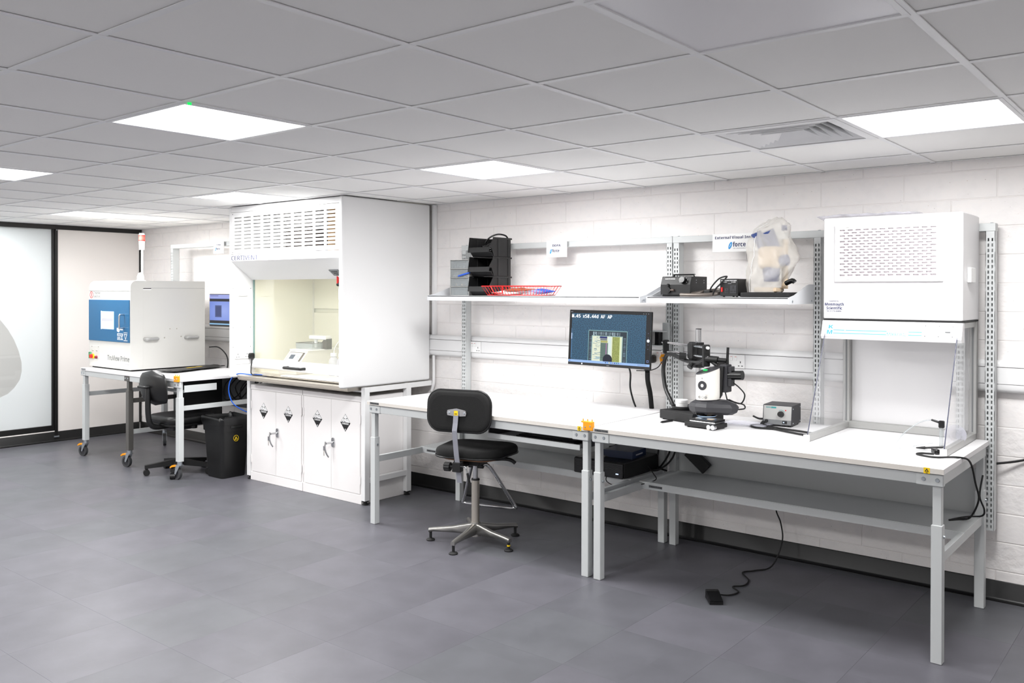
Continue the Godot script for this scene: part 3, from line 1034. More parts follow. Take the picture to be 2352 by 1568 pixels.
# ---------------------------------------------------------------- fume hood
func fume_hood():
	var t := thing("fume_hood", "tall white fume hood with a glass sash and slotted front grille", "fume hood", Vector3(-2.11, 0.885, 0.48))
	var L := -2.86
	var R := -1.365
	# side walls
	part(t, "side_panel", wg(t).box(Vector3(L, 0.885, 0.045), Vector3(L + 0.03, H - 0.002, 0.93), 0.006), M.hood_white)
	part(t, "side_panel", wg(t).box(Vector3(R - 0.05, 0.893, 0.05), Vector3(R, H - 0.002, 0.965), 0.012), M.hood_white)
	var a := L + 0.03
	var b := R - 0.05
	part(t, "back_liner", wg(t).box(Vector3(a, 0.9, 0.045), Vector3(b, H - 0.01, 0.06)), M.cream)
	part(t, "side_liner", wg(t).box(Vector3(a, 0.9, 0.06), Vector3(a + 0.006, 1.86, 0.70)), M.cream)
	part(t, "side_liner", wg(t).box(Vector3(b - 0.006, 0.9, 0.06), Vector3(b, 1.86, 0.70)), M.cream)
	# baffle with a slot between its two boards
	part(t, "baffle", wg(t).box(Vector3(a + 0.006, 1.45, 0.075), Vector3(b - 0.006, 1.82, 0.081), 0.001), M.cream)
	part(t, "baffle", wg(t).box(Vector3(a + 0.006, 0.95, 0.075), Vector3(b - 0.006, 1.415, 0.081), 0.001), M.cream)
	part(t, "duct_lining", wg(t).box(Vector3(a + 0.006, 1.40, 0.0605), Vector3(b - 0.006, 1.465, 0.063)), M.cream)
	part(t, "corner_strip", wg(t).box(Vector3(a + 0.006, 0.93, 0.081), Vector3(a + 0.02, 1.82, 0.087)), M.off_white)
	# head: grille panel, name rail and sloping apron
	var fz := 0.93
	var fa := part(t, "fascia", wg(t).box(Vector3(a, 2.262, fz - 0.02), Vector3(b, H - 0.002, fz), 0.001), M.hood_white)
	part(fa, "name_rail", wg(t).box(Vector3(a, 1.857, fz - 0.02), Vector3(b, 1.912, fz), 0.001), M.hood_white)
	var rows := []
	var gx0 := a + 0.004
	var gx1 := b - 0.004
	for j in 10:
		var y0 := 1.952 + 0.0285 * j
		var sl := []
		for i in 10:
			var x0 := gx0 + 0.045 + i * (gx1 - gx0 - 0.08) / 10.0
			sl.append([x0, x0 + 0.103])
		rows.append([y0, y0 + 0.0105, sl])
	var gr := part(t, "grille", wg(t).slotted(gx0, gx1, 1.915, 2.259, fz + 0.002, 0.003, rows), M.hood_white)
	for q in [[gx0 + 0.02, 1.928], [gx1 - 0.02, 1.928], [gx0 + 0.02, 2.246], [gx1 - 0.02, 2.246], [(gx0 + gx1) / 2, 1.928]]:
		part(gr, "screw", wg(t).cyl(Vector3(q[0], q[1], fz + 0.002), Vector3(q[0], q[1], fz + 0.004), 0.004, 0.003, 8), M.dark_grey)
	part(t, "plenum", wg(t).box(Vector3(a, 1.88, 0.42), Vector3(b, 1.9, fz - 0.02)), M.hood_white)
	part(t, "plenum_wall", wg(t).box(Vector3(a, 1.9, 0.4), Vector3(b, H - 0.01, 0.42)), M.plain_wall)
	part(t, "plenum_roof", wg(t).box(Vector3(a, H - 0.03, 0.4), Vector3(b, H - 0.01, fz - 0.02)), M.plain_wall)
	part(t, "duct", wg(t).cyl(Vector3(-1.75, 1.9, 0.62), Vector3(-1.75, H - 0.02, 0.62), 0.13, 0.13, 24), M.duct_tan)
	part(t, "fan_box", wg(t).box(Vector3(-2.3, 1.9, 0.5), Vector3(-1.95, 2.12, 0.78), 0.01), M.duct_dark)
	part(t, "duct", wg(t).cyl(Vector3(-2.1, 2.08, 0.62), Vector3(-1.6, 2.2, 0.62), 0.06, 0.06, 16), M.mid_grey)
	wtext(t, fa, "CERTIVENT", Vector3(a + 0.004, 1.864, fz), Vector3.RIGHT, Vector3.UP, 0.37, 0.036, M.ink_navy, "Droid Sans", 400)
	var ap := wg(t)
	ap.xf = ap.xf * Transform3D(Basis(Vector3(0, 0, 1), Vector3(0, 1, 0), Vector3(-1, 0, 0)), Vector3.ZERO)
	ap.prism([Vector2(fz, 1.857), Vector2(fz - 0.012, 1.87), Vector2(0.715, 1.715), Vector2(0.725, 1.703)], -b, -a)
	var apron := part(t, "apron", ap, M.hood_white)
	# instruction plate on the apron
	var sl := Vector3(0, 0.15, 0.205).normalized()
	var nrm := Vector3(0, -0.205, 0.15).normalized()
	var pc := Vector3(-1.645, 1.752, 0.79)
	var pg := wg(t)
	pg.xf = pg.xf * Transform3D(Basis(Vector3.RIGHT, sl, nrm), pc)
	var plate := part(apron, "instruction_plate", pg.box(Vector3(-0.055, -0.035, -0.004), Vector3(0.055, 0.035, 0.006), 0.001), M.mid_grey)
	for k in 3:
		wtext(t, plate, ["PULL TO RELEASE", "SASH STOP", "LEVER"][k], pc + nrm * 0.006 + sl * (0.012 - 0.02 * k) + Vector3(-0.038 + 0.01 * k, 0, 0), Vector3.RIGHT, sl, 0.07 - 0.02 * k, 0.008, M.ink_black)
	# sash
	var sz := 0.715
	var sash := part(t, "sash", wg(t).box(Vector3(a + 0.012, 1.02, sz - 0.004), Vector3(b - 0.004, 1.72, sz + 0.002)), M.sash_glass)
	part(sash, "sash_edge", wg(t).box(Vector3(a + 0.006, 0.96, sz - 0.006), Vector3(a + 0.016, 1.71, sz + 0.004)), M.glass_edge)
	var rail := wg(t)
	rail.xf = rail.xf * Transform3D(Basis(Vector3(0, 0, 1), Vector3(0, 1, 0), Vector3(-1, 0, 0)), Vector3.ZERO)
	rail.prism([Vector2(sz - 0.012, 0.952), Vector2(sz + 0.018, 0.952), Vector2(sz + 0.03, 0.962), Vector2(sz + 0.03, 0.985), Vector2(sz + 0.008, 1.03), Vector2(sz - 0.008, 1.033)], -b + 0.004, -a - 0.006, true)
	var rl := part(sash, "sash_rail", rail, M.hood_white)
	var hz := sz + 0.03
	part(rl, "handle", wg(t).tube([Vector3(-2.30, 0.985, hz), Vector3(-2.30, 0.985, hz + 0.035), Vector3(-2.285, 0.985, hz + 0.045), Vector3(-2.10, 0.985, hz + 0.045), Vector3(-2.085, 0.985, hz + 0.035), Vector3(-2.085, 0.985, hz)], 0.012, 10, 2), M.black_plastic)
	# airfoil sill under the sash
	part(t, "sill", wg(t).box(Vector3(a + 0.25, 0.905, 0.73), Vector3(b, 0.912, 0.80), 0.002), M.brushed)
	part(t, "sill_trim", wg(t).box(Vector3(a + 0.5, 0.914, 0.72), Vector3(b, 0.922, 0.80), 0.002), M.hood_white)
	part(t, "base_tray", wg(t).box(Vector3(a, 0.9, 0.06), Vector3(b, 0.91, 0.71)), M.off_white)
	# inner face of the left side wall: switch, label, sockets (faces +x)
	var f := wg(t)
	f.xf = f.xf * Transform3D(Basis(Vector3(0, 0, -1), Vector3(0, 1, 0), Vector3(1, 0, 0)), Vector3(a, 0, 0.82))
	var sx := f.xf
	part(t, "service_strip", G.new(sx).box(Vector3(-0.085, 0.99, 0), Vector3(0.07, 1.13, 0.003), 0.001), M.white_plastic)
	socket_plate(t, sx * Transform3D(Basis.IDENTITY, Vector3(-0.008, 1.078, 0.003)))
	part(t, "switch_plate", G.new(sx).box(Vector3(-0.045, 1.565, 0), Vector3(0.045, 1.645, 0.01), 0.003), M.white_plastic)
	part(t, "switch_rocker", G.new(sx).box(Vector3(-0.012, 1.59, 0.01), Vector3(0.012, 1.62, 0.014), 0.002), M.white_plastic)
	part(t, "instruction_label", G.new(sx).box(Vector3(-0.04, 1.47, 0), Vector3(0.04, 1.55, 0.0008)), M.paper)
	for q in [[-0.09, 1.63], [0.08, 1.63], [-0.09, 1.3], [0.08, 1.3], [-0.09, 1.135], [0.08, 1.135]]:
		part(t, "screw", G.new(sx).cyl(Vector3(q[0], q[1], 0), Vector3(q[0], q[1], 0.002), 0.004, 0.003, 8), M.mid_grey)
	# inner face of the right side wall: gas tap with a red lever, sockets (faces -x)
	b = -1.645
	part(t, "service_pier", wg(t).box(Vector3(b, 0.91, 0.07), Vector3(R - 0.057, 1.70, 0.70), 0.004), M.hood_white)
	var tap := part(t, "tap_body", wg(t).cyl(Vector3(b, 1.66, 0.735), Vector3(b - 0.045, 1.66, 0.74), 0.018, 0.014, 14), M.black_plastic)
	part(tap, "lever", wg(t).box(Vector3(b - 0.045, 1.665, 0.735), Vector3(b - 0.03, 1.735, 0.752), 0.003), M.red)
	part(t, "switch_plate", wg(t).box(Vector3(b - 0.035, 1.545, 0.722), Vector3(b + 0.05, 1.63, 0.742), 0.003), M.white_plastic)
	part(t, "socket_plate", wg(t).box(Vector3(b - 0.032, 1.38, 0.722), Vector3(b + 0.05, 1.53, 0.742), 0.003), M.white_plastic)
	part(t, "socket_plate", wg(t).box(Vector3(b - 0.028, 1.045, 0.722), Vector3(b + 0.05, 1.12, 0.742), 0.003), M.white_plastic)
	# tube lamp behind the apron lights the inside
	part(t, "lamp_tube", wg(t).cyl(Vector3(-2.6, 1.80, 0.66), Vector3(-1.6, 1.80, 0.66), 0.013, 0.013, 12), M.hood_tube_glow)
	var al := AreaLight3D.new()
	al.name = "lamp"
	al.area_size = Vector2(1.0, 0.04)
	al.light_energy = 0.2
	al.light_color = Color(1.0, 0.965, 0.86)
	al.shadow_enabled = true
	t.add_child(al)
	al.position = t.transform.affine_inverse() * Vector3(-2.1, 1.775, 0.655)
	al.rotation.x = -PI / 2 + 0.35

func hood_stand():
	var t := thing("hood_stand", "white steel stand with a stainless worktop under the fume hood", "stand", Vector3(-2.11, 0, 0.5))
	var L := -2.87
	var R := -1.362
	for x in [L + 0.022, R - 0.022]:
		for z in [0.725, 0.29]:
			var l := part(t, "leg", wg(t).box(Vector3(x - 0.022, 0.03, z - 0.025), Vector3(x + 0.022, 0.885, z + 0.025), 0.003), M.hood_white)
			part(l, "foot", wg(t).lathe(Vector3(x, 0, z), [Vector2(0, 0), Vector2(0.024, 0), Vector2(0.026, 0.004), Vector2(0.012, 0.012), Vector2(0.012, 0.024), Vector2(0.026, 0.026), Vector2(0.026, 0.032), Vector2(0, 0.032)], 16), M.black_rubber)
		part(t, "side_rail", wg(t).box(Vector3(x - 0.02, 0.845, 0.03), Vector3(x + 0.02, 0.884, 0.70), 0.002), M.hood_white)
		part(t, "side_rail", wg(t).box(Vector3(x - 0.02, 0.16, 0.31), Vector3(x + 0.02, 0.20, 0.70), 0.002), M.hood_white)
	part(t, "front_rail", wg(t).box(Vector3(L + 0.044, 0.845, 0.70), Vector3(R - 0.044, 0.86, 0.74), 0.002), M.hood_white)
	var w := part(t, "worktop", wg(t).box(Vector3(L + 0.04, 0.868, 0.06), Vector3(R - 0.06, 0.896, 0.868), 0.002), M.brushed)
	part(w, "edge_board", wg(t).box(Vector3(L + 0.045, 0.860, 0.70), Vector3(R - 0.062, 0.8675, 0.862)), M.brushed)

func hazard_label(parent: Node3D, c: Vector3, s: float, root: Node3D):
	# s: half height of the diamond, drawn on a face that looks to +z
	var d := func(k: float, z: float): return [[Vector2(c.x - s * 0.86 * k, c.y), Vector2(c.x, c.y - s * k), Vector2(c.x + s * 0.86 * k, c.y), Vector2(c.x, c.y + s * k)], z]
	var b = d.call(1.0, 0.0)
	var l := part(parent, "hazard_label", wg(root).prism(b[0], c.z, c.z + 0.0006), M.ink_black)
	part(l, "white_field", wg(root).prism([Vector2(c.x - s * 0.78, c.y + s * 0.05), Vector2(c.x + s * 0.78, c.y + s * 0.05), Vector2(c.x, c.y + s * 0.95)], c.z + 0.0006, c.z + 0.001), M.ink_white)
	wtext(root, l, "CORROSIVE", Vector3(c.x - s * 0.56, c.y - s * 0.2, c.z + 0.0006), Vector3.RIGHT, Vector3.UP, s * 1.12, s * 0.17, M.ink_white, "Droid Sans", 700)
	wtext(root, l, "8", Vector3(c.x - s * 0.07, c.y - s * 0.86, c.z + 0.0006), Vector3.RIGHT, Vector3.UP, s * 0.13, s * 0.2, M.ink_white, "Droid Sans", 700)
	# two tilted tubes dripping on a bar and a hand
	for q in [-1.0, 1.0]:
		var tu := wg(root)
		tu.xf = tu.xf * Transform3D(Basis(Vector3(0, 0, 1), q * 0.35), Vector3(c.x + q * s * 0.22, c.y + s * 0.48, c.z))
		part(l, "tube_mark", tu.box(Vector3(-s * 0.16, -s * 0.035, 0.001), Vector3(s * 0.16, s * 0.035, 0.0013)), M.ink_black)
		part(l, "drop_mark", wg(root).box(Vector3(c.x + q * s * 0.28 - s * 0.02, c.y + s * 0.24, c.z + 0.001), Vector3(c.x + q * s * 0.28 + s * 0.02, c.y + s * 0.38, c.z + 0.0013)), M.ink_black)
		part(l, "block_mark", wg(root).box(Vector3(c.x - s * 0.3 + q * s * 0.19 - s * 0.12, c.y + s * 0.09, c.z + 0.001), Vector3(c.x - s * 0.3 + q * s * 0.19 + s * 0.12, c.y + s * 0.16, c.z + 0.0013)), M.ink_black)

func acid_cabinet(x0: float, x1: float, label: String):
	var t := thing("corrosives_cabinet", label, "cabinet", Vector3((x0 + x1) / 2, 0, 0.5), 0.0, "white cabinets under the fume hood")
	var zf := 0.74
	var g := wg(t)
	g.box(Vector3(x0, 0.0, 0.30), Vector3(x1, 0.812, zf - 0.004), 0.003)
	part(t, "body", g, M.cab_white)
	part(t, "plinth", wg(t).box(Vector3(x0 + 0.001, 0.0, zf - 0.004), Vector3(x1 - 0.001, 0.07, zf + 0.004), 0.002), M.cab_white)
	part(t, "top_band", wg(t).box(Vector3(x0 + 0.001, 0.772, zf - 0.004), Vector3(x1 - 0.001, 0.811, zf + 0.004), 0.002), M.cab_white)
	var mid := (x0 + x1) / 2
	for k in 2:
		var a := x0 + 0.018 if k == 0 else mid + 0.0012
		var b := mid - 0.0012 if k == 0 else x1 - 0.018
		var d := part(t, "door", wg(t).box(Vector3(a, 0.075, zf - 0.003), Vector3(b, 0.768, zf + 0.003), 0.0015), M.cab_white)
		hazard_label(d, Vector3((a + b) / 2, 0.60, zf + 0.003), 0.068, t)
		var hx := a - 0.004 if k == 0 else b + 0.004
		for hy in [0.18, 0.64]:
			var hg := part(d, "hinge", wg(t).box(Vector3(hx - 0.006, hy - 0.03, zf), Vector3(hx + 0.006, hy + 0.03, zf + 0.008), 0.002), M.cab_white)
			part(hg, "pin", wg(t).cyl(Vector3(hx, hy - 0.036, zf + 0.005), Vector3(hx, hy + 0.036, zf + 0.005), 0.0035, 0.0035, 8), M.cab_white)
	# swan neck handle with keys hanging from its lock
	var hx := mid + 0.028
	var hy := 0.435
	var h := part(t, "handle_rose", wg(t).prism(G.rrect(0.034, 0.075, 0.016).map(func(q): return q + Vector2(hx, hy)), zf + 0.003, zf + 0.012, true), M.chrome)
	part(h, "handle_neck", wg(t).cyl(Vector3(hx, hy, zf + 0.012), Vector3(hx - 0.012, hy - 0.003, zf + 0.065), 0.009, 0.008, 12), M.chrome)
	part(h, "handle", wg(t).tube([Vector3(hx - 0.015, hy + 0.012, zf + 0.07), Vector3(hx - 0.015, hy - 0.04, zf + 0.074), Vector3(hx - 0.013, hy - 0.08, zf + 0.062), Vector3(hx - 0.008, hy - 0.11, zf + 0.045)], 0.0065, 8, 4), M.chrome)
	part(h, "key", wg(t).box(Vector3(hx - 0.024, hy - 0.055, zf + 0.084), Vector3(hx - 0.004, hy - 0.02, zf + 0.086), 0.001), M.chrome)
	part(h, "key", wg(t).box(Vector3(hx - 0.018, hy - 0.095, zf + 0.084), Vector3(hx - 0.010, hy - 0.055, zf + 0.086), 0.001), M.brushed)

func hood_contents():
	# bench top analyser behind the sash
	var t := thing("bench_analyser", "cream laboratory machine with a sloping control panel behind the hood sash", "machine", Vector3(-2.46, 0.91, 0.36))
	var x0 := -2.60
	var x1 := -2.36
	var g := wg(t)
	g.xf = g.xf * Transform3D(Basis(Vector3(0, 0, 1), Vector3(0, 1, 0), Vector3(-1, 0, 0)), Vector3.ZERO)
	g.prism([Vector2(0.12, 0.912), Vector2(0.62, 0.912), Vector2(0.62, 0.96), Vector2(0.50, 1.10), Vector2(0.12, 1.105)], -x1, -x0)
	part(t, "body", g, M.off_white)
	part(t, "top_plate", wg(t).box(Vector3(x0 - 0.006, 1.10, 0.12), Vector3(x1 + 0.006, 1.112, 0.505), 0.003), M.white_plastic)
	var up := Vector3(0, 0.14, -0.12).normalized()
	var nr := Vector3(0, 0.12, 0.14).normalized()
	var o := Vector3((x0 + x1) / 2, 1.03, 0.56)
	var pf := wg(t).xf * Transform3D(Basis(Vector3.RIGHT, up, nr), o)
	var p := part(t, "panel_frame", G.new(pf).box(Vector3(-0.10, -0.075, -0.002), Vector3(0.10, 0.075, 0.004), 0.002), M.brown)
	part(p, "panel", G.new(pf).box(Vector3(-0.092, -0.067, 0.004), Vector3(0.08, 0.067, 0.006), 0.001), M.off_white)
	part(p, "display", G.new(pf).box(Vector3(-0.06, 0.0, 0.006), Vector3(0.0, 0.045, 0.007)), M.navy_box)
	wtext(t, p, "START", o + up * 0.02 + nr * 0.006 + Vector3(0.03, 0, 0), Vector3.RIGHT, up, 0.035, 0.009, M.ink_teal)
	wtext(t, p, "STOP", o - up * 0.045 + nr * 0.006 + Vector3(-0.06, 0, 0), Vector3.RIGHT, up, 0.06, 0.01, M.ink_black)
	# clear tray and arm on top
	var tray := G.new(wg(t).xf * Transform3D(Basis.IDENTITY, Vector3(-2.49, 1.112, 0.36)))
	for s in [-1.0, 1.0]:
		tray.box(Vector3(-0.11, 0, s * 0.08 - 0.002), Vector3(0.11, 0.05, s * 0.08 + 0.002))
		tray.box(Vector3(s * 0.11 - 0.002, 0, -0.08), Vector3(s * 0.11 + 0.002, 0.05, 0.08))
	part(t, "clear_tray", tray, M.smoke_plastic)
	var rim := wg(t).tube([Vector3(-2.60, 1.162, 0.44), Vector3(-2.38, 1.162, 0.44), Vector3(-2.38, 1.162, 0.28), Vector3(-2.60, 1.162, 0.28), Vector3(-2.60, 1.162, 0.44)], 0.003, 6, 1)
	part(t, "tray_rim", rim, M.brown)
	part(t, "arm_column", wg(t).prism([Vector2(-2.40, 1.11), Vector2(-2.33, 1.11), Vector2(-2.33, 1.20), Vector2(-2.35, 1.205), Vector2(-2.40, 1.16)], 0.27, 0.33), M.brown)
	part(t, "arm", wg(t).box(Vector3(-2.56, 1.19, 0.27), Vector3(-2.33, 1.225, 0.34), 0.008), M.white_plastic)
	part(t, "spindle", wg(t).cyl(Vector3(-2.50, 1.12, 0.305), Vector3(-2.50, 1.19, 0.305), 0.012, 0.016, 12), M.white_plastic)
	for k in 2:
		var b := thing("wash_bottle", ["clear lab bottle with a white cap and a tube in it", "clear lab bottle with a white cap close to the hood side wall"][k], "bottle", Vector3(-2.085 + 0.1 * k, 0.911, 0.45), 0.0, "bottles inside the fume hood")
		part(b, "flask", G.new().lathe(Vector3.ZERO, [Vector2(0, 0), Vector2(0.04, 0.0), Vector2(0.042, 0.006), Vector2(0.042, 0.11), Vector2(0.036, 0.135), Vector2(0.022, 0.15), Vector2(0.022, 0.165)], 20), M.clear_bag)
		part(b, "cap", G.new().cyl(Vector3(0, 0.16, 0), Vector3(0, 0.185, 0), 0.028, 0.027, 18), M.white_plastic)
		part(b, "dip_tube", G.new().tube([Vector3(0.0, 0.02, 0), Vector3(0.0, 0.18, 0), Vector3(0.02, 0.24, 0), Vector3(0.05, 0.29, -0.02)], 0.003, 6, 4), M.white_plastic)
	# plug in the hood socket, its lead and a blue lead
	var pl := thing("mains_plug", "black mains plug in the socket on the hood side wall", "plug", Vector3(-2.82, 1.055, 0.745))
	part(pl, "plug_body", G.new().pad(G.rrect(0.05, 0.052, 0.014), -0.022, 0.022, 0.008), M.black_plastic).rotation.z = -PI / 2
	part(pl, "lead", wg(pl).tube([Vector3(-2.805, 1.04, 0.745), Vector3(-2.80, 1.0, 0.75), Vector3(-2.78, 0.95, 0.77), Vector3(-2.72, 0.905, 0.80), Vector3(-2.6, 0.902, 0.78), Vector3(-2.5, 0.903, 0.72)], 0.005, 8, 5), M.black_rubber)
	var bl := wg_none()
	bl.tube([Vector3(-2.60, 0.902, 0.74), Vector3(-2.72, 0.903, 0.80), Vector3(-2.82, 0.91, 0.87), Vector3(-2.88, 0.86, 0.90), Vector3(-2.91, 0.76, 0.90), Vector3(-2.90, 0.66, 0.87), Vector3(-2.885, 0.60, 0.80), Vector3(-2.885, 0.56, 0.72)], 0.0045, 8, 6)
	single("data_lead", "bright blue lead curling over the edge of the steel worktop", "cable", bl, M.cable_blue)

func wg_none() -> G:
	return G.new()

# ---------------------------------------------------------------- x-ray station
func caster(leg: Node3D, x: float, z: float, dir: float, brake := true):
	# swivel wheel under a leg; dir: turn about the vertical, the wheel trails along -x at 0
	var f := Transform3D(Basis(Vector3.UP, dir), Vector3(x, 0, z))
	var c := part(leg, "caster", G.new(f).cyl(Vector3(0, 0.125, 0), Vector3(0, 0.155, 0), 0.022, 0.022, 14), M.zinc)
	var g := G.new(f)
	for s in [-1.0, 1.0]:
		g.prism([Vector2(0.018, 0.128), Vector2(-0.025, 0.128), Vector2(-0.042, 0.05), Vector2(-0.028, 0.045)], s * 0.019 - 0.0015, s * 0.019 + 0.0015)
	g.box(Vector3(-0.026, 0.122, -0.02), Vector3(0.022, 0.128, 0.02))
	part(c, "fork", g, M.zinc)
	part(c, "tyre", G.new(f).ring(Vector3(-0.034, 0.05, -0.014), Vector3(-0.034, 0.05, 0.014), 0.05, 0.034, 24), M.grey_rubber)
	part(c, "wheel_hub", G.new(f).cyl(Vector3(-0.034, 0.05, -0.01), Vector3(-0.034, 0.05, 0.01), 0.035, 0.035, 20), M.dark_grey)
	if brake:
		part(c, "brake_lever", G.new(f).prism([Vector2(-0.025, 0.125), Vector2(-0.025, 0.112), Vector2(-0.07, 0.105), Vector2(-0.095, 0.095), Vector2(-0.1, 0.102), Vector2(-0.075, 0.12)], -0.016, 0.016), M.orange)
	return c

func xray_station():
	var t := thing("wheeled_bench", "white topped bench on casters carrying the x-ray cabinet", "workbench", Vector3(-4.1, 0, 0.73))
	var x0 := -4.995
	var x1 := -3.225
	part(t, "tabletop", wg(t).box(Vector3(x0, 0.835, 0.28), Vector3(x1, 0.86, 1.178), 0.002), M.laminate)
	part(t, "front_rail", wg(t).box(Vector3(x0 + 0.02, 0.785, 1.14), Vector3(x1 - 0.02, 0.834, 1.166), 0.002), M.steel_grey)
	part(t, "back_plate", wg(t).box(Vector3(-4.1, 0.5, 0.285), Vector3(x1 - 0.02, 0.80, 0.292), 0.001), M.mid_grey)
	var n := 0
	for x in [x0 + 0.03, -4.115, x1 - 0.04]:
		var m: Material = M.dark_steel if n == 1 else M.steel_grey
		for z in [1.142, 0.325]:
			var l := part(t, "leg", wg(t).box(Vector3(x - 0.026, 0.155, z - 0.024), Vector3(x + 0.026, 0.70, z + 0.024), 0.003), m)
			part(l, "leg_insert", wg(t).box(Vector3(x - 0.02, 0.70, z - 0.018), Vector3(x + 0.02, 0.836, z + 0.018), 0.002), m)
			var inv := t.transform.affine_inverse()
			var q := inv * Vector3(x, 0, z)
			caster(l, q.x, q.z, 0.25 if z > 1.0 else PI * 0.85, z > 1.0)
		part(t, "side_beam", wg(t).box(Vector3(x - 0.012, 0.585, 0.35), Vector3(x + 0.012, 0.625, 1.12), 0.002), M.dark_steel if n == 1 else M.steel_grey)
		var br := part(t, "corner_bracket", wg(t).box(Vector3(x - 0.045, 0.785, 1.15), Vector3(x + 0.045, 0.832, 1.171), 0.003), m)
		for k in 2:
			part(br, "bolt", wg(t).cyl(Vector3(x - 0.022 + 0.044 * k, 0.81, 1.171), Vector3(x - 0.022 + 0.044 * k, 0.81, 1.175), 0.008, 0.006, 10), M.zinc)
		n += 1
	part(t, "under_tray", wg(t).box(Vector3(x1 - 0.03, 0.74, 0.80), Vector3(x1 - 0.022, 0.80, 1.11), 0.002), M.steel_grey)
	part(t, "under_tray", wg(t).box(Vector3(-3.9, 0.735, 1.09), Vector3(x1 - 0.05, 0.76, 1.115), 0.002), M.steel_grey)
	part(t, "name_plate", wg(t).box(Vector3(x0 + 0.015, 0.842, 1.178), Vector3(x0 + 0.1, 0.856, 1.1788)), M.mid_grey)
	part(t, "computer_holder", wg(t).box(Vector3(-4.25, 0.36, 0.45), Vector3(-4.21, 0.62, 0.62), 0.004), M.steel_grey)
	part(t, "lower_beam", wg(t).box(Vector3(-4.13, 0.30, 0.34), Vector3(-4.10, 0.34, 1.12), 0.002), M.steel_grey)
	ground_clip(Vector3(-3.235, 0.868, 1.186), "orange earthing point on the corner of the wheeled bench")
	var pc := thing("tower_computer", "black tower computer hung under the wheeled bench", "computer", Vector3(-3.95, 0.40, 0.55))
	part(pc, "case", G.new().box(Vector3(-0.09, 0, -0.2), Vector3(0.09, 0.38, 0.2), 0.006), M.black_plastic)
	part(pc, "front_bezel", G.new().box(Vector3(-0.085, 0.01, 0.2), Vector3(0.085, 0.37, 0.21), 0.004), M.black_gloss)
	# frame behind
	var fr := thing("upright_frame", "grey slotted frame behind the x-ray cabinet", "shelf frame", Vector3(-4.9, 0, 0.26))
	for x in [-4.93, -3.28]:
		upright(fr, x, 0.62, 2.05, 0.262, 0.07)
	part(fr, "top_rail", wg(fr).box(Vector3(-4.955, 2.05, 0.19), Vector3(-3.255, 2.092, 0.265), 0.002), M.steel_grey)
	hang_sign(-4.12, -3.94, 1.975, 2.095, 0.285, "X-Ray", "small white X-Ray station sign hung on the frame rail")
	# the cabinet itself
	var c := thing("xray_cabinet", "grey x-ray inspection cabinet with a blue door and small window", "x-ray machine", Vector3(-4.6, 0.86, 0.7))
	var L := -5.0
	var R := -4.205
	var zf := 1.09
	var zb := 0.33
	part(c, "base", wg(c).box(Vector3(L + 0.02, 0.862, zb + 0.02), Vector3(R - 0.02, 0.88, zf - 0.02)), M.black_rubber)
	var body := wg(c)
	body.xf = body.xf * Transform3D(Basis(Vector3(0, 0, -1), Vector3(0, 1, 0), Vector3(1, 0, 0)), Vector3.ZERO)
	var prof := [Vector2(-zb, 0.875), Vector2(-zb, 1.702)]
	for k in 8:
		var a := PI / 2 * k / 7.0
		prof.append(Vector2(-zf + 0.055 - 0.055 * sin(a), 1.647 + 0.055 * cos(a)))
	prof.append(Vector2(-zf, 0.875))
	body.prism(prof, L, R, true)
	part(c, "body", body, M.xray_front)
	# side skin stands proud of the body
	var side := wg(c)
	side.xf = side.xf * Transform3D(Basis(Vector3(0, 0, -1), Vector3(0, 1, 0), Vector3(1, 0, 0)), Vector3.ZERO)
	side.prism(prof, R, R + 0.006, true)
	var sp := part(c, "side_panel", side, M.xray_side)
	part(sp, "side_seam", wg(c).box(Vector3(R + 0.006, 0.88, zf - 0.122), Vector3(R + 0.0066, 1.60, zf - 0.119)), M.xray_front)
	part(sp, "side_seam", wg(c).box(Vector3(R + 0.006, 1.632, zb + 0.005), Vector3(R + 0.0066, 1.634, zf - 0.13)), M.mid_grey)
	part(sp, "maker_plate", wg(c).box(Vector3(R + 0.006, 1.615, zf - 0.20), Vector3(R + 0.0075, 1.632, zf - 0.12)), M.white_plastic)
	part(sp, "plate_mark", wg(c).box(Vector3(R + 0.0075, 1.626, zf - 0.20), Vector3(R + 0.008, 1.632, zf - 0.12)), M.ink_black)
	for z in [0.895, 0.48]:
		part(sp, "lifting_handle", wg(c).tube([Vector3(R, 1.157, z + 0.058), Vector3(R + 0.032, 1.157, z + 0.056), Vector3(R + 0.04, 1.157, z + 0.04), Vector3(R + 0.04, 1.157, z - 0.04), Vector3(R + 0.032, 1.157, z - 0.056), Vector3(R, 1.157, z - 0.058)], 0.0165, 12, 2), M.silver_paint)
	for q in [[0.755, 1.162], [0.585, 1.168], [0.70, 1.245], [0.63, 1.245]]:
		part(sp, "screw", wg(c).cyl(Vector3(R + 0.006, q[1], q[0]), Vector3(R + 0.009, q[1], q[0]), 0.006, 0.005, 10), M.brushed)
	# front: top cover, logo strip, door, lower panel
	part(c, "cover_lip", wg(c).box(Vector3(L + 0.002, 1.606, zf), Vector3(R, 1.609, zf + 0.002)), M.mid_grey)
	var door := part(c, "door", wg(c).box(Vector3(L + 0.002, 1.127, zf), Vector3(R - 0.004, 1.522, zf + 0.008), 0.002), M.blue_door)
	var wn := wg(c)
	wn.box(Vector3(-4.735, 1.243, zf + 0.008), Vector3(-4.495, 1.412, zf + 0.0095), 0.0005)
	var win := part(door, "window_pane", wn, M.window_glow)
	part(win, "inner_ledge", wg(c).box(Vector3(-4.73, 1.305, zf + 0.0095), Vector3(-4.5, 1.318, zf + 0.0098)), M.ink_white)
	part(win, "inner_shade", wg(c).box(Vector3(-4.73, 1.318, zf + 0.0095), Vector3(-4.5, 1.348, zf + 0.0098)), M.ink_pale)
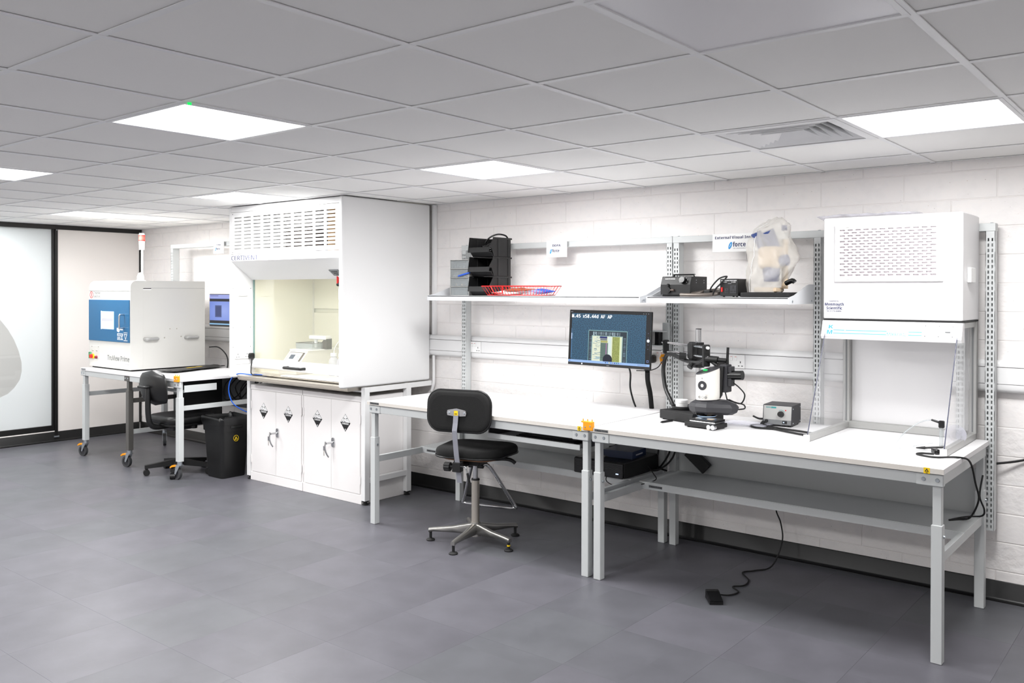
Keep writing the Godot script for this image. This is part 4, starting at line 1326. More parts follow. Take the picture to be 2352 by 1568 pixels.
	part(win, "window_rim", wg(c).box(Vector3(-4.745, 1.24, zf + 0.008), Vector3(-4.733, 1.415, zf + 0.012), 0.001), M.ink_white)
	part(door, "handle", wg(c).tube([Vector3(-4.30, 1.385, zf + 0.008), Vector3(-4.30, 1.385, zf + 0.045), Vector3(-4.30, 1.375, zf + 0.055), Vector3(-4.30, 1.27, zf + 0.055), Vector3(-4.30, 1.26, zf + 0.045), Vector3(-4.30, 1.26, zf + 0.008)], 0.008, 10, 2), M.chrome)
	# warnings printed on the door
	var hand := part(door, "hand_mark", wg(c).prism([Vector2(-4.43, 1.225), Vector2(-4.40, 1.218), Vector2(-4.385, 1.235), Vector2(-4.39, 1.26), Vector2(-4.405, 1.25), Vector2(-4.415, 1.266), Vector2(-4.425, 1.252), Vector2(-4.438, 1.262), Vector2(-4.44, 1.24)], zf + 0.008, zf + 0.0088), M.ink_white)
	part(door, "print_block", wg(c).box(Vector3(-4.375, 1.24, zf + 0.008), Vector3(-4.325, 1.256, zf + 0.0088)), M.ink_white)
	var cau := part(door, "caution_label", wg(c).box(Vector3(-4.43, 1.185, zf + 0.008), Vector3(-4.325, 1.209, zf + 0.0088)), M.ink_white)
	wtext(c, cau, "CAUTION", Vector3(-4.42, 1.19, zf + 0.0088), Vector3.RIGHT, Vector3.UP, 0.085, 0.013, M.blue_door, "Droid Sans", 700)
	for k in 3:
		wtext(c, door, ["X-RAYS PRODUCED", "WHEN ENERGIZED", "KEEP CLEAR"][k], Vector3(-4.43, 1.17 - 0.011 * k, zf + 0.008), Vector3.RIGHT, Vector3.UP, 0.058, 0.007, M.ink_white, "Droid Sans", 700)
	for k in 3:
		var a := TAU * k / 3 + PI / 6 + PI
		part(door, "trefoil_mark", wg(c).prism([Vector2(-4.345, 1.162), Vector2(-4.345 + 0.02 * cos(a - 0.45), 1.162 + 0.02 * sin(a - 0.45)), Vector2(-4.345 + 0.022 * cos(a), 1.162 + 0.022 * sin(a)), Vector2(-4.345 + 0.02 * cos(a + 0.45), 1.162 + 0.02 * sin(a + 0.45))], zf + 0.008, zf + 0.0088), M.ink_white)
	part(door, "triangle_mark", wg(c).prism([Vector2(-4.305, 1.205), Vector2(-4.245, 1.205), Vector2(-4.275, 1.15)], zf + 0.008, zf + 0.0088), M.ink_white)
	part(door, "triangle_mark", wg(c).prism([Vector2(-4.294, 1.199), Vector2(-4.256, 1.199), Vector2(-4.275, 1.164)], zf + 0.0088, zf + 0.0092), M.blue_door)
	for k in 2:
		wtext(c, door, ["CAUTION X-RAY", "RADIATION AREA"][k], Vector3(-4.31, 1.213 - 0.072 * k, zf + 0.008), Vector3.RIGHT, Vector3.UP, 0.07, 0.008, M.ink_white, "Droid Sans", 700)
	# maker's mark
	var lg := part(c, "logo", wg(c).ring(Vector3(-4.958, 1.568, zf), Vector3(-4.958, 1.568, zf + 0.0008), 0.034, 0.028, 28), M.ink_red)
	for k in 2:
		var s := wg(c)
		s.xf = s.xf * Transform3D(Basis(Vector3(0, 0, 1), (0.62 if k == 0 else -0.62)), Vector3(-4.958, 1.568, zf))
		part(lg, "logo_stroke", s.box(Vector3(-0.003, -0.028, 0), Vector3(0.003, 0.028, 0.0008)), M.ink_red)
	wtext(c, lg, "Creative", Vector3(-4.912, 1.574, zf), Vector3.RIGHT, Vector3.UP, 0.13, 0.026, M.ink_grey)
	wtext(c, lg, "Electron", Vector3(-4.912, 1.541, zf), Vector3.RIGHT, Vector3.UP, 0.13, 0.026, M.ink_grey)
	part(c, "notice", wg(c).box(Vector3(-4.32, 1.552, zf), Vector3(-4.235, 1.60, zf + 0.0008)), M.paper)
	wtext(c, c, "TruView Prime", Vector3(-4.635, 0.948, zf), Vector3.RIGHT, Vector3.UP, 0.415, 0.048, M.ink_grey)
	wtext(c, c, "X-ray Inspection System", Vector3(-4.55, 0.912, zf), Vector3.RIGHT, Vector3.UP, 0.33, 0.02, M.ink_pale)
	var cp := part(c, "control_plate", wg(c).box(Vector3(-4.96, 0.955, zf), Vector3(-4.80, 1.075, zf + 0.002), 0.001), M.xray_front)
	for k in 2:
		part(cp, "screw", wg(c).cyl(Vector3(-4.945 + 0.13 * k, 1.066, zf + 0.002), Vector3(-4.945 + 0.13 * k, 1.066, zf + 0.004), 0.004, 0.003, 8), M.brown)
		part(cp, "key_switch", wg(c).cyl(Vector3(-4.92 + 0.08 * k, 1.03, zf + 0.002), Vector3(-4.92 + 0.08 * k, 1.03, zf + 0.012), 0.008, 0.006, 10), M.brushed)
	part(cp, "key_tag", wg(c).tube([Vector3(-4.985, 1.0, zf + 0.01), Vector3(-4.985, 1.005, zf + 0.012), Vector3(-4.95, 1.01, zf + 0.012), Vector3(-4.95, 0.955, zf + 0.012), Vector3(-4.985, 0.95, zf + 0.012), Vector3(-4.985, 1.0, zf + 0.01)], 0.005, 6, 1), M.green)
	part(cp, "emergency_stop", wg(c).cyl(Vector3(-4.925, 0.972, zf + 0.012), Vector3(-4.925, 0.972, zf + 0.032), 0.020, 0.018, 18), M.red)
	part(cp, "stop_ring", wg(c).cyl(Vector3(-4.915, 0.972, zf + 0.002), Vector3(-4.915, 0.972, zf + 0.012), 0.024, 0.024, 18), M.yellow)
	part(cp, "push_button", wg(c).cyl(Vector3(-4.845, 0.965, zf + 0.002), Vector3(-4.845, 0.965, zf + 0.02), 0.015, 0.013, 16), M.dark_red)
	# beacon on the roof
	var b := thing("warning_beacon", "white signal tower with a lit red lamp on the x-ray cabinet", "beacon", Vector3(-4.64, 1.702, 0.75))
	part(b, "base", G.new().lathe(Vector3(-0.015, 0, 0), [Vector2(0, 0), Vector2(0.05, 0), Vector2(0.05, 0.008), Vector2(0.034, 0.012), Vector2(0.032, 0.05), Vector2(0.024, 0.075), Vector2(0.01, 0.085), Vector2(0, 0.086)], 20), M.white_plastic)
	part(b, "pole", G.new().cyl(Vector3(0.014, 0.03, 0), Vector3(0.014, 0.34, 0), 0.010, 0.010, 14), M.white_plastic)
	part(b, "housing", G.new().cyl(Vector3(0.008, 0.31, 0), Vector3(0.008, 0.40, 0), 0.026, 0.028, 20), M.white_plastic)
	part(b, "lamp_lens", G.new().cyl(Vector3(0.008, 0.40, 0), Vector3(0.008, 0.448, 0), 0.029, 0.029, 20), M.beacon_lamp)
	part(b, "lamp_band", G.new().ring(Vector3(0.008, 0.396, 0), Vector3(0.008, 0.404, 0), 0.0305, 0.027, 20), M.led_red)
	part(b, "lamp_band", G.new().ring(Vector3(0.008, 0.444, 0), Vector3(0.008, 0.452, 0), 0.0305, 0.027, 20), M.led_red)
	part(b, "cap", G.new().cyl(Vector3(0.008, 0.452, 0), Vector3(0.008, 0.472, 0), 0.028, 0.024, 20), M.white_plastic)
	# the second screen
	var m := thing("monitor", "monitor showing a pale blue x-ray picture beside the fume hood", "monitor", Vector3(-3.72, 1.425, 0.42), 0.0)
	part(m, "bezel", G.new().box(Vector3(-0.255, -0.155, -0.02), Vector3(0.255, 0.155, 0), 0.004), M.black_plastic)
	var sc := part(m, "screen", G.new().box(Vector3(-0.248, -0.138, 0), Vector3(0.248, 0.148, 0.001)), xray_screen())
	part(m, "arm", G.new().box(Vector3(-0.03, -0.03, -0.17), Vector3(0.03, 0.03, -0.02), 0.004), M.silver_paint)
	# black cover and leads on the wheeled bench
	var cv := thing("folded_cover", "folded black plastic cover lying beside the x-ray cabinet", "cover", Vector3(-3.95, 0.861, 0.62), 0.3)
	var rng := RandomNumberGenerator.new()
	rng.seed = 7
	var rings := []
	for i in 9:
		var rg := []
		var z := lerpf(0.34, -0.34, i / 8.0)
		for k in 14:
			var a := TAU * k / 14
			rg.append(Vector3(cos(a) * (0.1 + 0.02 * rng.randf()), 0.004 + (0.012 + 0.012 * rng.randf()) * (0.6 + 0.4 * sin(a)), z + 0.01 * sin(a)))
		rings.append(rg)
	part(cv, "sheet", G.new().loft(rings), M.black_vinyl)
	part(cv, "yellow_print", G.new().box(Vector3(0.02, 0.026, -0.1), Vector3(0.04, 0.0275, 0.1)), M.yellow)
	# leads behind
	for k in 6:
		var g := G.new()
		var xx := -3.7 + 0.09 * k
		g.tube([Vector3(xx, 0.80, 0.34), Vector3(xx - 0.05, 0.7, 0.40), Vector3(xx + 0.06 * (k % 3), 0.58 + 0.02 * (k % 2), 0.42), Vector3(xx + 0.15, 0.62, 0.40), Vector3(xx + 0.25, 0.74, 0.36), Vector3(xx + 0.34, 0.80, 0.33)], 0.006, 6, 5)
		single("bench_lead", "black lead looping under the wheeled bench", "cable", g, M.black_rubber, Vector3.ZERO, "leads under the wheeled bench")
	single("cabinet_lead", "black mains lead hanging behind the x-ray cabinet", "cable", G.new().tube([Vector3(-4.2, 1.05, 0.28), Vector3(-4.1, 1.05, 0.24), Vector3(-4.0, 0.98, 0.22), Vector3(-3.97, 0.9, 0.22), Vector3(-4.0, 0.80, 0.22)], 0.006, 6, 5), M.black_rubber)

func xray_screen() -> StandardMaterial3D:
	var im := Image.create(320, 186, false, Image.FORMAT_RGB8)
	im.fill(Color(0.50, 0.60, 0.86))
	for y in 186:
		for x in 320:
			var d := Vector2((x - 160) / 160.0, (y - 100) / 90.0).length()
			im.set_pixel(x, y, Color(0.60, 0.67, 0.92).lerp(Color(0.42, 0.52, 0.84), clampf(d * 0.8, 0, 1)))
	im.fill_rect(Rect2i(0, 0, 320, 24), Color(0.62, 0.66, 0.90))
	im.fill_rect(Rect2i(6, 6, 90, 3), Color(0.25, 0.25, 0.5))
	im.fill_rect(Rect2i(0, 20, 6, 4), Color(0.8, 0.1, 0.1))
	im.fill_rect(Rect2i(0, 26, 320, 16), Color(0.06, 0.07, 0.12))
	im.fill_rect(Rect2i(60, 66, 70, 74), Color(0.30, 0.36, 0.56))
	im.fill_rect(Rect2i(66, 72, 58, 62), Color(0.22, 0.27, 0.46))
	im.fill_rect(Rect2i(0, 160, 320, 18), Color(0.05, 0.06, 0.10))
	im.fill_rect(Rect2i(0, 178, 320, 8), Color(0.55, 0.75, 0.9))
	return screen_mat("xray_picture", im, 1.0)

func screen_mat(key: String, im: Image, e: float) -> StandardMaterial3D:
	var m := mat(key, Color(0.02, 0.02, 0.02), 0.25)
	m.emission_enabled = true
	m.emission_texture = ImageTexture.create_from_image(im)
	m.emission_operator = BaseMaterial3D.EMISSION_OP_MULTIPLY
	m.emission = Color(1, 1, 1)
	m.emission_energy_multiplier = e
	m.texture_repeat = false
	return m

func waste_bin():
	var t := thing("waste_bin", "black plastic waste bin with a black liner beside the fume hood cabinet", "bin", Vector3(-3.12, 0, 0.785))
	var rings := []
	for q in [[0.0, 0.228, 0.232, 0.03], [0.01, 0.234, 0.238, 0.03], [0.40, 0.285, 0.275, 0.03], [0.405, 0.30, 0.29, 0.03], [0.50, 0.312, 0.30, 0.035], [0.503, 0.325, 0.312, 0.035], [0.515, 0.325, 0.312, 0.035], [0.515, 0.305, 0.292, 0.03]]:
		var rg := []
		for p in G.rrect(q[1], q[2], q[3], 4):
			rg.append(Vector3(p.x, q[0], p.y))
		rings.append(rg)
	part(t, "tub", G.new().loft(rings, true, false), M.black_plastic)
	var rng := RandomNumberGenerator.new()
	rng.seed = 3
	var li := []
	for q in [[0.46, 0.322, 0.31], [0.50, 0.335, 0.322], [0.524, 0.332, 0.32], [0.526, 0.30, 0.288], [0.50, 0.285, 0.275], [0.30, 0.24, 0.23]]:
		var rg := []
		for p in G.rrect(q[1], q[2], 0.035, 4):
			rg.append(Vector3(p.x * (1 + rng.randf_range(-0.008, 0.008)), q[0] + rng.randf_range(-0.012, 0.010), p.y * (1 + rng.randf_range(-0.008, 0.008))))
		li.append(rg)
	part(t, "liner", G.new().loft(li, false, true), M.black_vinyl)
	part(t, "hand_hold", G.new(Transform3D(Basis(Vector3(0, 1, 0), PI / 2), Vector3(0.153, 0.44, 0.0))).box(Vector3(-0.06, -0.012, -0.004), Vector3(0.06, 0.012, 0.004), 0.006), M.black_gloss)
	# static sign on the side towards the hood front
	var f := Transform3D(Basis(Vector3(0, 1, 0), PI / 2), Vector3(0.1435, 0.34, 0.0))
	f.basis = f.basis * Basis(Vector3(1, 0, 0), -0.065)
	var s := part(t, "static_symbol", G.new(f).ring(Vector3(0, 0, 0), Vector3(0, 0, 0.001), 0.026, 0.0235, 24), M.yellow)
	part(s, "triangle", G.new(f).prism([Vector2(-0.015, -0.012), Vector2(0.015, -0.012), Vector2(0, 0.014)], 0, 0.001), M.yellow)
	part(s, "triangle", G.new(f).prism([Vector2(-0.007, -0.008), Vector2(0.009, -0.01), Vector2(0.0, 0.006)], 0.001, 0.0014), M.ink_black)

func office_chair():
	var t := thing("swivel_chair", "black vinyl swivel chair on casters tucked at the wheeled bench", "chair", Vector3(-3.53, 0, 0.985), deg_to_rad(182))
	# local +z is forward
	var seat := G.new()
	seat.pad(G.rrect(0.46, 0.46, 0.12, 6).map(func(q): return Vector2(q.x, q.y + 0.02)), 0.455, 0.525, 0.03, 0.008)
	part(t, "seat", seat, M.black_vinyl)
	part(t, "seat_shell", G.new().pad(G.rrect(0.42, 0.42, 0.1, 6).map(func(q): return Vector2(q.x, q.y + 0.02)), 0.437, 0.458, 0.009), M.black_plastic)
	# backrest: curved shell
	var rings := []
	for i in 11:
		var v := i / 10.0
		var y := lerpf(0.62, 0.925, v)
		var hw := 0.205 * pow(maxf(0.0, 1.0 - pow(absf(2 * v - 1), 3.4)), 0.36) + 0.004
		var rg := []
		for k in 20:
			var a := TAU * k / 20
			var x := cos(a) * hw
			var zb := -0.235 + 0.55 * x * x - 0.03 * sin(v * PI) - 0.03 * v
			rg.append(Vector3(x, y, zb + sin(a) * 0.026 * minf(1.0, hw * 9)))
		rings.append(rg)
	part(t, "backrest", G.new().loft(rings), M.black_vinyl)
	part(t, "spine", G.new().tube([Vector3(0, 0.44, -0.02), Vector3(0, 0.43, -0.2), Vector3(0, 0.455, -0.275), Vector3(0, 0.53, -0.30), Vector3(0, 0.68, -0.305), Vector3(0, 0.78, -0.30)], 0.024, 8, 5), M.black_plastic)
	part(t, "adjuster_handle", G.new().tube([Vector3(-0.02, 0.785, -0.305), Vector3(-0.02, 0.785, -0.335), Vector3(0.0, 0.785, -0.345), Vector3(0.08, 0.785, -0.345)], 0.011, 8, 2), M.black_plastic)
	part(t, "mechanism", G.new().box(Vector3(-0.08, 0.39, -0.12), Vector3(0.08, 0.435, 0.12), 0.01), M.dark_grey)
	for s in [-1.0, 1.0]:
		part(t, "knob", G.new().cyl(Vector3(s * 0.12, 0.40, 0.06), Vector3(s * 0.12, 0.425, 0.06), 0.028, 0.03, 14), M.black_plastic)
	part(t, "column", G.new().cyl(Vector3(0, 0.1, 0), Vector3(0, 0.40, 0), 0.026, 0.018, 16), M.black_plastic)
	for k in 5:
		var a := TAU * k / 5 + deg_to_rad(8)
		var d := Vector3(cos(a), 0, sin(a))
		var e := Transform3D(Basis(Vector3.UP, -a), Vector3.ZERO)
		var arm := part(t, "base_arm", G.new(e).prism([Vector2(0.0, 0.075), Vector2(0.29, 0.062), Vector2(0.29, 0.09), Vector2(0.05, 0.125), Vector2(0.0, 0.125)], -0.02, 0.02), M.black_satin)
		part(arm, "caster", G.new(e).cyl(Vector3(0.275, 0.027, -0.022), Vector3(0.275, 0.027, 0.022), 0.027, 0.027, 18), M.black_plastic)
		part(arm, "caster_stem", G.new(e).cyl(Vector3(0.275, 0.03, 0), Vector3(0.275, 0.075, 0), 0.012, 0.012, 10), M.black_plastic)

func stool():
	var t := thing("laboratory_stool", "black padded draughtsman stool with chrome footrest at the bare bench", "stool", Vector3(-0.1, 0, 0.93), deg_to_rad(16))
	# local -z is forward
	for k in 5:
		var a := TAU * k / 5 + deg_to_rad(4 + 16)
		var e := Transform3D(Basis(Vector3.UP, -a), Vector3.ZERO)
		var arm := G.new(e)
		var rings := []
		for q in [[0.0, 0.055, 0.125, 0.02], [0.04, 0.055, 0.12, 0.02], [0.15, 0.06, 0.098, 0.017], [0.27, 0.062, 0.085, 0.014], [0.305, 0.055, 0.08, 0.014]]:
			rings.append([Vector3(q[0], q[1], -q[3]), Vector3(q[0], q[2] - 0.008, -q[3]), Vector3(q[0], q[2], -q[3] * 0.5), Vector3(q[0], q[2], q[3] * 0.5), Vector3(q[0], q[2] - 0.008, q[3]), Vector3(q[0], q[1], q[3])])
		arm.loft(rings)
		var am := part(t, "base_arm", arm, M.cast_alu)
		part(am, "glide", G.new(e).lathe(Vector3(0.293, 0, 0), [Vector2(0, 0), Vector2(0.027, 0), Vector2(0.029, 0.006), Vector2(0.022, 0.012), Vector2(0.009, 0.016), Vector2(0.009, 0.06), Vector2(0, 0.06)], 16), M.black_rubber)
		if k == 0:
			part(am, "yellow_dot", G.new(e).cyl(Vector3(0.293, 0.03, 0), Vector3(0.293, 0.038, 0), 0.0105, 0.0105, 10), M.yellow)
	part(t, "hub", G.new().cyl(Vector3(0, 0.04, 0), Vector3(0, 0.13, 0), 0.036, 0.03, 18), M.cast_alu)
	part(t, "outer_column", G.new().cyl(Vector3(0, 0.12, 0), Vector3(0, 0.40, 0), 0.0265, 0.0255, 18), M.brushed)
	part(t, "column_cap", G.new().cyl(Vector3(0, 0.398, 0), Vector3(0, 0.408, 0), 0.028, 0.026, 18), M.black_plastic)
	part(t, "inner_column", G.new().cyl(Vector3(0, 0.40, 0), Vector3(0, 0.52, 0), 0.0165, 0.0165, 16), M.chrome)
	# footrest of bent chrome tube: hangs in front of the column
	var p := []
	for q in [[-0.03, 0.49, -0.02], [-0.055, 0.475, -0.06], [-0.17, 0.24, -0.19], [-0.185, 0.205, -0.205], [-0.165, 0.185, -0.215], [0.165, 0.185, -0.215], [0.185, 0.205, -0.205], [0.17, 0.24, -0.19], [0.075, 0.475, -0.06], [0.04, 0.49, -0.02]]:
		p.append(Vector3(q[0], q[1], q[2]))
	part(t, "footrest", G.new().tube(p, 0.0115, 10, 3), M.chrome)
	part(t, "footrest_clamp", G.new().cyl(Vector3(-0.05, 0.488, -0.01), Vector3(0.05, 0.488, -0.01), 0.016, 0.016, 12), M.black_plastic)
	part(t, "mechanism", G.new().box(Vector3(-0.09, 0.515, -0.13), Vector3(0.09, 0.55, 0.14), 0.008), M.black_plastic)
	part(t, "lever", G.new().tube([Vector3(0.05, 0.525, -0.02), Vector3(0.16, 0.535, -0.06), Vector3(0.21, 0.525, -0.09), Vector3(0.235, 0.505, -0.10)], 0.012, 8, 3), M.black_plastic)
	part(t, "seat_board", G.new().pad(G.rrect(0.36, 0.36, 0.1, 6), 0.55, 0.562, 0.005), M.plywood)
	# seat: dished cushion with a rolled front
	var outline := []
	for q in G.rrect(0.47, 0.44, 0.13, 7):
		outline.append(Vector2(q.x * (1.0 - 0.08 * (q.y / 0.22)), q.y))
	part(t, "seat", G.new().pad(outline, 0.562, 0.622, 0.027, 0.006), M.black_fabric)
	part(t, "seat_piping", seat_rim(outline, 0.572), M.black_vinyl)
	# backrest
	var bx := Transform3D(Basis(Vector3(1, 0, 0), -PI / 2 + 0.06), Vector3(0, 0.87, 0.25))
	var br := []
	for i in 9:
		var tt: float = [-0.02, -0.019, -0.014, -0.006, 0.004, 0.012, 0.018, 0.021, 0.022][i]
		var inset: float = [0.028, 0.012, 0.004, 0.0, 0.0, 0.003, 0.008, 0.016, 0.03][i]
		var rg := []
		for q in G.rrect(0.43 - inset * 2, 0.25 - inset * 2, 0.085, 7):
			var bow: float = 0.22 * q.x * q.x
			rg.append(Vector3(q.x, 0.87 + q.y, 0.245 + tt - bow - 0.05 * q.y))
		br.append(rg)
	part(t, "backrest", G.new().loft(br), M.black_fabric)
	var pip := []
	for q in G.rrect(0.432, 0.252, 0.086, 7):
		pip.append(Vector3(q.x, 0.87 + q.y, 0.247 - 0.22 * q.x * q.x - 0.05 * q.y))
	pip.append(pip[0])
	part(t, "backrest_piping", G.new().tube(pip, 0.0075, 8, 1), M.black_vinyl)
	# bracket plate, label and bar
	var pz := 0.268
	var plate := []
	for q in [[-0.066, 0.0], [-0.062, 0.016], [-0.045, 0.02], [0, 0.028], [0.045, 0.02], [0.062, 0.016], [0.066, 0.0], [0.062, -0.016], [0.045, -0.018], [0, -0.022], [-0.045, -0.018], [-0.062, -0.016]]:
		plate.append(Vector2(q[0], 0.862 + q[1]))
	var bp := part(t, "back_plate", G.new().prism(plate, pz, pz + 0.006, true), M.chrome)
	for s in [-1.0, 1.0]:
		part(bp, "screw", G.new().cyl(Vector3(s * 0.052, 0.862, pz + 0.006), Vector3(s * 0.052, 0.862, pz + 0.011), 0.008, 0.006, 12), M.zinc)
	part(bp, "static_label", G.new().box(Vector3(-0.014, 0.848, pz + 0.012), Vector3(0.012, 0.876, pz + 0.013)), M.yellow)
	text(bp, "ESD", Vector3(-0.009, 0.854, pz + 0.013), Vector3.RIGHT, Vector3.UP, 0.016, 0.007, M.ink_black, "Droid Sans", 700)
	part(bp, "hinge", G.new().box(Vector3(-0.018, 0.845, pz + 0.004), Vector3(0.018, 0.879, pz + 0.012), 0.002), M.chrome)
	var bar := G.new()
	var path := [Vector3(0, 0.845, pz + 0.014), Vector3(-0.002, 0.80, pz + 0.016), Vector3(-0.005, 0.755, pz + 0.022), Vector3(-0.004, 0.70, pz + 0.016), Vector3(0.0, 0.60, pz + 0.004), Vector3(0.005, 0.52, pz - 0.008), Vector3(0.01, 0.43, pz - 0.02)]
	for i in path.size() - 1:
		var rr := []
		for e in [path[i], path[i + 1]]:
			rr.append([e + Vector3(-0.016, 0, -0.003), e + Vector3(0.016, 0, -0.003), e + Vector3(0.016, 0, 0.003), e + Vector3(-0.016, 0, 0.003)])
		bar.loft(rr)
	part(t, "back_bar", bar, M.grey_strap)
	part(t, "bar_clamp", G.new().box(Vector3(-0.026, 0.50, pz - 0.03), Vector3(0.03, 0.558, pz + 0.016), 0.003), M.black_plastic)
	part(t, "clamp_arm", G.new().box(Vector3(-0.02, 0.515, 0.1), Vector3(0.02, 0.54, pz - 0.02), 0.003), M.black_plastic)
	var kn := G.new()
	var star := []
	for i in 24:
		var a := TAU * i / 24
		var r := 0.027 + 0.002 * cos(a * 12)
		star.append(Vector2(cos(a) * r, sin(a) * r))
	kn.xf = Transform3D(Basis(Vector3(0, 0, -1), Vector3(0, 1, 0), Vector3(1, 0, 0)), Vector3(-0.026, 0.527, pz - 0.005))
	kn.prism(star, -0.058, -0.02, true)
	kn.cyl(Vector3(0, 0, -0.02), Vector3(0, 0, 0), 0.01, 0.01, 10)
	part(t, "tension_knob", kn, M.black_plastic)
	part(t, "release_lever", G.new().tube([Vector3(0.03, 0.53, pz - 0.01), Vector3(0.05, 0.532, pz - 0.012), Vector3(0.06, 0.515, pz - 0.012), Vector3(0.066, 0.49, pz - 0.012)], 0.004, 6, 3), M.chrome)
	part(t, "lever_grip", G.new().cyl(Vector3(0.066, 0.495, pz - 0.012), Vector3(0.078, 0.435, pz - 0.015), 0.007, 0.009, 10), M.black_plastic)

func seat_rim(outline: Array, y: float) -> G:
	var p := []
	for q in outline:
		p.append(Vector3(q.x, y, q.y))
	p.append(p[0])
	return G.new().tube(p, 0.006, 6, 1)

# ---------------------------------------------------------------- things on the upper shelves
func drawer_unit():
	var t := thing("parts_organiser", "grey parts organiser with four clear drawers of small bits", "organiser", Vector3(-0.706, 1.577, 0.34))
	var w := 0.094
	var g := G.new()
	g.box(Vector3(-w, 0, -0.08), Vector3(-w + 0.005, 0.262, 0.082))
	g.box(Vector3(w - 0.005, 0, -0.08), Vector3(w, 0.262, 0.082))
	for k in 5:
		g.box(Vector3(-w, 0.0645 * k, -0.08), Vector3(w, 0.0645 * k + 0.004, 0.082))
	g.box(Vector3(-w, 0, -0.082), Vector3(w, 0.262, -0.08))
	part(t, "casing", g, M.silver_paint)
	var rng := RandomNumberGenerator.new()
	rng.seed = 12
	var bits := ["off_white", "zinc", "ink_pale", "scope_cream", "brass_dummy", "white_plastic"]
	for k in 4:
		var y := 0.0645 * k + 0.005
		var d := part(t, "drawer", G.new().box(Vector3(-w + 0.007, y, 0.078), Vector3(w - 0.007, y + 0.056, 0.081)), M.smoke_plastic)
		for i in range(1, 6):
			var x := -w + 0.007 + i * (2 * w - 0.014) / 6
			part(d, "divider", G.new().box(Vector3(x - 0.001, y, -0.07), Vector3(x + 0.001, y + 0.04, 0.078)), M.smoke_plastic)
		for i in 6:
			var x := -w + 0.026 + i * (2 * w - 0.014) / 6
			var m: Material = [M.off_white, M.zinc, M.cable_blue if k == 2 else M.ink_grey, M.scope_cream, M.ink_pale][rng.randi_range(0, 4)]
			var b := G.new()
			for q in 3:
				var c := Vector3(x + rng.randf_range(-0.01, 0.01), y + 0.008, 0.05 + rng.randf_range(-0.02, 0.02))
				b.cyl(c, c + Vector3(rng.randf_range(-0.012, 0.012), rng.randf_range(0.0, 0.012), rng.randf_range(-0.01, 0.01)), 0.006, 0.006, 8)
			var bp := part(d, "small_parts", b, m)
			bp.set_meta("kind", "stuff")
	var sp := thing("blue_tool", "blue plastic tool sticking out of an organiser drawer", "tool", Vector3(-0.66, 1.577 + 0.155, 0.43))
	part(sp, "shaft", G.new().cyl(Vector3(-0.05, -0.012, 0), Vector3(0.06, 0.012, 0.0), 0.006, 0.007, 8), M.bag_blue)

func cable_coil(c: Vector3, r: float, turns: int, rad: float, seed_: int, label: String):
	var rng := RandomNumberGenerator.new()
	rng.seed = seed_
	var p := []
	for i in turns * 10:
		var a := TAU * i / 10.0
		p.append(c + Vector3(cos(a) * r * rng.randf_range(0.75, 1.0), 0.012 + 0.05 * rng.randf(), sin(a) * r * rng.randf_range(0.7, 0.95)))
	single("cable_coil", label, "cable", G.new().tube(p, rad, 6, 4), M.black_gloss, Vector3.ZERO, "cables in the black bins")

func hopper_bin(k: int, label: String):
	# open fronted stacking bin; looks towards +z
	var y := 1.578 + 0.1395 * k
	var t := thing("storage_bin", label, "bin", Vector3(-0.505, y, 0.30), 0.0, "stacked black storage bins")
	var h := 0.1385
	var w := 0.098
	var zb := -0.1
	var zf := 0.125
	var prof := [Vector2(zb, 0.0), Vector2(zf - 0.03, 0.0), Vector2(zf, 0.055), Vector2(zf + 0.028, 0.062), Vector2(zf + 0.005, h * 0.99 - 0.002), Vector2(zf - 0.05, h), Vector2(zb, h)]
	for s in [-1.0, 1.0]:
		var g := G.new(Transform3D(Basis(Vector3(0, 0, 1), Vector3(0, 1, 0), Vector3(-1, 0, 0)), Vector3.ZERO))
		g.prism([Vector2(zb, 0.004), Vector2(zf - 0.035, 0.004), Vector2(zf - 0.01, 0.06), Vector2(zf + 0.016, 0.066), Vector2(zf - 0.035, h), Vector2(zb, h)], s * w - 0.0015, s * w + 0.0015)
		var sd := part(t, "side_wall", g, M.black_satin)
		for z in [zb + 0.02, zf - 0.09]:
			part(sd, "rib", G.new().box(Vector3(s * w - 0.005, 0.004, z - 0.011), Vector3(s * w + 0.005, h - 0.006, z + 0.011), 0.001), M.black_plastic)
		part(sd, "rim", G.new().box(Vector3(s * w - 0.006, h - 0.012, zb - 0.012), Vector3(s * w + 0.006, h, zf - 0.03), 0.002), M.black_plastic)
	part(t, "bottom", G.new().box(Vector3(-w, 0, zb), Vector3(w, 0.004, zf - 0.035)), M.black_satin)
	part(t, "back_wall", G.new().box(Vector3(-w, 0, zb - 0.002), Vector3(w, h, zb + 0.001)), M.black_satin)
	var fg := G.new(Transform3D(Basis(Vector3(0, 0, 1), Vector3(0, 1, 0), Vector3(-1, 0, 0)), Vector3.ZERO))
	fg.prism([Vector2(zf - 0.036, 0.0), Vector2(zf - 0.033, 0.0), Vector2(zf - 0.008, 0.03), Vector2(zf + 0.022, 0.03), Vector2(zf + 0.012, 0.066), Vector2(zf + 0.009, 0.066), Vector2(zf + 0.017, 0.033), Vector2(zf - 0.01, 0.033)], -w, w)
	part(t, "hopper_lip", fg, M.black_satin)
	# flared cheek on the far side of the mouth
	var ch := G.new(Transform3D(Basis(Vector3(0, 0, 1), Vector3(0, 1, 0), Vector3(-1, 0, 0)), Vector3.ZERO))
	ch.prism([Vector2(zf - 0.04, 0.03), Vector2(zf + 0.022, 0.03), Vector2(zf + 0.004, h), Vector2(zf - 0.04, h)], w - 0.002, w + 0.001)
	part(t, "cheek", ch, M.black_satin)

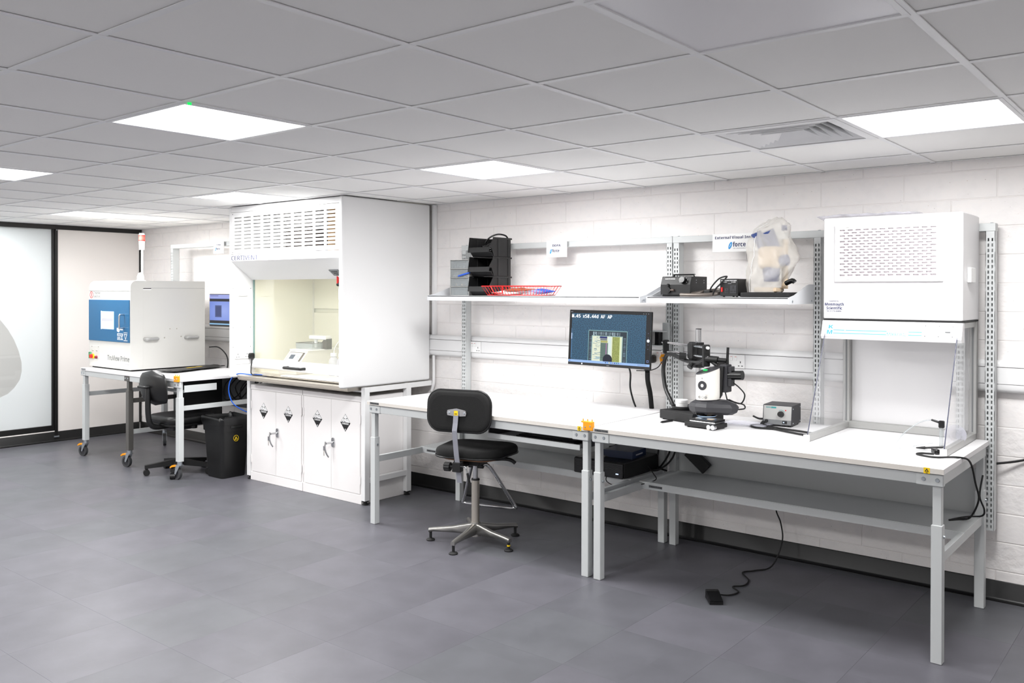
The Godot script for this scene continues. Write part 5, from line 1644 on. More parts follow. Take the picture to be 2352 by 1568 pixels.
func basket():
	var t := thing("wire_basket", "shallow red wire basket on the shelf", "basket", Vector3(-0.175, 1.577, 0.37))
	var rt := Vector2(0.275, 0.1)
	var rb := Vector2(0.24, 0.075)
	var h := 0.068
	var loop := func(s: Vector2, y: float, r: float): return [Vector3(-s.x, y, s.y), Vector3(s.x, y, s.y), Vector3(s.x, y, -s.y), Vector3(-s.x, y, -s.y), Vector3(-s.x, y, s.y)]
	part(t, "rim", G.new().tube(loop.call(rt, h, 0.0), 0.004, 6, 1), M.red)
	part(t, "lower_rail", G.new().tube(loop.call(rb, 0.006, 0.0), 0.003, 6, 1), M.red)
	for s in [-1.0, 1.0]:
		for i in 21:
			var k := lerpf(-1, 1, i / 20.0)
			part(t, "wire", G.new().tube([Vector3(k * rt.x, h, s * rt.y), Vector3(k * rb.x, 0.006, s * rb.y)], 0.0016, 5, 1), M.red)
		for i in 7:
			var k := lerpf(-1, 1, i / 6.0)
			part(t, "wire", G.new().tube([Vector3(s * rt.x, h, k * rt.y), Vector3(s * rb.x, 0.006, k * rb.y)], 0.0016, 5, 1), M.red)
	for i in 11:
		var k := lerpf(-0.9, 0.9, i / 10.0)
		part(t, "wire", G.new().tube([Vector3(k * rb.x, 0.004, rb.y), Vector3(k * rb.x, 0.004, -rb.y)], 0.0016, 5, 1), M.red)
	part(t, "label_frame", G.new().tube([Vector3(-0.19, h + 0.002, rt.y + 0.004), Vector3(-0.165, 0.02, rb.y + 0.02), Vector3(-0.085, 0.02, rb.y + 0.02), Vector3(-0.085, h + 0.002, rt.y + 0.004)], 0.005, 6, 1), M.red)
	var rng := RandomNumberGenerator.new()
	rng.seed = 31
	var defs := [["white paper bag lying in the red basket", "paper_bag", M.paper, Vector3(-0.28, 1.592, 0.37), 0.12, 0.05], ["brown foil bag lying in the red basket", "foil_bag", M.bag_brown, Vector3(-0.17, 1.612, 0.37), 0.12, 0.05], ["blue packet lying in the red basket", "blue_packet", M.bag_blue, Vector3(0.0, 1.605, 0.36), 0.09, 0.045], ["clear plastic packet lying in the red basket", "clear_packet", M.clear_bag, Vector3(-0.06, 1.60, 0.38), 0.11, 0.05]]
	for d in defs:
		var rings := []
		for i in 7:
			var x := lerpf(-d[4], d[4], i / 6.0)
			var th: float = 0.004 + 0.014 * sin(PI * i / 6.0)
			var rg := []
			for k in 12:
				var a := TAU * k / 12
				rg.append(Vector3(x + rng.randf_range(-0.006, 0.006), sin(a) * th * rng.randf_range(0.6, 1.3) + 0.15 * x * x + 0.004, cos(a) * d[5] * rng.randf_range(0.9, 1.1)))
			rings.append(rg)
		single(d[1], d[0], "packet", G.new().loft(rings), d[2], d[3])

func light_source():
	var t := thing("fibre_light_source", "black fibre optic light source box with a dial on the shelf", "lamp box", Vector3(1.075, 1.578, 0.40))
	var zf := 0.06
	var g := G.new(Transform3D(Basis(Vector3(0, 0, 1), Vector3(0, 1, 0), Vector3(-1, 0, 0)), Vector3.ZERO))
	g.prism([Vector2(-0.16, 0.012), Vector2(zf, 0.012), Vector2(zf, 0.073), Vector2(zf - 0.02, 0.118), Vector2(zf - 0.026, 0.122), Vector2(-0.16, 0.122)], -0.098, 0.098)
	part(t, "case", g, M.black_satin)
	part(t, "base_plate", G.new().box(Vector3(-0.10, 0.0, -0.15), Vector3(0.09, 0.012, 0.04), 0.003), M.black_plastic)
	part(t, "socket", G.new().cyl(Vector3(-0.045, 0.04, zf), Vector3(-0.045, 0.04, zf + 0.012), 0.018, 0.018, 18), M.black_plastic)
	part(t, "socket_bore", G.new().cyl(Vector3(-0.045, 0.04, zf + 0.012), Vector3(-0.045, 0.04, zf + 0.013), 0.009, 0.009, 14), M.ink_black)
	part(t, "socket_screw", G.new().cyl(Vector3(-0.045, 0.055, zf + 0.006), Vector3(-0.045, 0.078, zf + 0.006), 0.006, 0.006, 10), M.black_plastic)
	part(t, "socket_screw", G.new().cyl(Vector3(-0.03, 0.04, zf + 0.006), Vector3(-0.005, 0.04, zf + 0.006), 0.006, 0.007, 10), M.brown)
	part(t, "dial", G.new().cyl(Vector3(0.05, 0.096, zf - 0.01), Vector3(0.05, 0.102, zf + 0.014), 0.02, 0.018, 18), M.black_gloss)
	for i in 7:
		var a := deg_to_rad(-30 + i * 40)
		part(t, "dial_mark", G.new().cyl(Vector3(0.05 + cos(a) * 0.027, 0.096 + sin(a) * 0.02, zf - 0.013 - sin(a) * 0.007), Vector3(0.05 + cos(a) * 0.027, 0.097 + sin(a) * 0.02, zf - 0.0075 - sin(a) * 0.007), 0.0016, 0.0016, 6), M.ink_white)
	text(t, "SCHOTT-FOSTEC", Vector3(-0.075, 0.104, zf - 0.0135), Vector3.RIGHT, Vector3(0, 0.045, -0.02), 0.068, 0.006, M.ink_white, "Droid Sans", 700)
	part(t, "carry_handle", G.new().tube([Vector3(-0.07, 0.122, -0.05), Vector3(-0.065, 0.134, -0.05), Vector3(0.065, 0.134, -0.05), Vector3(0.07, 0.122, -0.05)], 0.005, 8, 1), M.black_plastic)
	part(t, "handle_grip", G.new().box(Vector3(-0.075, 0.133, -0.058), Vector3(0.075, 0.138, -0.042), 0.002), M.black_plastic)
	for q in [[-0.12, 0.1], [-0.12, 0.085], [-0.02, 0.1], [-0.02, 0.085], [-0.01, 0.03]]:
		part(t, "screw", G.new().cyl(Vector3(0.098, q[1], q[0]), Vector3(0.0995, q[1], q[0]), 0.003, 0.0025, 8), M.ink_pale)
	# metal light guide coiled in front
	var p := []
	for q in [[1.12, 1.590, 0.475], [1.2, 1.589, 0.483], [1.3, 1.591, 0.475], [1.35, 1.60, 0.44], [1.355, 1.612, 0.38], [1.30, 1.618, 0.34], [1.24, 1.612, 0.37], [1.2, 1.600, 0.42], [1.14, 1.594, 0.452]]:
		p.append(Vector3(q[0], q[1], q[2]))
	single("light_guide", "grey metal gooseneck light guide coiled on the shelf", "light guide", G.new().tube(p, 0.0115, 8, 6), M.gooseneck)
	var tr := thing("voltage_transformer", "small black step down transformer with a red switch", "transformer", Vector3(1.425, 1.578, 0.40))
	part(tr, "case", G.new().box(Vector3(-0.055, 0.006, -0.11), Vector3(0.055, 0.105, 0.07), 0.004), M.black_satin)
	part(tr, "face", G.new().box(Vector3(-0.054, 0.008, 0.07), Vector3(0.054, 0.104, 0.072), 0.001), M.black_plastic)
	for s in [-1.0, 1.0]:
		part(tr, "foot", G.new().cyl(Vector3(s * 0.04, 0, 0.05), Vector3(s * 0.04, 0.008, 0.05), 0.007, 0.007, 8), M.black_rubber)
		part(tr, "foot", G.new().cyl(Vector3(s * 0.04, 0, -0.08), Vector3(s * 0.04, 0.008, -0.08), 0.007, 0.007, 8), M.black_rubber)
	part(tr, "switch", G.new().box(Vector3(-0.046, 0.03, 0.072), Vector3(-0.036, 0.056, 0.078), 0.001), M.red)
	part(tr, "outlet", G.new().box(Vector3(-0.024, 0.022, 0.072), Vector3(0.0, 0.05, 0.074), 0.001), M.dark_grey)
	part(tr, "outlet", G.new().box(Vector3(0.008, 0.02, 0.072), Vector3(0.048, 0.068, 0.075), 0.001), M.dark_grey)
	for q in [[0.028, 0.055, 0.003, 0.008], [0.018, 0.033, 0.006, 0.003], [0.038, 0.033, 0.006, 0.003], [-0.016, 0.032, 0.002, 0.005], [-0.007, 0.032, 0.002, 0.005], [-0.012, 0.043, 0.003, 0.003]]:
		part(tr, "pin_hole", G.new().box(Vector3(q[0] - q[2], q[1] - q[3], 0.0745), Vector3(q[0] + q[2], q[1] + q[3], 0.0756)), M.ink_black)
	text(tr, "STEP UP & DOWN TRANSFORMER", Vector3(-0.048, 0.092, 0.072), Vector3.RIGHT, Vector3.UP, 0.096, 0.005, M.ink_white, "Droid Sans", 700)
	text(tr, "PowerBright", Vector3(-0.046, 0.083, 0.072), Vector3.RIGHT, Vector3.UP, 0.035, 0.005, M.ink_white)
	text(tr, "VC-500W", Vector3(0.016, 0.083, 0.072), Vector3.RIGHT, Vector3.UP, 0.026, 0.005, M.ink_white)
	text(tr, "OUTPUT", Vector3(-0.004, 0.076, 0.072), Vector3.RIGHT, Vector3.UP, 0.02, 0.004, M.ink_pale)
	single("transformer_lead", "black lead arching over to the step down transformer", "cable", G.new().tube([Vector3(1.27, 1.61, 0.40), Vector3(1.285, 1.64, 0.40), Vector3(1.33, 1.685, 0.40), Vector3(1.385, 1.698, 0.42), Vector3(1.40, 1.688, 0.455), Vector3(1.385, 1.66, 0.482), Vector3(1.345, 1.62, 0.484), Vector3(1.325, 1.588, 0.47)], 0.0045, 8, 6), M.black_rubber)
	var pg := thing("lead_plug", "black plug lying on the coiled light guide", "plug", Vector3(1.265, 1.605, 0.41))
	part(pg, "plug_body", G.new().pad(G.rrect(0.05, 0.035, 0.012), -0.013, 0.014, 0.006), M.black_plastic)

func bagged_microscope():
	# dark base tray, the instrument, and the cloudy bag pulled over it
	var tr := thing("black_tray", "flat black tray under the bagged microscope", "tray", Vector3(1.63, 1.578, 0.36))
	part(tr, "tray", G.new().pad(G.rrect(0.30, 0.22, 0.03), 0, 0.028, 0.008), M.black_rubber)
	var t := thing("bagged_microscope", "stereo microscope covered by a cloudy plastic bag", "microscope", Vector3(1.63, 1.606, 0.35))
	part(t, "foot", G.new().box(Vector3(-0.085, 0.0, -0.06), Vector3(0.05, 0.028, 0.06), 0.008), M.scope_cream)
	part(t, "stand", G.new().cyl(Vector3(0.06, 0.02, -0.04), Vector3(0.06, 0.30, -0.04), 0.018, 0.018, 14), M.scope_cream)
	part(t, "head", G.new().pad(G.rrect(0.13, 0.13, 0.04).map(func(q): return q + Vector2(0.005, 0.02)), 0.13, 0.26, 0.03), M.scope_cream)
	part(t, "nose", G.new().cyl(Vector3(0.01, 0.06, 0.03), Vector3(0.01, 0.14, 0.03), 0.042, 0.05, 18), M.scope_blue)
	part(t, "focus_knob", G.new().cyl(Vector3(0.05, 0.175, 0.03), Vector3(0.105, 0.18, 0.04), 0.032, 0.032, 16), M.scope_blue)
	part(t, "eyepiece", G.new().cyl(Vector3(-0.04, 0.25, 0.02), Vector3(-0.075, 0.34, 0.05), 0.028, 0.03, 16), M.scope_blue)
	part(t, "eyepiece", G.new().cyl(Vector3(0.02, 0.25, 0.02), Vector3(-0.01, 0.345, 0.05), 0.036, 0.04, 16), M.scope_blue)
	part(t, "top_knob", G.new().cyl(Vector3(0.06, 0.35, -0.03), Vector3(0.06, 0.38, -0.03), 0.016, 0.016, 12), M.scope_blue)
	part(t, "side_clip", G.new().tube([Vector3(0.09, 0.05, 0.02), Vector3(0.13, 0.065, 0.03), Vector3(0.145, 0.055, 0.03)], 0.014, 8, 3), M.black_gloss)
	var n := FastNoiseLite.new()
	n.seed = 6
	n.frequency = 7.5
	n.fractal_octaves = 2
	var rings := []
	# y, half width, half depth, centre x
	var sec := [[0.0, 0.092, 0.085, -0.045], [0.04, 0.094, 0.086, -0.045], [0.1, 0.116, 0.1, -0.018], [0.17, 0.132, 0.105, 0.005], [0.24, 0.13, 0.1, 0.0], [0.30, 0.122, 0.09, -0.006], [0.345, 0.105, 0.075, 0.0], [0.375, 0.082, 0.058, 0.02], [0.405, 0.048, 0.038, 0.038], [0.418, 0.012, 0.014, 0.04]]
	for i in 28:
		var u := i / 27.0 * (sec.size() - 1)
		var a: int = mini(int(u), sec.size() - 2)
		var f := u - a
		var s0: Array = sec[a]
		var s1: Array = sec[a + 1]
		var rg := []
		for k in 36:
			var th := TAU * k / 36
			var hw := lerpf(s0[1], s1[1], f)
			var hd := lerpf(s0[2], s1[2], f)
			var y := lerpf(s0[0], s1[0], f)
			var e := 0.8
			var x := signf(cos(th)) * pow(absf(cos(th)), e) * hw
			var z := signf(sin(th)) * pow(absf(sin(th)), e) * hd
			var wv := 1.0 + 0.22 * n.get_noise_3d(x * 2.2, y, z * 2.2) * clampf(y * 12, 0.2, 1.0)
			rg.append(Vector3(lerpf(s0[3], s1[3], f) + x * wv, y + 0.02 * n.get_noise_3d(x * 3, 9.0, z * 3) * clampf(y * 8, 0, 1), z * wv))
		rings.append(rg)
	part(t, "bag", G.new().loft(rings, false, true), M.cloudy_bag)
	var seam := []
	for i in range(0, 24):
		seam.append(rings[i][12] + Vector3(-0.001, 0, 0.0015))
	part(t, "bag_seam", G.new().tube(seam, 0.0018, 5, 1), M.white_plastic)

# ---------------------------------------------------------------- monitor over the benches
func microscope_picture() -> Image:
	var W := 768
	var Hh := 432
	var im := Image.create(W, Hh, false, Image.FORMAT_RGB8)
	var n := FastNoiseLite.new()
	n.seed = 17
	n.frequency = 0.09
	n.fractal_octaves = 4
	var rng := RandomNumberGenerator.new()
	rng.seed = 44
	for y in Hh:
		for x in W:
			var v := n.get_noise_2d(x, y * 1.6)
			var c := Color(0.10, 0.25, 0.36).lerp(Color(0.22, 0.42, 0.54), clampf(v * 1.3 + 0.45, 0, 1))
			if v < -0.34:
				c = Color(0.05, 0.12, 0.19)
			im.set_pixel(x, y, c)
	# frame of the camera program
	im.fill_rect(Rect2i(0, 0, W, 22), Color(0.02, 0.03, 0.05))
	im.fill_rect(Rect2i(0, 0, 22, Hh), Color(0.02, 0.03, 0.05))
	im.fill_rect(Rect2i(W - 42, 0, 42, Hh), Color(0.02, 0.03, 0.06))
	im.fill_rect(Rect2i(22, 150, 5, 250), Color(0.35, 0.55, 0.75))
	im.fill_rect(Rect2i(20, 190, 10, 50), Color(0.7, 0.8, 0.95))
	# the chip package
	var x0 := 190
	var x1 := 560
	var y0 := 158
	im.fill_rect(Rect2i(x0, y0, x1 - x0, Hh - y0), Color(0.50, 0.66, 0.68))
	im.fill_rect(Rect2i(x0 + 6, y0 + 7, x1 - x0 - 12, Hh - y0), Color(0.12, 0.19, 0.24))
	for i in 26:
		var xx := x0 + 46 + i * 10
		im.fill_rect(Rect2i(xx, y0 + 14, rng.randi_range(2, 6), rng.randi_range(18, 34)), Color(0.8, 0.9, 0.95) * rng.randf_range(0.6, 1.0))
	for i in 18:
		var yy := y0 + 58 + i * 12
		for s in 2:
			var xx := x0 + 14 if s == 0 else x1 - 34
			im.fill_rect(Rect2i(xx, yy, 20, rng.randi_range(2, 5)), Color(0.62, 0.78, 0.88) * rng.randf_range(0.6, 1.05))
			im.fill_rect(Rect2i(xx + 6, yy + 3, 8, 4), Color(0.20, 0.10, 0.08))
	var a0 := x0 + 42
	var b0 := y0 + 50
	im.fill_rect(Rect2i(a0 - 8, b0 - 6, x1 - x0 - 76, 300), Color(0.62, 0.74, 0.72))
	im.fill_rect(Rect2i(a0, b0, x1 - x0 - 92, 300), Color(0.90, 0.92, 0.82))
	for i in 60:
		im.fill_rect(Rect2i(a0 + rng.randi_range(2, 70), b0 + rng.randi_range(2, 190), rng.randi_range(6, 40), 2), Color(0.35, 0.5, 0.6) * rng.randf_range(0.7, 1.4))
	im.fill_rect(Rect2i(a0 + 70, b0, 70, 16), Color(0.12, 0.16, 0.42))
	im.fill_rect(Rect2i(a0 + 74, b0 + 18, 66, 14), Color(0.42, 0.46, 0.5))
	im.fill_rect(Rect2i(a0 + 78, b0 + 34, 66, 16), Color(0.68, 0.68, 0.40))
	im.fill_rect(Rect2i(a0 + 78, b0 + 52, 76, 150), Color(0.40, 0.50, 0.46))
	for i in 18:
		im.fill_rect(Rect2i(a0 + 78, b0 + 56 + i * 7, 50, 2), Color(0.24, 0.32, 0.32))
	im.fill_rect(Rect2i(a0 + 130, b0 + 56, 7, 90), Color(0.68, 0.42, 0.66))
	im.fill_rect(Rect2i(a0 + 150, b0 + 4, 30, 200), Color(0.86, 0.92, 0.90))
	for y in range(b0, Hh):
		for x in range(a0 + 190, a0 + 258):
			var g := rng.randf()
			im.set_pixel(x, y, Color(0.62, 0.66, 0.34) if g < 0.5 else (Color(0.34, 0.38, 0.20) if g < 0.8 else Color(0.82, 0.86, 0.52)))
	im.fill_rect(Rect2i(a0 + 258, b0, 8, 300), Color(0.88, 0.93, 0.72))
	for y in range(-44, 45):
		for x in range(-44, 45):
			if x * x + y * y < 44 * 44 and 408 + y < Hh:
				im.set_pixel(a0 + 148 + x, 396 + y, Color(0.03, 0.08, 0.17))
	# task bar and buttons
	im.fill_rect(Rect2i(0, 412, W, 20), Color(0.62, 0.76, 0.95))
	im.fill_rect(Rect2i(10, 418, 8, 8), Color(0.1, 0.25, 0.55))
	for i in 8:
		im.fill_rect(Rect2i(360 + i * 17, 417, 9, 9), [Color(0.2, 0.3, 0.5), Color(0.3, 0.5, 0.8), Color(0.85, 0.7, 0.2), Color(0.2, 0.45, 0.85), Color(0.55, 0.5, 0.6), Color(0.1, 0.2, 0.6), Color(0.1, 0.45, 0.4), Color(0.3, 0.4, 0.65)][i])
	im.fill_rect(Rect2i(660, 420, 80, 4), Color(0.45, 0.55, 0.72))
	for y in range(-13, 14):
		for x in range(-13, 14):
			if x * x + y * y < 169:
				im.set_pixel(W - 20 + x, 226 + y, Color(0.95, 0.97, 1.0))
	for y in [165, 202, 256, 290]:
		im.fill_rect(Rect2i(W - 22, y, 4, 4), Color(0.6, 0.65, 0.85))
	im.fill_rect(Rect2i(W - 28, 380, 18, 18), Color(0.5, 0.6, 0.85))
	im.fill_rect(Rect2i(W - 25, 383, 12, 12), Color(0.02, 0.03, 0.06))
	for i in 3:
		im.fill_rect(Rect2i(W - 70 + i * 22, 10, 5, 4), Color(0.8, 0.8, 0.85))
	im.fill_rect(Rect2i(8, 10, 22, 4), Color(0.6, 0.6, 0.65))
	return im

func main_monitor():
	var b := Vector3(0.0, -0.045, 0)
	var t := thing("monitor", "wide monitor showing a magnified chip over the gap between benches", "monitor", Vector3(0.567, 1.308, 0.40))
	t.rotation = Vector3(deg_to_rad(-3.0), deg_to_rad(1.5), deg_to_rad(-0.6))
	part(t, "bezel", G.new().box(Vector3(-0.306, -0.182, -0.018), Vector3(0.306, 0.178, 0), 0.003), M.black_plastic)
	part(t, "rear_housing", G.new().pad(G.rrect(0.45, 0.24, 0.03), 0, 0.03, 0.01), M.black_plastic).transform = Transform3D(Basis(Vector3(1, 0, 0), -PI / 2), Vector3(0, 0, -0.016))
	var sc := part(t, "screen", G.new().box(Vector3(-0.302, -0.164, 0), Vector3(0.302, 0.174, 0.0012)), screen_mat("chip_picture", microscope_picture(), 1.0))
	text(sc, "M.45 x58.44d AF AP", Vector3(-0.285, 0.128, 0.0012), Vector3.RIGHT, Vector3.UP, 0.305, 0.022, M.screen_text_glow, "Droid Sans Mono", 700)
	part(t, "maker_mark", G.new().box(Vector3(-0.008, -0.176, 0), Vector3(0.012, -0.172, 0.0006)), M.mid_grey)
	part(t, "button", G.new().cyl(Vector3(-0.195, -0.172, 0), Vector3(-0.195, -0.172, 0.002), 0.005, 0.005, 10), M.ink_pale)
	# arm from the upright to the back of the screen
	var a := thing("monitor_bracket", "grey bracket arm holding the monitor to the slotted upright", "bracket", Vector3(0.83, 1.31, 0.14))
	part(a, "clamp_plate", G.new().box(Vector3(-0.015, -0.10, -0.02), Vector3(0.028, 0.10, 0.008), 0.002), M.steel_grey)
	part(a, "clamp_block", G.new().box(Vector3(-0.05, -0.045, 0.0), Vector3(-0.015, 0.045, 0.05), 0.003), M.black_plastic)
	part(a, "swing_arm", G.new().box(Vector3(-0.25, -0.04, 0.0), Vector3(-0.045, 0.04, 0.06), 0.004), M.silver_paint)
	part(a, "arm_plate", G.new().box(Vector3(-0.09, 0.04, -0.01), Vector3(0.02, 0.047, 0.06), 0.001), M.steel_grey)
	part(a, "arm_plate", G.new().box(Vector3(-0.09, -0.052, -0.01), Vector3(0.02, -0.045, 0.06), 0.001), M.steel_grey)
	part(a, "neck", G.new().box(Vector3(-0.27, -0.04, 0.02), Vector3(-0.2, 0.04, 0.205), 0.006), M.black_plastic)
	# leads that hang from it
	single("monitor_lead", "thin black lead hanging from the monitor to the bench", "cable", G.new().tube([Vector3(0.66, 1.16, 0.33), Vector3(0.62, 1.08, 0.22), Vector3(0.595, 0.98, 0.18), Vector3(0.61, 0.9, 0.17), Vector3(0.625, 0.851, 0.16)], 0.006, 8, 6), M.black_rubber)
	var sl := thing("cable_sleeve", "thick black cable sleeve hanging below the monitor", "cable", Vector3(0.72, 0.85, 0.18))
	part(sl, "sleeve", wg(sl).tube([Vector3(0.765, 1.10, 0.25), Vector3(0.745, 1.03, 0.21), Vector3(0.745, 0.95, 0.18), Vector3(0.745, 0.851, 0.16)], 0.0155, 10, 6), M.black_fabric)
	part(sl, "lead", wg(sl).tube([Vector3(0.765, 1.10, 0.25), Vector3(0.745, 1.13, 0.29), Vector3(0.72, 1.17, 0.34)], 0.006, 8, 5), M.black_rubber)
	part(sl, "lead", wg(sl).tube([Vector3(0.765, 1.10, 0.25), Vector3(0.785, 1.125, 0.27), Vector3(0.80, 1.16, 0.33)], 0.006, 8, 5), M.black_rubber)
	# yellow bonding plug in the socket behind
	var y := thing("bonding_plug", "yellow bonding plug with studs in the socket behind the monitor", "plug", Vector3(0.795, 1.165, 0.06))
	part(y, "plug_body", G.new().pad([Vector2(-0.03, -0.02), Vector2(-0.02, -0.032), Vector2(0.02, -0.032), Vector2(0.03, -0.02), Vector2(0.036, 0.01), Vector2(0.025, 0.034), Vector2(-0.025, 0.034), Vector2(-0.036, 0.01)].map(func(q): return Vector2(q.x, -q.y)), 0, 0.03, 0.008), M.orange).rotation.x = PI / 2
	for q in [[-0.008, 0.012], [0.006, 0.008], [-0.012, -0.016], [0.012, -0.014]]:
		part(y, "stud", G.new().cyl(Vector3(q[0], q[1], 0.03), Vector3(q[0], q[1], 0.042), 0.006, 0.005, 10), M.zinc)
	var bp := thing("mains_plug", "black mains plug in the socket behind the monitor", "plug", Vector3(0.70, 1.165, 0.06))
	part(bp, "plug_body", G.new().pad(G.rrect(0.05, 0.052, 0.014), 0, 0.042, 0.01), M.black_plastic).rotation.x = PI / 2
	single("bonding_lead", "thin black lead from the yellow bonding plug to the monitor", "cable", G.new().tube([Vector3(0.783, 1.15, 0.10), Vector3(0.79, 1.12, 0.16), Vector3(0.78, 1.105, 0.25), Vector3(0.75, 1.11, 0.36)], 0.003, 6, 5), M.black_rubber)

# ---------------------------------------------------------------- inspection microscope
func inspection_microscope():
	var t := thing("inspection_microscope", "white digital microscope head on a black boom stand", "microscope", Vector3(1.18, 0.85, 0.45))
	var turn := deg_to_rad(-16)
	var f := Transform3D(Basis(Vector3.UP, turn), Vector3.ZERO)
	part(t, "base", G.new(f).box(Vector3(-0.135, 0.006, -0.13), Vector3(0.135, 0.058, 0.13), 0.004), M.black_satin)
	for q in [[-0.11, -0.11], [0.11, -0.11], [-0.11, 0.11], [0.11, 0.11]]:
		part(t, "foot", G.new(f).cyl(Vector3(q[0], 0, q[1]), Vector3(q[0], 0.007, q[1]), 0.012, 0.012, 10), M.black_rubber)
	part(t, "base_notch", G.new(f).box(Vector3(0.07, 0.026, 0.129), Vector3(0.13, 0.05, 0.1312), 0.001), M.black_plastic)
	part(t, "dish", G.new().lathe(Vector3(-0.06, 0.058, -0.03), [Vector2(0, 0), Vector2(0.075, 0), Vector2(0.078, 0.004), Vector2(0.078, 0.018), Vector2(0.074, 0.018), Vector2(0.072, 0.008), Vector2(0, 0.008)], 30), M.black_plastic)
	var post := wg(t)
	part(t, "post", post.cyl(Vector3(1.21, 0.9, 0.42), Vector3(1.21, 1.386, 0.42), 0.0165, 0.0165, 20), M.chrome)
	part(t, "post_cap", wg(t).cyl(Vector3(1.21, 1.386, 0.42), Vector3(1.21, 1.39, 0.42), 0.0172, 0.0172, 18), M.black_plastic)
	# boom along d
	var d := Vector3(0.81, 0, 0.58).normalized()
	var side := Vector3(-0.58, 0, 0.81).normalized()
	var o := Vector3(1.184, 0, 0.456)
	var bf := wg(t).xf * Transform3D(Basis(d, Vector3.UP, d.cross(Vector3.UP)), o)
	for y in [1.288, 1.234]:
		part(t, "boom_rod", G.new(bf).cyl(Vector3(-0.40, y, 0), Vector3(0.20, y, 0), 0.0078, 0.0078, 14), M.chrome)
	part(t, "rear_block", G.new(bf).box(Vector3(-0.365, 1.218, -0.018), Vector3(-0.335, 1.306, 0.018), 0.006), M.black_satin)
	part(t, "end_block", G.new(bf).box(Vector3(0.165, 1.18, -0.022), Vector3(0.19, 1.306, 0.022), 0.006), M.black_satin)
	part(t, "rod_end", G.new(bf).cyl(Vector3(0.19, 1.288, 0), Vector3(0.203, 1.288, 0), 0.009, 0.009, 14), M.white_plastic)
	var cl := part(t, "boom_clamp", G.new(bf).box(Vector3(-0.03, 1.205, -0.03), Vector3(0.035, 1.312, 0.02), 0.014), M.black_satin)
	part(cl, "clamp_back", wg(t).cyl(Vector3(1.21, 1.20, 0.42), Vector3(1.21, 1.308, 0.42), 0.032, 0.032, 20), M.black_satin)
	part(cl, "clamp_collar", wg(t).cyl(Vector3(1.21, 1.16, 0.42), Vector3(1.21, 1.20, 0.42), 0.034, 0.034, 20), M.black_plastic)
	part(cl, "star_knob", G.new(bf).cyl(Vector3(-0.03, 1.225, 0.02), Vector3(-0.05, 1.225, 0.055), 0.02, 0.022, 8), M.black_plastic)
	part(cl, "star_knob", G.new(bf).cyl(Vector3(0.045, 1.185, 0.02), Vector3(0.05, 1.165, 0.04), 0.016, 0.018, 8), M.black_plastic)
	# horizontal stub and the focus carriage
	var hc := Vector3(1.372, 0, 0.62)
	part(t, "stub_arm", wg(t).cyl(Vector3(1.325, 1.225, 0.56), Vector3(1.40, 1.222, 0.555), 0.02, 0.02, 16), M.black_plastic)
	part(t, "stub_arm", wg(t).cyl(Vector3(1.40, 1.222, 0.555), Vector3(1.45, 1.22, 0.55), 0.013, 0.013, 14), M.black_plastic)
	part(t, "locking_lever", wg(t).tube([Vector3(1.455, 1.20, 0.55), Vector3(1.455, 1.235, 0.55), Vector3(1.458, 1.295, 0.55)], 0.008, 8, 2), M.black_plastic)
	part(t, "focus_block", wg(t).box(Vector3(1.43, 1.045, 0.535), Vector3(1.475, 1.20, 0.60), 0.004), M.dark_grey)
	part(t, "focus_slide", wg(t).box(Vector3(1.475, 1.08, 0.54), Vector3(1.495, 1.19, 0.59), 0.002), M.dark_grey)
	part(t, "focus_bracket", wg(t).prism([Vector2(1.42, 1.19), Vector2(1.46, 1.19), Vector2(1.45, 1.03), Vector2(1.43, 1.0), Vector2(1.42, 1.0)], 0.60, 0.615), M.black_plastic)
	part(t, "focus_knob", wg(t).cyl(Vector3(1.47, 1.14, 0.57), Vector3(1.555, 1.145, 0.57), 0.026, 0.026, 18), M.black_gloss)
	# head: slanted top
	var rings := []
	for i in 10:
		var k := i / 9.0
		var rg := []
		for j in 36:
			var a := TAU * j / 36
			var top := 1.165 + 0.018 * cos(a - 0.3) - 0.02 * sin(a)
			var bot := 1.003 + 0.004 * cos(a)
			var rr := 0.0685
			if i == 0:
				rr = 0.066
			if i == 9:
				rr = 0.067
			rg.append(hc + Vector3(cos(a) * rr, lerpf(bot, top, k), sin(a) * rr))
		rings.append(rg)
	var head := part(t, "head", wg(t).loft(rings), M.off_white)
	var cap := []
	for e in [[0.0685, 0.0], [0.0675, 0.004], [0.062, 0.006]]:
		var rg := []
		for j in 36:
			var a := TAU * j / 36
			var top: float = 1.165 + (0.018 * cos(a - 0.3) - 0.02 * sin(a)) * e[0] / 0.0685
			rg.append(hc + Vector3(cos(a) * e[0], top + e[1], sin(a) * e[0]))
		cap.append(rg)
	part(head, "top_cap", wg(t).loft(cap, false, true), M.dark_grey)
	var lp := []
	for j in 11:
		var a := deg_to_rad(200 + 27 * j)
		lp.append(hc + Vector3(-0.012 + cos(a) * 0.014, 1.1745 - 0.006, 0.018 + sin(a) * 0.011))
	part(head, "status_light", wg(t).tube(lp, 0.0025, 6, 1), M.led_green)
	# buttons on the side that looks to the camera's aisle
	var face := Vector3(0.30, 0, 0.954).normalized()
	face = Vector3(-0.05, 0, 1).normalized()
	var bx := wg(t).xf * Transform3D(Basis(Vector3.UP.cross(face), Vector3.UP, face), hc + face * 0.0662)
	part(head, "control_ring", G.new(bx).ring(Vector3(0, 1.085, -0.002), Vector3(0, 1.085, 0.003), 0.026, 0.010, 28), M.dark_grey)
	part(head, "centre_button", G.new(bx).cyl(Vector3(0, 1.085, -0.002), Vector3(0, 1.085, 0.0035), 0.008, 0.008, 16), M.white_plastic)
	part(head, "small_button", G.new(bx).cyl(Vector3(0, 1.125, 0), Vector3(0, 1.125, 0.003), 0.005, 0.005, 12), M.silver_paint)
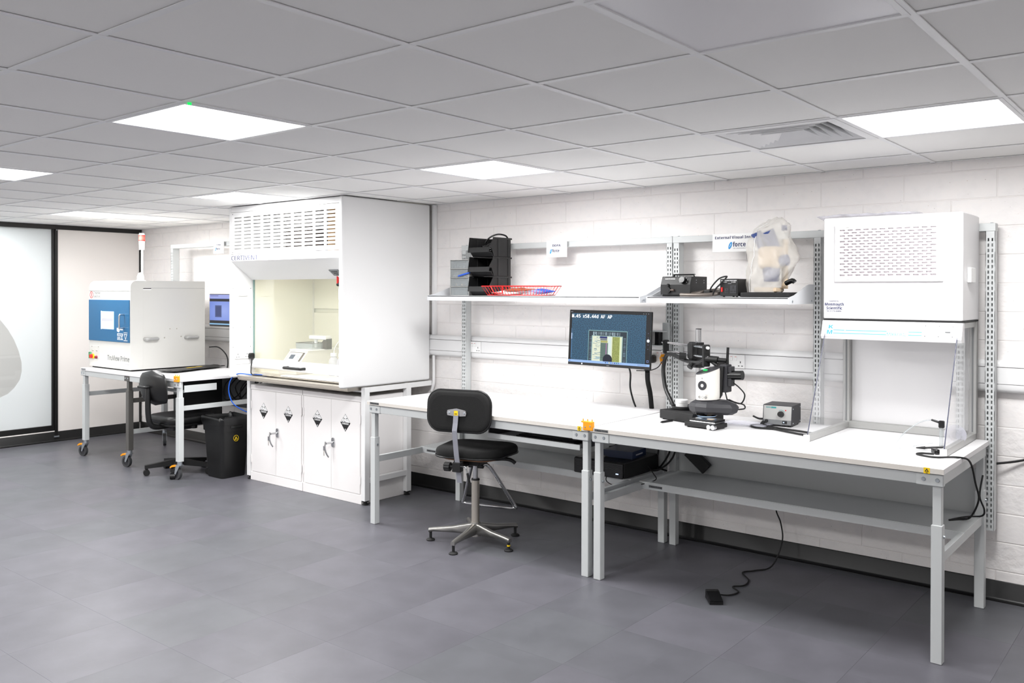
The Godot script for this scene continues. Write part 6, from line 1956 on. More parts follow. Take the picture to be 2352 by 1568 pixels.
	for k in 3:
		part(head, "small_button", G.new(bx).ring(Vector3(-0.016 + 0.019 * k, 1.02, -0.002), Vector3(-0.016 + 0.019 * k, 1.02, 0.0025), 0.007, 0.0058, 14), M.mid_grey)
	for k in 2:
		part(head, "button_bar", G.new(bx).box(Vector3(-0.024 + 0.034 * k, 1.036, -0.002), Vector3(0.004 + 0.034 * k, 1.046, 0.0022), 0.003), M.white_plastic)
	part(head, "neck_ring", wg(t).cyl(hc + Vector3(0, 0.99, 0), hc + Vector3(0, 1.004, 0), 0.058, 0.062, 30), M.dark_grey)
	# dark faceted optics housing with a wing to the right
	var out := []
	for q in [[-0.112, 0.0], [-0.095, 0.055], [-0.04, 0.085], [0.03, 0.085], [0.08, 0.06], [0.155, 0.02], [0.175, -0.02], [0.155, -0.065], [0.06, -0.085], [-0.04, -0.085], [-0.095, -0.055]]:
		out.append(Vector2(hc.x + q[0], hc.z + q[1]))
	var rr2 := []
	for e in [[0.925, 0.78], [0.94, 0.94], [0.966, 1.0], [0.984, 0.90], [1.003, 0.60]]:
		var rg := []
		for q in out:
			rg.append(Vector3(hc.x + 0.01 + (q.x - hc.x - 0.01) * e[1], e[0], hc.z + (q.y - hc.z) * e[1]))
		rr2.append(rg)
	part(t, "optics_housing", wg(t).loft(rr2, true, true, true), M.dark_grey)
	part(t, "lens_ring", wg(t).cyl(hc + Vector3(-0.01, 0.912, 0), hc + Vector3(-0.01, 0.93, 0), 0.058, 0.075, 30), M.black_gloss)
	part(t, "ring_lamp", wg(t).ring(hc + Vector3(-0.01, 0.91, 0), hc + Vector3(-0.01, 0.913, 0), 0.054, 0.036, 28), M.led_white)
	# trunk of leads along the boom and down
	part(t, "lead_trunk", wg(t).tube([Vector3(1.40, 1.19, 0.56), Vector3(1.33, 1.225, 0.55), Vector3(1.27, 1.20, 0.52), Vector3(1.20, 1.195, 0.49), Vector3(1.10, 1.205, 0.42), Vector3(1.0, 1.225, 0.36), Vector3(0.945, 1.21, 0.33), Vector3(0.925, 1.13, 0.33), Vector3(0.955, 1.02, 0.36), Vector3(1.02, 0.94, 0.40), Vector3(1.05, 0.90, 0.41)], 0.0125, 10, 6), M.black_vinyl)
	part(t, "lead", wg(t).tube([Vector3(1.50, 1.10, 0.57), Vector3(1.53, 1.07, 0.55), Vector3(1.55, 1.03, 0.53), Vector3(1.52, 0.98, 0.52), Vector3(1.46, 1.0, 0.54)], 0.004, 6, 6), M.black_rubber)
	part(t, "lead", wg(t).tube([Vector3(1.45, 1.0, 0.54), Vector3(1.50, 0.985, 0.53), Vector3(1.54, 0.975, 0.52), Vector3(1.545, 0.955, 0.52), Vector3(1.52, 0.95, 0.55)], 0.004, 6, 5), M.black_rubber)
	var j := thing("white_jar", "small white lidded jar standing on the microscope base dish", "jar", Vector3(1.098, 0.9165, 0.415))
	part(j, "pot", G.new().lathe(Vector3.ZERO, [Vector2(0, 0), Vector2(0.034, 0), Vector2(0.036, 0.004), Vector2(0.036, 0.026)], 24), M.white_plastic)
	part(j, "lid", G.new().lathe(Vector3.ZERO, [Vector2(0.036, 0.026), Vector2(0.0385, 0.027), Vector2(0.0385, 0.042), Vector2(0.036, 0.044), Vector2(0, 0.044)], 24), M.white_plastic)
	# sliding stage
	var s := thing("sliding_stage", "black sliding specimen stage with chrome knobs below the microscope", "stage", Vector3(1.382, 0.85, 0.66), deg_to_rad(-6))
	part(s, "lower_plate", G.new().box(Vector3(-0.10, 0.006, -0.055), Vector3(0.10, 0.03, 0.07), 0.003), M.black_satin)
	part(s, "upper_plate", G.new().box(Vector3(-0.08, 0.03, -0.06), Vector3(0.085, 0.038, 0.05), 0.002), M.chrome)
	part(s, "specimen_board", G.new().box(Vector3(-0.085, 0.038, -0.065), Vector3(0.08, 0.047, 0.045), 0.002), M.black_plastic)
	part(s, "specimen", G.new().box(Vector3(-0.06, 0.047, -0.01), Vector3(-0.02, 0.05, 0.02), 0.001), M.brushed)
	part(s, "specimen", G.new().pad(G.rrect(0.04, 0.03, 0.01).map(func(q): return q + Vector2(0.03, 0.005)), 0.047, 0.051, 0.001), M.scope_cream)
	for k in 2:
		part(s, "knob", G.new().cyl(Vector3(0.07 + 0.026 * k, 0.018, 0.07), Vector3(0.07 + 0.026 * k, 0.018, 0.092), 0.013, 0.013, 14), M.chrome)
	part(s, "foot", G.new().cyl(Vector3(0.05, 0, 0.06), Vector3(0.05, 0.008, 0.06), 0.01, 0.01, 10), M.brushed)
	for q in [[-0.08, -0.04], [0.08, -0.04], [-0.08, 0.055]]:
		part(s, "foot", G.new().cyl(Vector3(q[0], 0, q[1]), Vector3(q[0], 0.008, q[1]), 0.008, 0.008, 10), M.black_rubber)
	var pen := thing("marker_pen", "slim black pen lying on the bench top", "pen", Vector3(1.118, 0.8565, 0.63), deg_to_rad(82))
	part(pen, "barrel", G.new().cyl(Vector3(-0.05, 0, 0), Vector3(0.05, 0, 0), 0.006, 0.006, 10), M.black_plastic)
	part(pen, "tip", G.new().cyl(Vector3(-0.066, 0, 0), Vector3(-0.05, 0, 0), 0.0015, 0.005, 10), M.black_plastic)
	# clear bag lying flat
	var rng := RandomNumberGenerator.new()
	rng.seed = 77
	var rings2 := []
	for i in 9:
		var x := lerpf(-0.13, 0.13, i / 8.0)
		var rg := []
		for k in 12:
			var a := TAU * k / 12
			rg.append(Vector3(x + rng.randf_range(-0.008, 0.008), 0.009 + sin(a) * 0.008 * rng.randf_range(0.3, 1.2) * sin(PI * clampf(i / 8.0, 0.1, 0.9)), cos(a) * 0.075 * rng.randf_range(0.9, 1.05)))
		rings2.append(rg)
	single("zip_bag", "crumpled clear plastic bag lying flat beside the control box", "bag", G.new().loft(rings2), M.clear_bag, Vector3(1.52, 0.851, 0.43))

func control_box():
	var t := thing("control_box", "small grey control box with a black dial and silver front", "control box", Vector3(1.665, 0.85, 0.29), deg_to_rad(6))
	var g := G.new(Transform3D(Basis(Vector3(0, 0, 1), Vector3(0, 1, 0), Vector3(-1, 0, 0)), Vector3.ZERO))
	g.prism([Vector2(-0.10, 0.008), Vector2(0.088, 0.008), Vector2(0.07, 0.118), Vector2(-0.10, 0.118)], -0.082, 0.082)
	part(t, "case", g, M.dark_grey)
	for q in [[-0.065, -0.08], [0.065, -0.08], [-0.065, 0.07], [0.065, 0.07]]:
		part(t, "foot", G.new().cyl(Vector3(q[0], 0, q[1]), Vector3(q[0], 0.009, q[1]), 0.008, 0.008, 8), M.black_rubber)
	var up := Vector3(0, 0.11, -0.018).normalized()
	var nr := Vector3(0, 0.018, 0.11).normalized()
	var o := Vector3(0, 0.063, 0.0792)
	var f := Transform3D(Basis(Vector3.RIGHT, up, nr), o)
	var p := part(t, "front_panel", G.new(f).box(Vector3(-0.078, -0.052, 0), Vector3(0.078, 0.052, 0.002), 0.0008), M.silver_paint)
	part(p, "grey_band", G.new(f).box(Vector3(-0.078, -0.052, 0.002), Vector3(0.078, -0.026, 0.0024)), M.mid_grey)
	part(p, "dial", G.new(f).cyl(Vector3(0.02, 0.006, 0.002), Vector3(0.02, 0.006, 0.022), 0.018, 0.015, 18), M.black_gloss)
	var arc := []
	for i in 9:
		var a := deg_to_rad(120 - i * 11)
		arc.append(f * Vector3(0.02 + cos(a) * 0.023, 0.006 + sin(a) * 0.023, 0.0024))
	part(p, "dial_arc", G.new().tube(arc, 0.0012, 5, 1), M.ink_teal)
	part(p, "red_mark", G.new(f).box(Vector3(0.042, 0.026, 0.002), Vector3(0.049, 0.032, 0.0026)), M.ink_red)
	part(p, "switch", G.new(f).box(Vector3(0.03, -0.046, 0.002), Vector3(0.056, -0.03, 0.005), 0.001), M.black_plastic)
	part(p, "switch_lamp", G.new(f).box(Vector3(0.035, -0.041, 0.005), Vector3(0.041, -0.036, 0.0056)), M.led_white)
	text(p, "VISION", f * Vector3(-0.066, 0.038, 0.002), Vector3.RIGHT, up, 0.026, 0.007, M.ink_teal, "Droid Sans", 700)
	part(p, "brand_tab", G.new(f).box(Vector3(-0.037, 0.037, 0.002), Vector3(-0.008, 0.046, 0.0026), 0.0004), M.ink_teal)
	part(p, "socket", G.new(f).cyl(Vector3(-0.058, -0.036, 0.002), Vector3(-0.058, -0.036, 0.016), 0.009, 0.008, 12), M.black_plastic)
	for q in [[-0.085, 0.02], [-0.085, 0.10], [0.06, 0.02], [0.06, 0.10]]:
		part(t, "screw", G.new().cyl(Vector3(0.082, q[1], q[0]), Vector3(0.084, q[1], q[0]), 0.004, 0.003, 8), M.zinc)
	single("control_lead", "black lead looped on the bench in front of the control box", "cable", G.new().tube([Vector3(1.60, 0.875, 0.395), Vector3(1.60, 0.858, 0.42), Vector3(1.66, 0.857, 0.44), Vector3(1.72, 0.857, 0.50), Vector3(1.62, 0.857, 0.53), Vector3(1.56, 0.857, 0.47), Vector3(1.60, 0.857, 0.42), Vector3(1.72, 0.858, 0.52), Vector3(1.85, 0.857, 0.58), Vector3(1.98, 0.858, 0.63)], 0.0055, 8, 7), M.black_rubber)
	single("control_lead", "black lead running from the control box to the laminar cabinet", "cable", G.new().tube([Vector3(1.61, 0.875, 0.40), Vector3(1.62, 0.86, 0.425), Vector3(1.72, 0.857, 0.47), Vector3(1.85, 0.857, 0.50), Vector3(1.96, 0.857, 0.53), Vector3(1.985, 0.857, 0.5)], 0.0055, 8, 6), M.black_rubber)
	single("box_lead", "short black lead leaving the side of the control box", "cable", G.new().tube([Vector3(1.58, 0.88, 0.32), Vector3(1.54, 0.875, 0.31), Vector3(1.50, 0.885, 0.30)], 0.0055, 8, 5), M.black_rubber)
	var pl := thing("mains_plug", "black mains plug in the trunking behind the microscope", "plug", Vector3(1.20, 1.165, 0.06))
	part(pl, "plug_body", G.new().pad(G.rrect(0.05, 0.056, 0.014), 0, 0.042, 0.012), M.black_plastic).rotation.x = PI / 2
	part(pl, "lead", wg(pl).tube([Vector3(1.205, 1.14, 0.08), Vector3(1.21, 1.05, 0.09), Vector3(1.24, 0.95, 0.10), Vector3(1.26, 0.87, 0.10)], 0.004, 6, 5), M.black_rubber)

# ---------------------------------------------------------------- laminar flow cabinet
func laminar_cabinet():
	var t := thing("laminar_cabinet", "white laminar flow cabinet with slotted filter front and clear sides", "cabinet", Vector3(2.31, 0.85, 0.4))
	var L := 1.968
	var R := 2.645
	var zf := 0.48
	var body := wg(t)
	body.box(Vector3(L, 1.465, 0.12), Vector3(R, 2.0, zf), 0.008)
	var bd := part(t, "filter_housing", body, M.mikro_white)
	# slotted front panel with a pale filter behind it
	var gx0 := 2.035
	var gx1 := 2.555
	var gy0 := 1.665
	var gy1 := 1.957
	part(bd, "filter", wg(t).box(Vector3(gx0 + 0.01, gy0 + 0.01, zf), Vector3(gx1 - 0.01, gy1 - 0.01, zf + 0.001)), M.filter_pale)
	var rows := []
	for j in 17:
		var y := gy0 + 0.026 + j * 0.01465
		var sl := []
		var nn := 12 if j % 2 == 0 else 11
		for i in nn:
			var x := gx0 + 0.022 + i * 0.0402 + (0.0201 if j % 2 == 1 else 0.0)
			sl.append([x, x + 0.0275])
		rows.append([y, y + 0.0088, sl])
	var gp := part(t, "front_grille", wg(t).slotted(gx0, gx1, gy0, gy1, zf + 0.012, 0.010, rows), M.mikro_white)
	var edge := wg(t)
	for q in [[gx0 - 0.002, gy0 - 0.002, gx1 + 0.002, gy0], [gx0 - 0.002, gy1, gx1 + 0.002, gy1 + 0.002], [gx0 - 0.002, gy0, gx0, gy1], [gx1, gy0, gx1 + 0.002, gy1]]:
		edge.box(Vector3(q[0], q[1], zf), Vector3(q[2], q[3], zf + 0.012))
	part(gp, "grille_edge", edge, M.mikro_white)
	for q in [[2.10, gy1 - 0.01], [2.49, gy1 - 0.01], [2.10, gy0 + 0.01], [2.49, gy0 + 0.01]]:
		part(gp, "catch", wg(t).box(Vector3(q[0] - 0.009, q[1] - 0.003, zf + 0.012), Vector3(q[0] + 0.009, q[1] + 0.003, zf + 0.0155), 0.002), M.off_white)
	wtext(t, bd, "Supplied by", Vector3(1.998, 1.556, zf), Vector3.RIGHT, Vector3.UP, 0.052, 0.008, M.ink_navy)
	wtext(t, bd, "Monmouth", Vector3(1.978, 1.536, zf), Vector3.RIGHT, Vector3.UP, 0.098, 0.0165, M.ink_navy, "Droid Sans", 700)
	wtext(t, bd, "Scientific", Vector3(1.986, 1.516, zf), Vector3.RIGHT, Vector3.UP, 0.082, 0.0165, M.ink_navy, "Droid Sans", 700)
	wtext(t, bd, "Tel: 01278 458090", Vector3(1.986, 1.504, zf), Vector3.RIGHT, Vector3.UP, 0.078, 0.007, M.ink_navy)
	part(bd, "seal", wg(t).box(Vector3(L + 0.004, 1.459, 0.122), Vector3(R - 0.002, 1.466, zf - 0.002)), M.black_rubber)
	# sloping fascia with name
	var fa := wg(t)
	fa.xf = fa.xf * Transform3D(Basis(Vector3(0, 0, 1), Vector3(0, 1, 0), Vector3(-1, 0, 0)), Vector3.ZERO)
	fa.prism([Vector2(zf - 0.03, 1.458), Vector2(zf + 0.004, 1.458), Vector2(zf + 0.034, 1.378), Vector2(zf + 0.026, 1.362), Vector2(zf - 0.03, 1.362)], -R, -L)
	var fas := part(t, "fascia", fa, M.mikro_white)
	var up := Vector3(0, 0.08, -0.03).normalized()
	var at := func(x: float, k: float): return Vector3(x, 1.378 + 0.08 * k, zf + 0.034 - 0.03 * k)
	wtext(t, fas, "MIKROFIL", at.call(2.30, 0.12), Vector3.RIGHT, up, 0.093, 0.016, M.ink_blue, "Droid Sans", 400, true)
	var kf := wg(t).xf
	var nr := Vector3.RIGHT.cross(up)
	var kx := func(x: float, k: float): return G.new(kf * Transform3D(Basis(Vector3.RIGHT, up, nr), at.call(x, k)))
	for q in [[2.03, 0.36, 0.058, 0.004], [2.093, 0.36, 0.205, 0.004], [2.03, 0.16, 0.267, 0.004], [2.402, 0.36, 0.063, 0.004], [2.402, 0.16, 0.063, 0.004]]:
		part(fas, "blue_line", kx.call(q[0], q[1]).box(Vector3(0, 0, 0), Vector3(q[2], q[3], 0.0006)), M.ink_blue)
	wtext(t, fas, "M", at.call(1.998, 0.12), Vector3.RIGHT, up, 0.028, 0.022, M.ink_blue, "Droid Sans", 700, true)
	wtext(t, fas, "K", at.call(2.004, 0.48), Vector3.RIGHT, up, 0.024, 0.02, M.ink_blue, "Droid Sans", 700, true)
	part(fas, "control_plate", kx.call(2.475, 0.12).box(Vector3(0, 0, 0), Vector3(0.135, 0.06, 0.002), 0.0008), M.white_plastic)
	part(fas, "display", kx.call(2.57, 0.38).box(Vector3(0, 0, 0.002), Vector3(0.024, 0.007, 0.003)), M.ink_grey)
	for i in 3:
		for k in 2:
			part(fas, "screw", kx.call(2.48 + 0.062 * i, 0.16 + 0.62 * k).cyl(Vector3(0, 0, 0.002), Vector3(0, 0, 0.004), 0.003, 0.0025, 8), M.mid_grey)
	# rear posts, back board, base rails and clear sides
	part(t, "back_board", wg(t).box(Vector3(L + 0.04, 0.875, 0.122), Vector3(R - 0.04, 1.46, 0.128)), M.mikro_white)
	part(t, "rear_rail", wg(t).box(Vector3(L + 0.03, 0.851, 0.128), Vector3(R - 0.02, 0.89, 0.165), 0.003), M.silver_paint)
	for x in [L + 0.02, R - 0.02]:
		var ps := part(t, "rear_post", wg(t).box(Vector3(x - 0.018, 0.88, 0.12), Vector3(x + 0.018, 1.46, 0.165), 0.003), M.silver_paint)
		part(ps, "post_groove", wg(t).box(Vector3(x - 0.004, 0.89, 0.1652), Vector3(x + 0.004, 1.455, 0.166)), M.mid_grey)
		var rl := part(t, "side_rail", wg(t).box(Vector3(x - 0.014, 0.851, 0.125), Vector3(x + 0.014, 0.884, 0.765), 0.002), M.silver_paint)
		part(rl, "rail_end", wg(t).box(Vector3(x - 0.015, 0.851, 0.765), Vector3(x + 0.015, 0.885, 0.772), 0.001), M.white_plastic)
		part(t, "top_rail", wg(t).box(Vector3(x - 0.014, 1.43, 0.125), Vector3(x + 0.014, 1.458, zf - 0.03), 0.002), M.silver_paint)
		var pn := wg(t)
		pn.xf = pn.xf * Transform3D(Basis(Vector3(0, 0, -1), Vector3(0, 1, 0), Vector3(1, 0, 0)), Vector3.ZERO)
		pn.prism([Vector2(-0.11, 0.88), Vector2(-0.755, 0.88), Vector2(-zf - 0.02, 1.40), Vector2(-zf, 1.44), Vector2(-0.11, 1.44)], x - 0.002, x + 0.002)
		var sp := part(t, "side_pane", pn, M.acrylic)
		part(sp, "pane_edge", wg(t).tube([Vector3(x, 0.88, 0.757), Vector3(x, 1.40, zf + 0.022)], 0.0025, 6, 1), M.acrylic_edge)
	# socket outlet on the right side
	part(t, "side_switch", wg(t).box(Vector3(R, 1.655, 0.30), Vector3(R + 0.02, 1.73, 0.40), 0.004), M.white_plastic)
	# loose plastic sheet on top
	var rng := RandomNumberGenerator.new()
	rng.seed = 8
	var rings := []
	for i in 14:
		var x := lerpf(L - 0.05, R - 0.25, i / 13.0)
		var rg := []
		for k in 10:
			var a := TAU * k / 10
			rg.append(Vector3(x, 2.012 + (sin(a) * 0.012 + rng.randf_range(-0.004, 0.006)), 0.27 + cos(a) * 0.19 + rng.randf_range(-0.01, 0.01)))
		rings.append(rg)
	single("plastic_sheet", "loose clear plastic sheet on top of the laminar cabinet", "sheet", G.new().loft(rings), M.clear_bag)

func cabinet_contents():
	var v := thing("vacuum_pen_pump", "small black valve on a clear tube stand inside the laminar cabinet", "pump", Vector3(2.555, 0.852, 0.50))
	part(v, "valve", G.new().box(Vector3(-0.012, 0.092, -0.011), Vector3(0.014, 0.128, 0.011), 0.004), M.black_gloss)
	part(v, "spout", G.new().cyl(Vector3(-0.045, 0.128, 0), Vector3(-0.008, 0.118, 0), 0.005, 0.006, 10), M.black_plastic)
	part(v, "barrel", G.new().cyl(Vector3(0, 0.0, 0), Vector3(0, 0.094, 0), 0.010, 0.009, 14), M.smoke_plastic)
	part(v, "tube", G.new().tube([Vector3(-0.045, 0.128, 0), Vector3(-0.10, 0.11, 0.02), Vector3(-0.16, 0.05, 0.09), Vector3(-0.165, 0.006, 0.15), Vector3(-0.08, 0.005, 0.20), Vector3(0.04, 0.005, 0.20)], 0.0035, 8, 6), M.smoke_plastic)
	part(v, "tube", G.new().tube([Vector3(-0.03, 0.02, 0.04), Vector3(-0.08, 0.01, 0.07), Vector3(-0.10, 0.005, 0.12), Vector3(-0.03, 0.005, 0.14)], 0.003, 8, 6), M.smoke_plastic)
	var n := thing("vacuum_pen", "slim black vacuum pen lying by the cabinet side pane", "pen", Vector3(2.565, 0.862, 0.63), deg_to_rad(12))
	part(n, "barrel", G.new().cyl(Vector3(-0.05, 0, 0), Vector3(0.05, 0.012, 0), 0.005, 0.006, 10), M.black_gloss)
	part(n, "tip", G.new().cyl(Vector3(-0.09, -0.003, 0), Vector3(-0.05, 0, 0), 0.003, 0.008, 10), M.black_plastic)
	var r := thing("tape_reel", "clear reel of carrier tape behind the cabinet side pane", "reel", Vector3(2.60, 0.905, 0.42), deg_to_rad(20))
	part(r, "flange", G.new().cyl(Vector3(0, 0, -0.006), Vector3(0, 0, 0.006), 0.05, 0.05, 28), M.clear_bag)
	part(r, "hub", G.new().ring(Vector3(0, 0, -0.008), Vector3(0, 0, 0.008), 0.026, 0.018, 24), M.ink_pale)
	var m := thing("inline_switch", "black inline switch at the foot of the cabinet side pane", "switch", Vector3(2.578, 0.862, 0.71), deg_to_rad(35))
	part(m, "switch_body", G.new().pad(G.rrect(0.028, 0.055, 0.012), -0.011, 0.012, 0.008), M.black_gloss)
	single("cabinet_lead", "black lead running off the bench corner down to the lower shelf", "cable", G.new().tube([Vector3(2.58, 0.856, 0.75), Vector3(2.53, 0.855, 0.76), Vector3(2.52, 0.855, 0.80), Vector3(2.60, 0.855, 0.83), Vector3(2.69, 0.854, 0.76), Vector3(2.715, 0.82, 0.66), Vector3(2.71, 0.70, 0.52), Vector3(2.705, 0.60, 0.42), Vector3(2.66, 0.50, 0.36), Vector3(2.62, 0.476, 0.34), Vector3(2.57, 0.476, 0.40)], 0.0045, 8, 6), M.black_rubber)
	single("loop_lead", "black lead looping over the end of the lower shelf", "cable", G.new().tube([Vector3(2.70, 0.70, 0.30), Vector3(2.69, 0.60, 0.32), Vector3(2.70, 0.52, 0.26), Vector3(2.68, 0.478, 0.22), Vector3(2.62, 0.476, 0.28), Vector3(2.57, 0.476, 0.40)], 0.0045, 8, 6), M.black_rubber)
	single("wall_lead", "black lead swinging from the end upright along the wall", "cable", G.new().tube([Vector3(2.70, 0.72, 0.06), Vector3(2.82, 0.745, 0.02), Vector3(2.95, 0.80, 0.015), Vector3(3.15, 0.92, 0.015)], 0.006, 8, 6), M.black_rubber)

# ---------------------------------------------------------------- under the benches
func under_bench():
	var pc := thing("desktop_computer", "flat black desktop computer on the lower shelf of the bare bench", "computer", Vector3(0.64, 0.472, 0.405))
	part(pc, "case", G.new().box(Vector3(-0.185, 0.004, -0.20), Vector3(0.185, 0.1, 0.215), 0.006), M.black_plastic)
	part(pc, "front_bezel", G.new().box(Vector3(-0.18, 0.004, 0.215), Vector3(0.18, 0.096, 0.228), 0.005), M.black_gloss)
	part(pc, "power_light", G.new().box(Vector3(0.13, 0.028, 0.228), Vector3(0.148, 0.034, 0.2295)), M.led_white)
	part(pc, "port", G.new().box(Vector3(0.0, 0.026, 0.228), Vector3(0.02, 0.036, 0.2295)), M.silver_paint)
	for k in 4:
		part(pc, "vent_line", G.new().box(Vector3(-0.17, 0.05 + 0.01 * k, 0.228), Vector3(0.17, 0.053 + 0.01 * k, 0.2288)), M.black_satin)
	var bx := thing("blue_box", "flat navy carton lying on top of the desktop computer", "box", Vector3(0.69, 0.5725, 0.40), deg_to_rad(6))
	part(bx, "carton", G.new().prism([Vector2(-0.10, 0.01), Vector2(-0.06, 0.0), Vector2(0.10, 0.0), Vector2(0.10, 0.045), Vector2(-0.10, 0.045)], -0.10, 0.10), M.navy_box)
	part(bx, "print", G.new().box(Vector3(0.1, 0.016, -0.05), Vector3(0.1006, 0.024, 0.05)), M.ink_pale)
	var dr := thing("pull_out_tray", "grey pull out tray under the bare bench top", "tray", Vector3(0.41, 0.70, 0.95))
	part(dr, "tray", G.new().box(Vector3(-0.35, 0.0, -0.38), Vector3(0.35, 0.006, 0.045)), M.steel_grey)
	part(dr, "front", G.new().box(Vector3(-0.35, -0.004, 0.045), Vector3(0.35, 0.028, 0.052), 0.002), M.steel_grey)
	for s in [-1.0, 1.0]:
		part(dr, "runner", G.new().box(Vector3(s * 0.355 - 0.006, 0.004, -0.38), Vector3(s * 0.355 + 0.006, 0.072, 0.03), 0.002), M.dark_grey)
	var kb := thing("keyboard", "black keyboard lying in the pull out tray", "keyboard", Vector3(0.45, 0.707, 0.86))
	part(kb, "case", G.new().box(Vector3(-0.22, 0, -0.07), Vector3(0.22, 0.014, 0.07), 0.004), M.black_plastic)
	for k in 5:
		part(kb, "key_row", G.new().box(Vector3(-0.21, 0.014, -0.06 + 0.024 * k), Vector3(0.21, 0.02, -0.04 + 0.024 * k), 0.003), M.black_satin)
	var defs := [[[0.46, 0.805, 0.45], [0.47, 0.7, 0.44], [0.50, 0.60, 0.42], [0.55, 0.585, 0.35]], [[0.56, 0.805, 0.35], [0.58, 0.72, 0.33], [0.57, 0.62, 0.30], [0.50, 0.59, 0.28]], [[0.72, 0.805, 0.25], [0.78, 0.74, 0.2], [0.83, 0.60, 0.22], [0.80, 0.50, 0.22], [0.90, 0.478, 0.24]], [[0.80, 0.805, 0.2], [0.86, 0.72, 0.16], [0.9, 0.6, 0.2], [0.85, 0.5, 0.22], [0.80, 0.48, 0.18]], [[0.95, 0.805, 0.2], [0.96, 0.7, 0.2], [0.93, 0.56, 0.22], [0.86, 0.485, 0.26], [0.8, 0.48, 0.3]], [[0.45, 0.64, 0.40], [0.55, 0.70, 0.34], [0.68, 0.70, 0.26], [0.80, 0.66, 0.20], [0.84, 0.80, 0.18]]]
	for d in defs:
		single("computer_lead", "black lead hanging behind the desktop computer", "cable", G.new().tube(d.map(func(q): return Vector3(q[0], q[1], q[2])), 0.006, 7, 6), M.black_rubber, Vector3.ZERO, "leads behind the desktop computer")
	single("front_lead", "thin black lead looping in front of the desktop computer", "cable", G.new().tube([Vector3(0.70, 0.50, 0.605), Vector3(0.72, 0.46, 0.66), Vector3(0.80, 0.44, 0.66), Vector3(0.92, 0.455, 0.60), Vector3(0.98, 0.478, 0.52), Vector3(0.93, 0.50, 0.46), Vector3(0.87, 0.53, 0.42)], 0.003, 6, 6), M.black_rubber)
	var br := thing("power_brick", "black power brick leaning against the plate above the lower shelf", "power supply", Vector3(1.09, 0.553, 0.19))
	var g := G.new(Transform3D(Basis(Vector3(0, 0, 1), deg_to_rad(48)) * Basis(Vector3(1, 0, 0), 0.12), Vector3.ZERO))
	g.box(Vector3(-0.03, -0.075, -0.018), Vector3(0.045, 0.085, 0.018), 0.004)
	part(br, "brick", g, M.black_plastic)
	part(br, "lead", wg(br).tube([Vector3(1.04, 0.55, 0.19), Vector3(1.0, 0.62, 0.19), Vector3(0.99, 0.74, 0.19), Vector3(0.99, 0.82, 0.19)], 0.005, 6, 5), M.black_rubber)
	var fp := thing("foot_pedal", "black foot pedal on the floor under the microscope bench", "pedal", Vector3(1.575, 0, 0.955), deg_to_rad(38))
	var pg := G.new(Transform3D(Basis(Vector3(0, 0, 1), Vector3(0, 1, 0), Vector3(-1, 0, 0)), Vector3.ZERO))
	pg.prism([Vector2(-0.055, 0.002), Vector2(0.055, 0.002), Vector2(0.055, 0.016), Vector2(-0.055, 0.034)], -0.035, 0.035)
	part(fp, "base", pg, M.black_plastic)
	var tg := G.new(Transform3D(Basis(Vector3(0, 0, 1), Vector3(0, 1, 0), Vector3(-1, 0, 0)), Vector3.ZERO))
	tg.prism([Vector2(-0.035, 0.034), Vector2(0.058, 0.018), Vector2(0.058, 0.024), Vector2(-0.03, 0.041)], -0.033, 0.033)
	part(fp, "tread", tg, M.black_gloss)
	part(fp, "hinge_block", G.new().box(Vector3(-0.034, 0.03, -0.06), Vector3(0.034, 0.044, -0.036), 0.003), M.black_satin)
	single("pedal_lead", "black lead snaking across the floor from the foot pedal", "cable", G.new().tube([Vector3(1.55, 0.02, 0.905), Vector3(1.60, 0.006, 0.84), Vector3(1.62, 0.006, 0.76), Vector3(1.56, 0.006, 0.70), Vector3(1.60, 0.006, 0.64), Vector3(1.58, 0.006, 0.54), Vector3(1.50, 0.006, 0.44), Vector3(1.54, 0.006, 0.36), Vector3(1.60, 0.02, 0.26), Vector3(1.62, 0.14, 0.16), Vector3(1.60, 0.24, 0.13), Vector3(1.57, 0.33, 0.13), Vector3(1.62, 0.44, 0.13)], 0.0042, 7, 7), M.black_rubber)

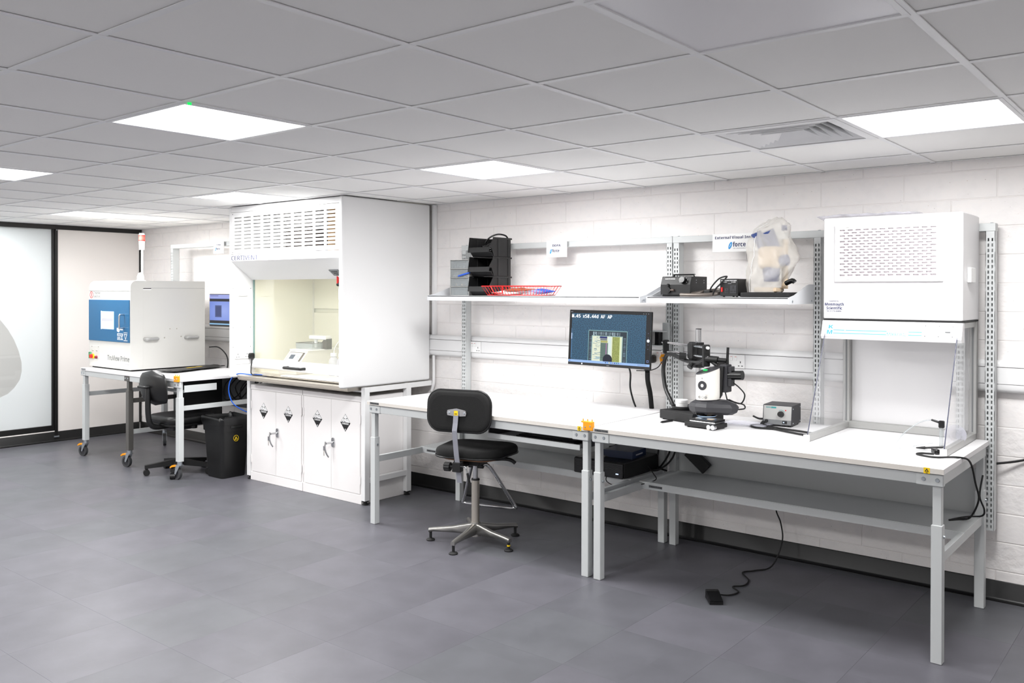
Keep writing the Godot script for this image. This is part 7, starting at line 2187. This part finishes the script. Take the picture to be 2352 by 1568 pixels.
func air_diffuser():
	var t := thing("air_diffuser", "square white ceiling air diffuser with nested louvres", "vent", Vector3(2.1, H, 1.28))
	var fr := G.new()
	for s in [-1.0, 1.0]:
		fr.box(Vector3(-0.296, -0.003, s * 0.275 - 0.021), Vector3(0.296, 0.006, s * 0.275 + 0.021), 0.002)
		fr.box(Vector3(s * 0.275 - 0.021, -0.003, -0.254), Vector3(s * 0.275 + 0.021, 0.006, 0.254), 0.002)
	part(t, "frame", fr, M.tee)
	for k in 5:
		var ro := 0.25 - 0.038 * k
		var ri := ro - 0.056
		var g := G.new()
		var bk := G.new()
		# each ring is a square of four sloping blades
		for q in 4:
			var b := Basis(Vector3.UP, PI / 2 * q)
			var a0 := b * Vector3(-ro, 0.002, ro)
			var a1 := b * Vector3(ro, 0.002, ro)
			var b1 := b * Vector3(ri, 0.056, ri)
			var b0 := b * Vector3(-ri, 0.056, ri)
			var n := (a1 - a0).cross(b0 - a0).normalized()
			if n.y > 0:
				n = -n
			g.quad(a0, a1, b1, b0, n)
			var e := Vector3(0, 0.0015, 0)
			bk.quad(a0 + e, a1 + e, b1 + e, b0 + e, -n)
			g.quad(a0, a1, a1 + e, a0 + e, b * Vector3(0, 0, 1))
		var lv := part(t, "louvre", g, M.tee)
		part(lv, "louvre_back", bk, M.tee)
	part(t, "throat", G.new().box(Vector3(-0.26, 0.09, -0.26), Vector3(0.26, 0.095, 0.26)), M.slot_dark)
	var box := G.new()
	for s in [-1.0, 1.0]:
		box.box(Vector3(-0.262, 0.006, s * 0.261 - 0.001), Vector3(0.262, 0.09, s * 0.261 + 0.001))
		box.box(Vector3(s * 0.261 - 0.001, 0.006, -0.262), Vector3(s * 0.261 + 0.001, 0.09, 0.262))
	part(t, "throat_wall", box, M.slot_dark)

func _ready():
	view()
	materials()
	glow("screen_text_glow", Color(1, 1, 1), 1.0)
	ceiling_lights()
	structure()
	# large furniture
	bench(-0.968, 0.865, "long white topped bench with the bare top behind the stool")
	bench(0.881, 2.697, "long white topped bench carrying the microscope and laminar cabinet", 0.068)
	ground_clip(Vector3(0.872, 0.862, 1.075), "orange earthing point between the two long benches")
	fume_hood()
	hood_stand()
	acid_cabinet(-2.824, -2.117, "white corrosives cabinet next to the black waste bin")
	acid_cabinet(-2.113, -1.408, "white corrosives cabinet next to the bare bench")
	xray_station()
	laminar_cabinet()
	rear_frame([-0.94, 0.845], 0.84, "grey slotted upright frame behind the bare bench")
	rear_frame([0.895, 1.805, 2.695], 0.385, "grey slotted upright frame behind the microscope bench")
	shelf(-0.955, 0.852, "grey steel shelf holding the black bins and red basket")
	shelf(0.905, 1.785, "grey steel shelf holding the light source and bagged microscope")
	trunking(-1.385, 4.6, "white dado trunking along the blockwork wall above the long benches")
	trunking(XL + 0.03, -2.87, "white dado trunking along the wall behind the x-ray cabinet")
	stool()
	office_chair()
	waste_bin()
	main_monitor()
	inspection_microscope()
	# smaller things
	wall_socket(Vector3(-0.89, 1.177, 0.05), "double socket beside the slotted upright above the bare bench")
	wall_socket(Vector3(0.745, 1.177, 0.05), "double socket behind the edge of the monitor")
	wall_socket(Vector3(1.265, 1.177, 0.05), "double socket behind the digital microscope")
	hang_sign(-0.118, 0.06, 1.85, 1.968, 0.15, "DDPA", "white DDPA station sign hung on the frame rail")
	hang_sign(1.165, 1.53, 1.852, 1.965, 0.15, "External Visual Inspection", "white External Visual Inspection sign behind the bagged microscope")
	drawer_unit()
	for k in 3:
		hopper_bin(k, ["lowest black open fronted bin of the stack", "middle black open fronted bin of the stack", "topmost black open fronted bin of the stack"][k])
	cable_coil(Vector3(-0.50, 1.585, 0.31), 0.07, 4, 0.006, 1, "black leads coiled in the lowest black bin")
	cable_coil(Vector3(-0.50, 1.724, 0.31), 0.07, 3, 0.005, 2, "black leads coiled in the middle black bin")
	cable_coil(Vector3(-0.50, 1.888, 0.31), 0.075, 6, 0.008, 3, "black leads heaped in the topmost black bin")
	single("lead_loop", "black lead arching out of the topmost bin", "cable", G.new().tube([Vector3(-0.53, 1.96, 0.34), Vector3(-0.50, 2.0, 0.32), Vector3(-0.46, 2.022, 0.28), Vector3(-0.42, 2.012, 0.24), Vector3(-0.41, 1.98, 0.22)], 0.006, 8, 6), M.black_gloss)
	basket()
	light_source()
	bagged_microscope()
	control_box()
	cabinet_contents()
	hood_contents()
	under_bench()
	air_diffuser()
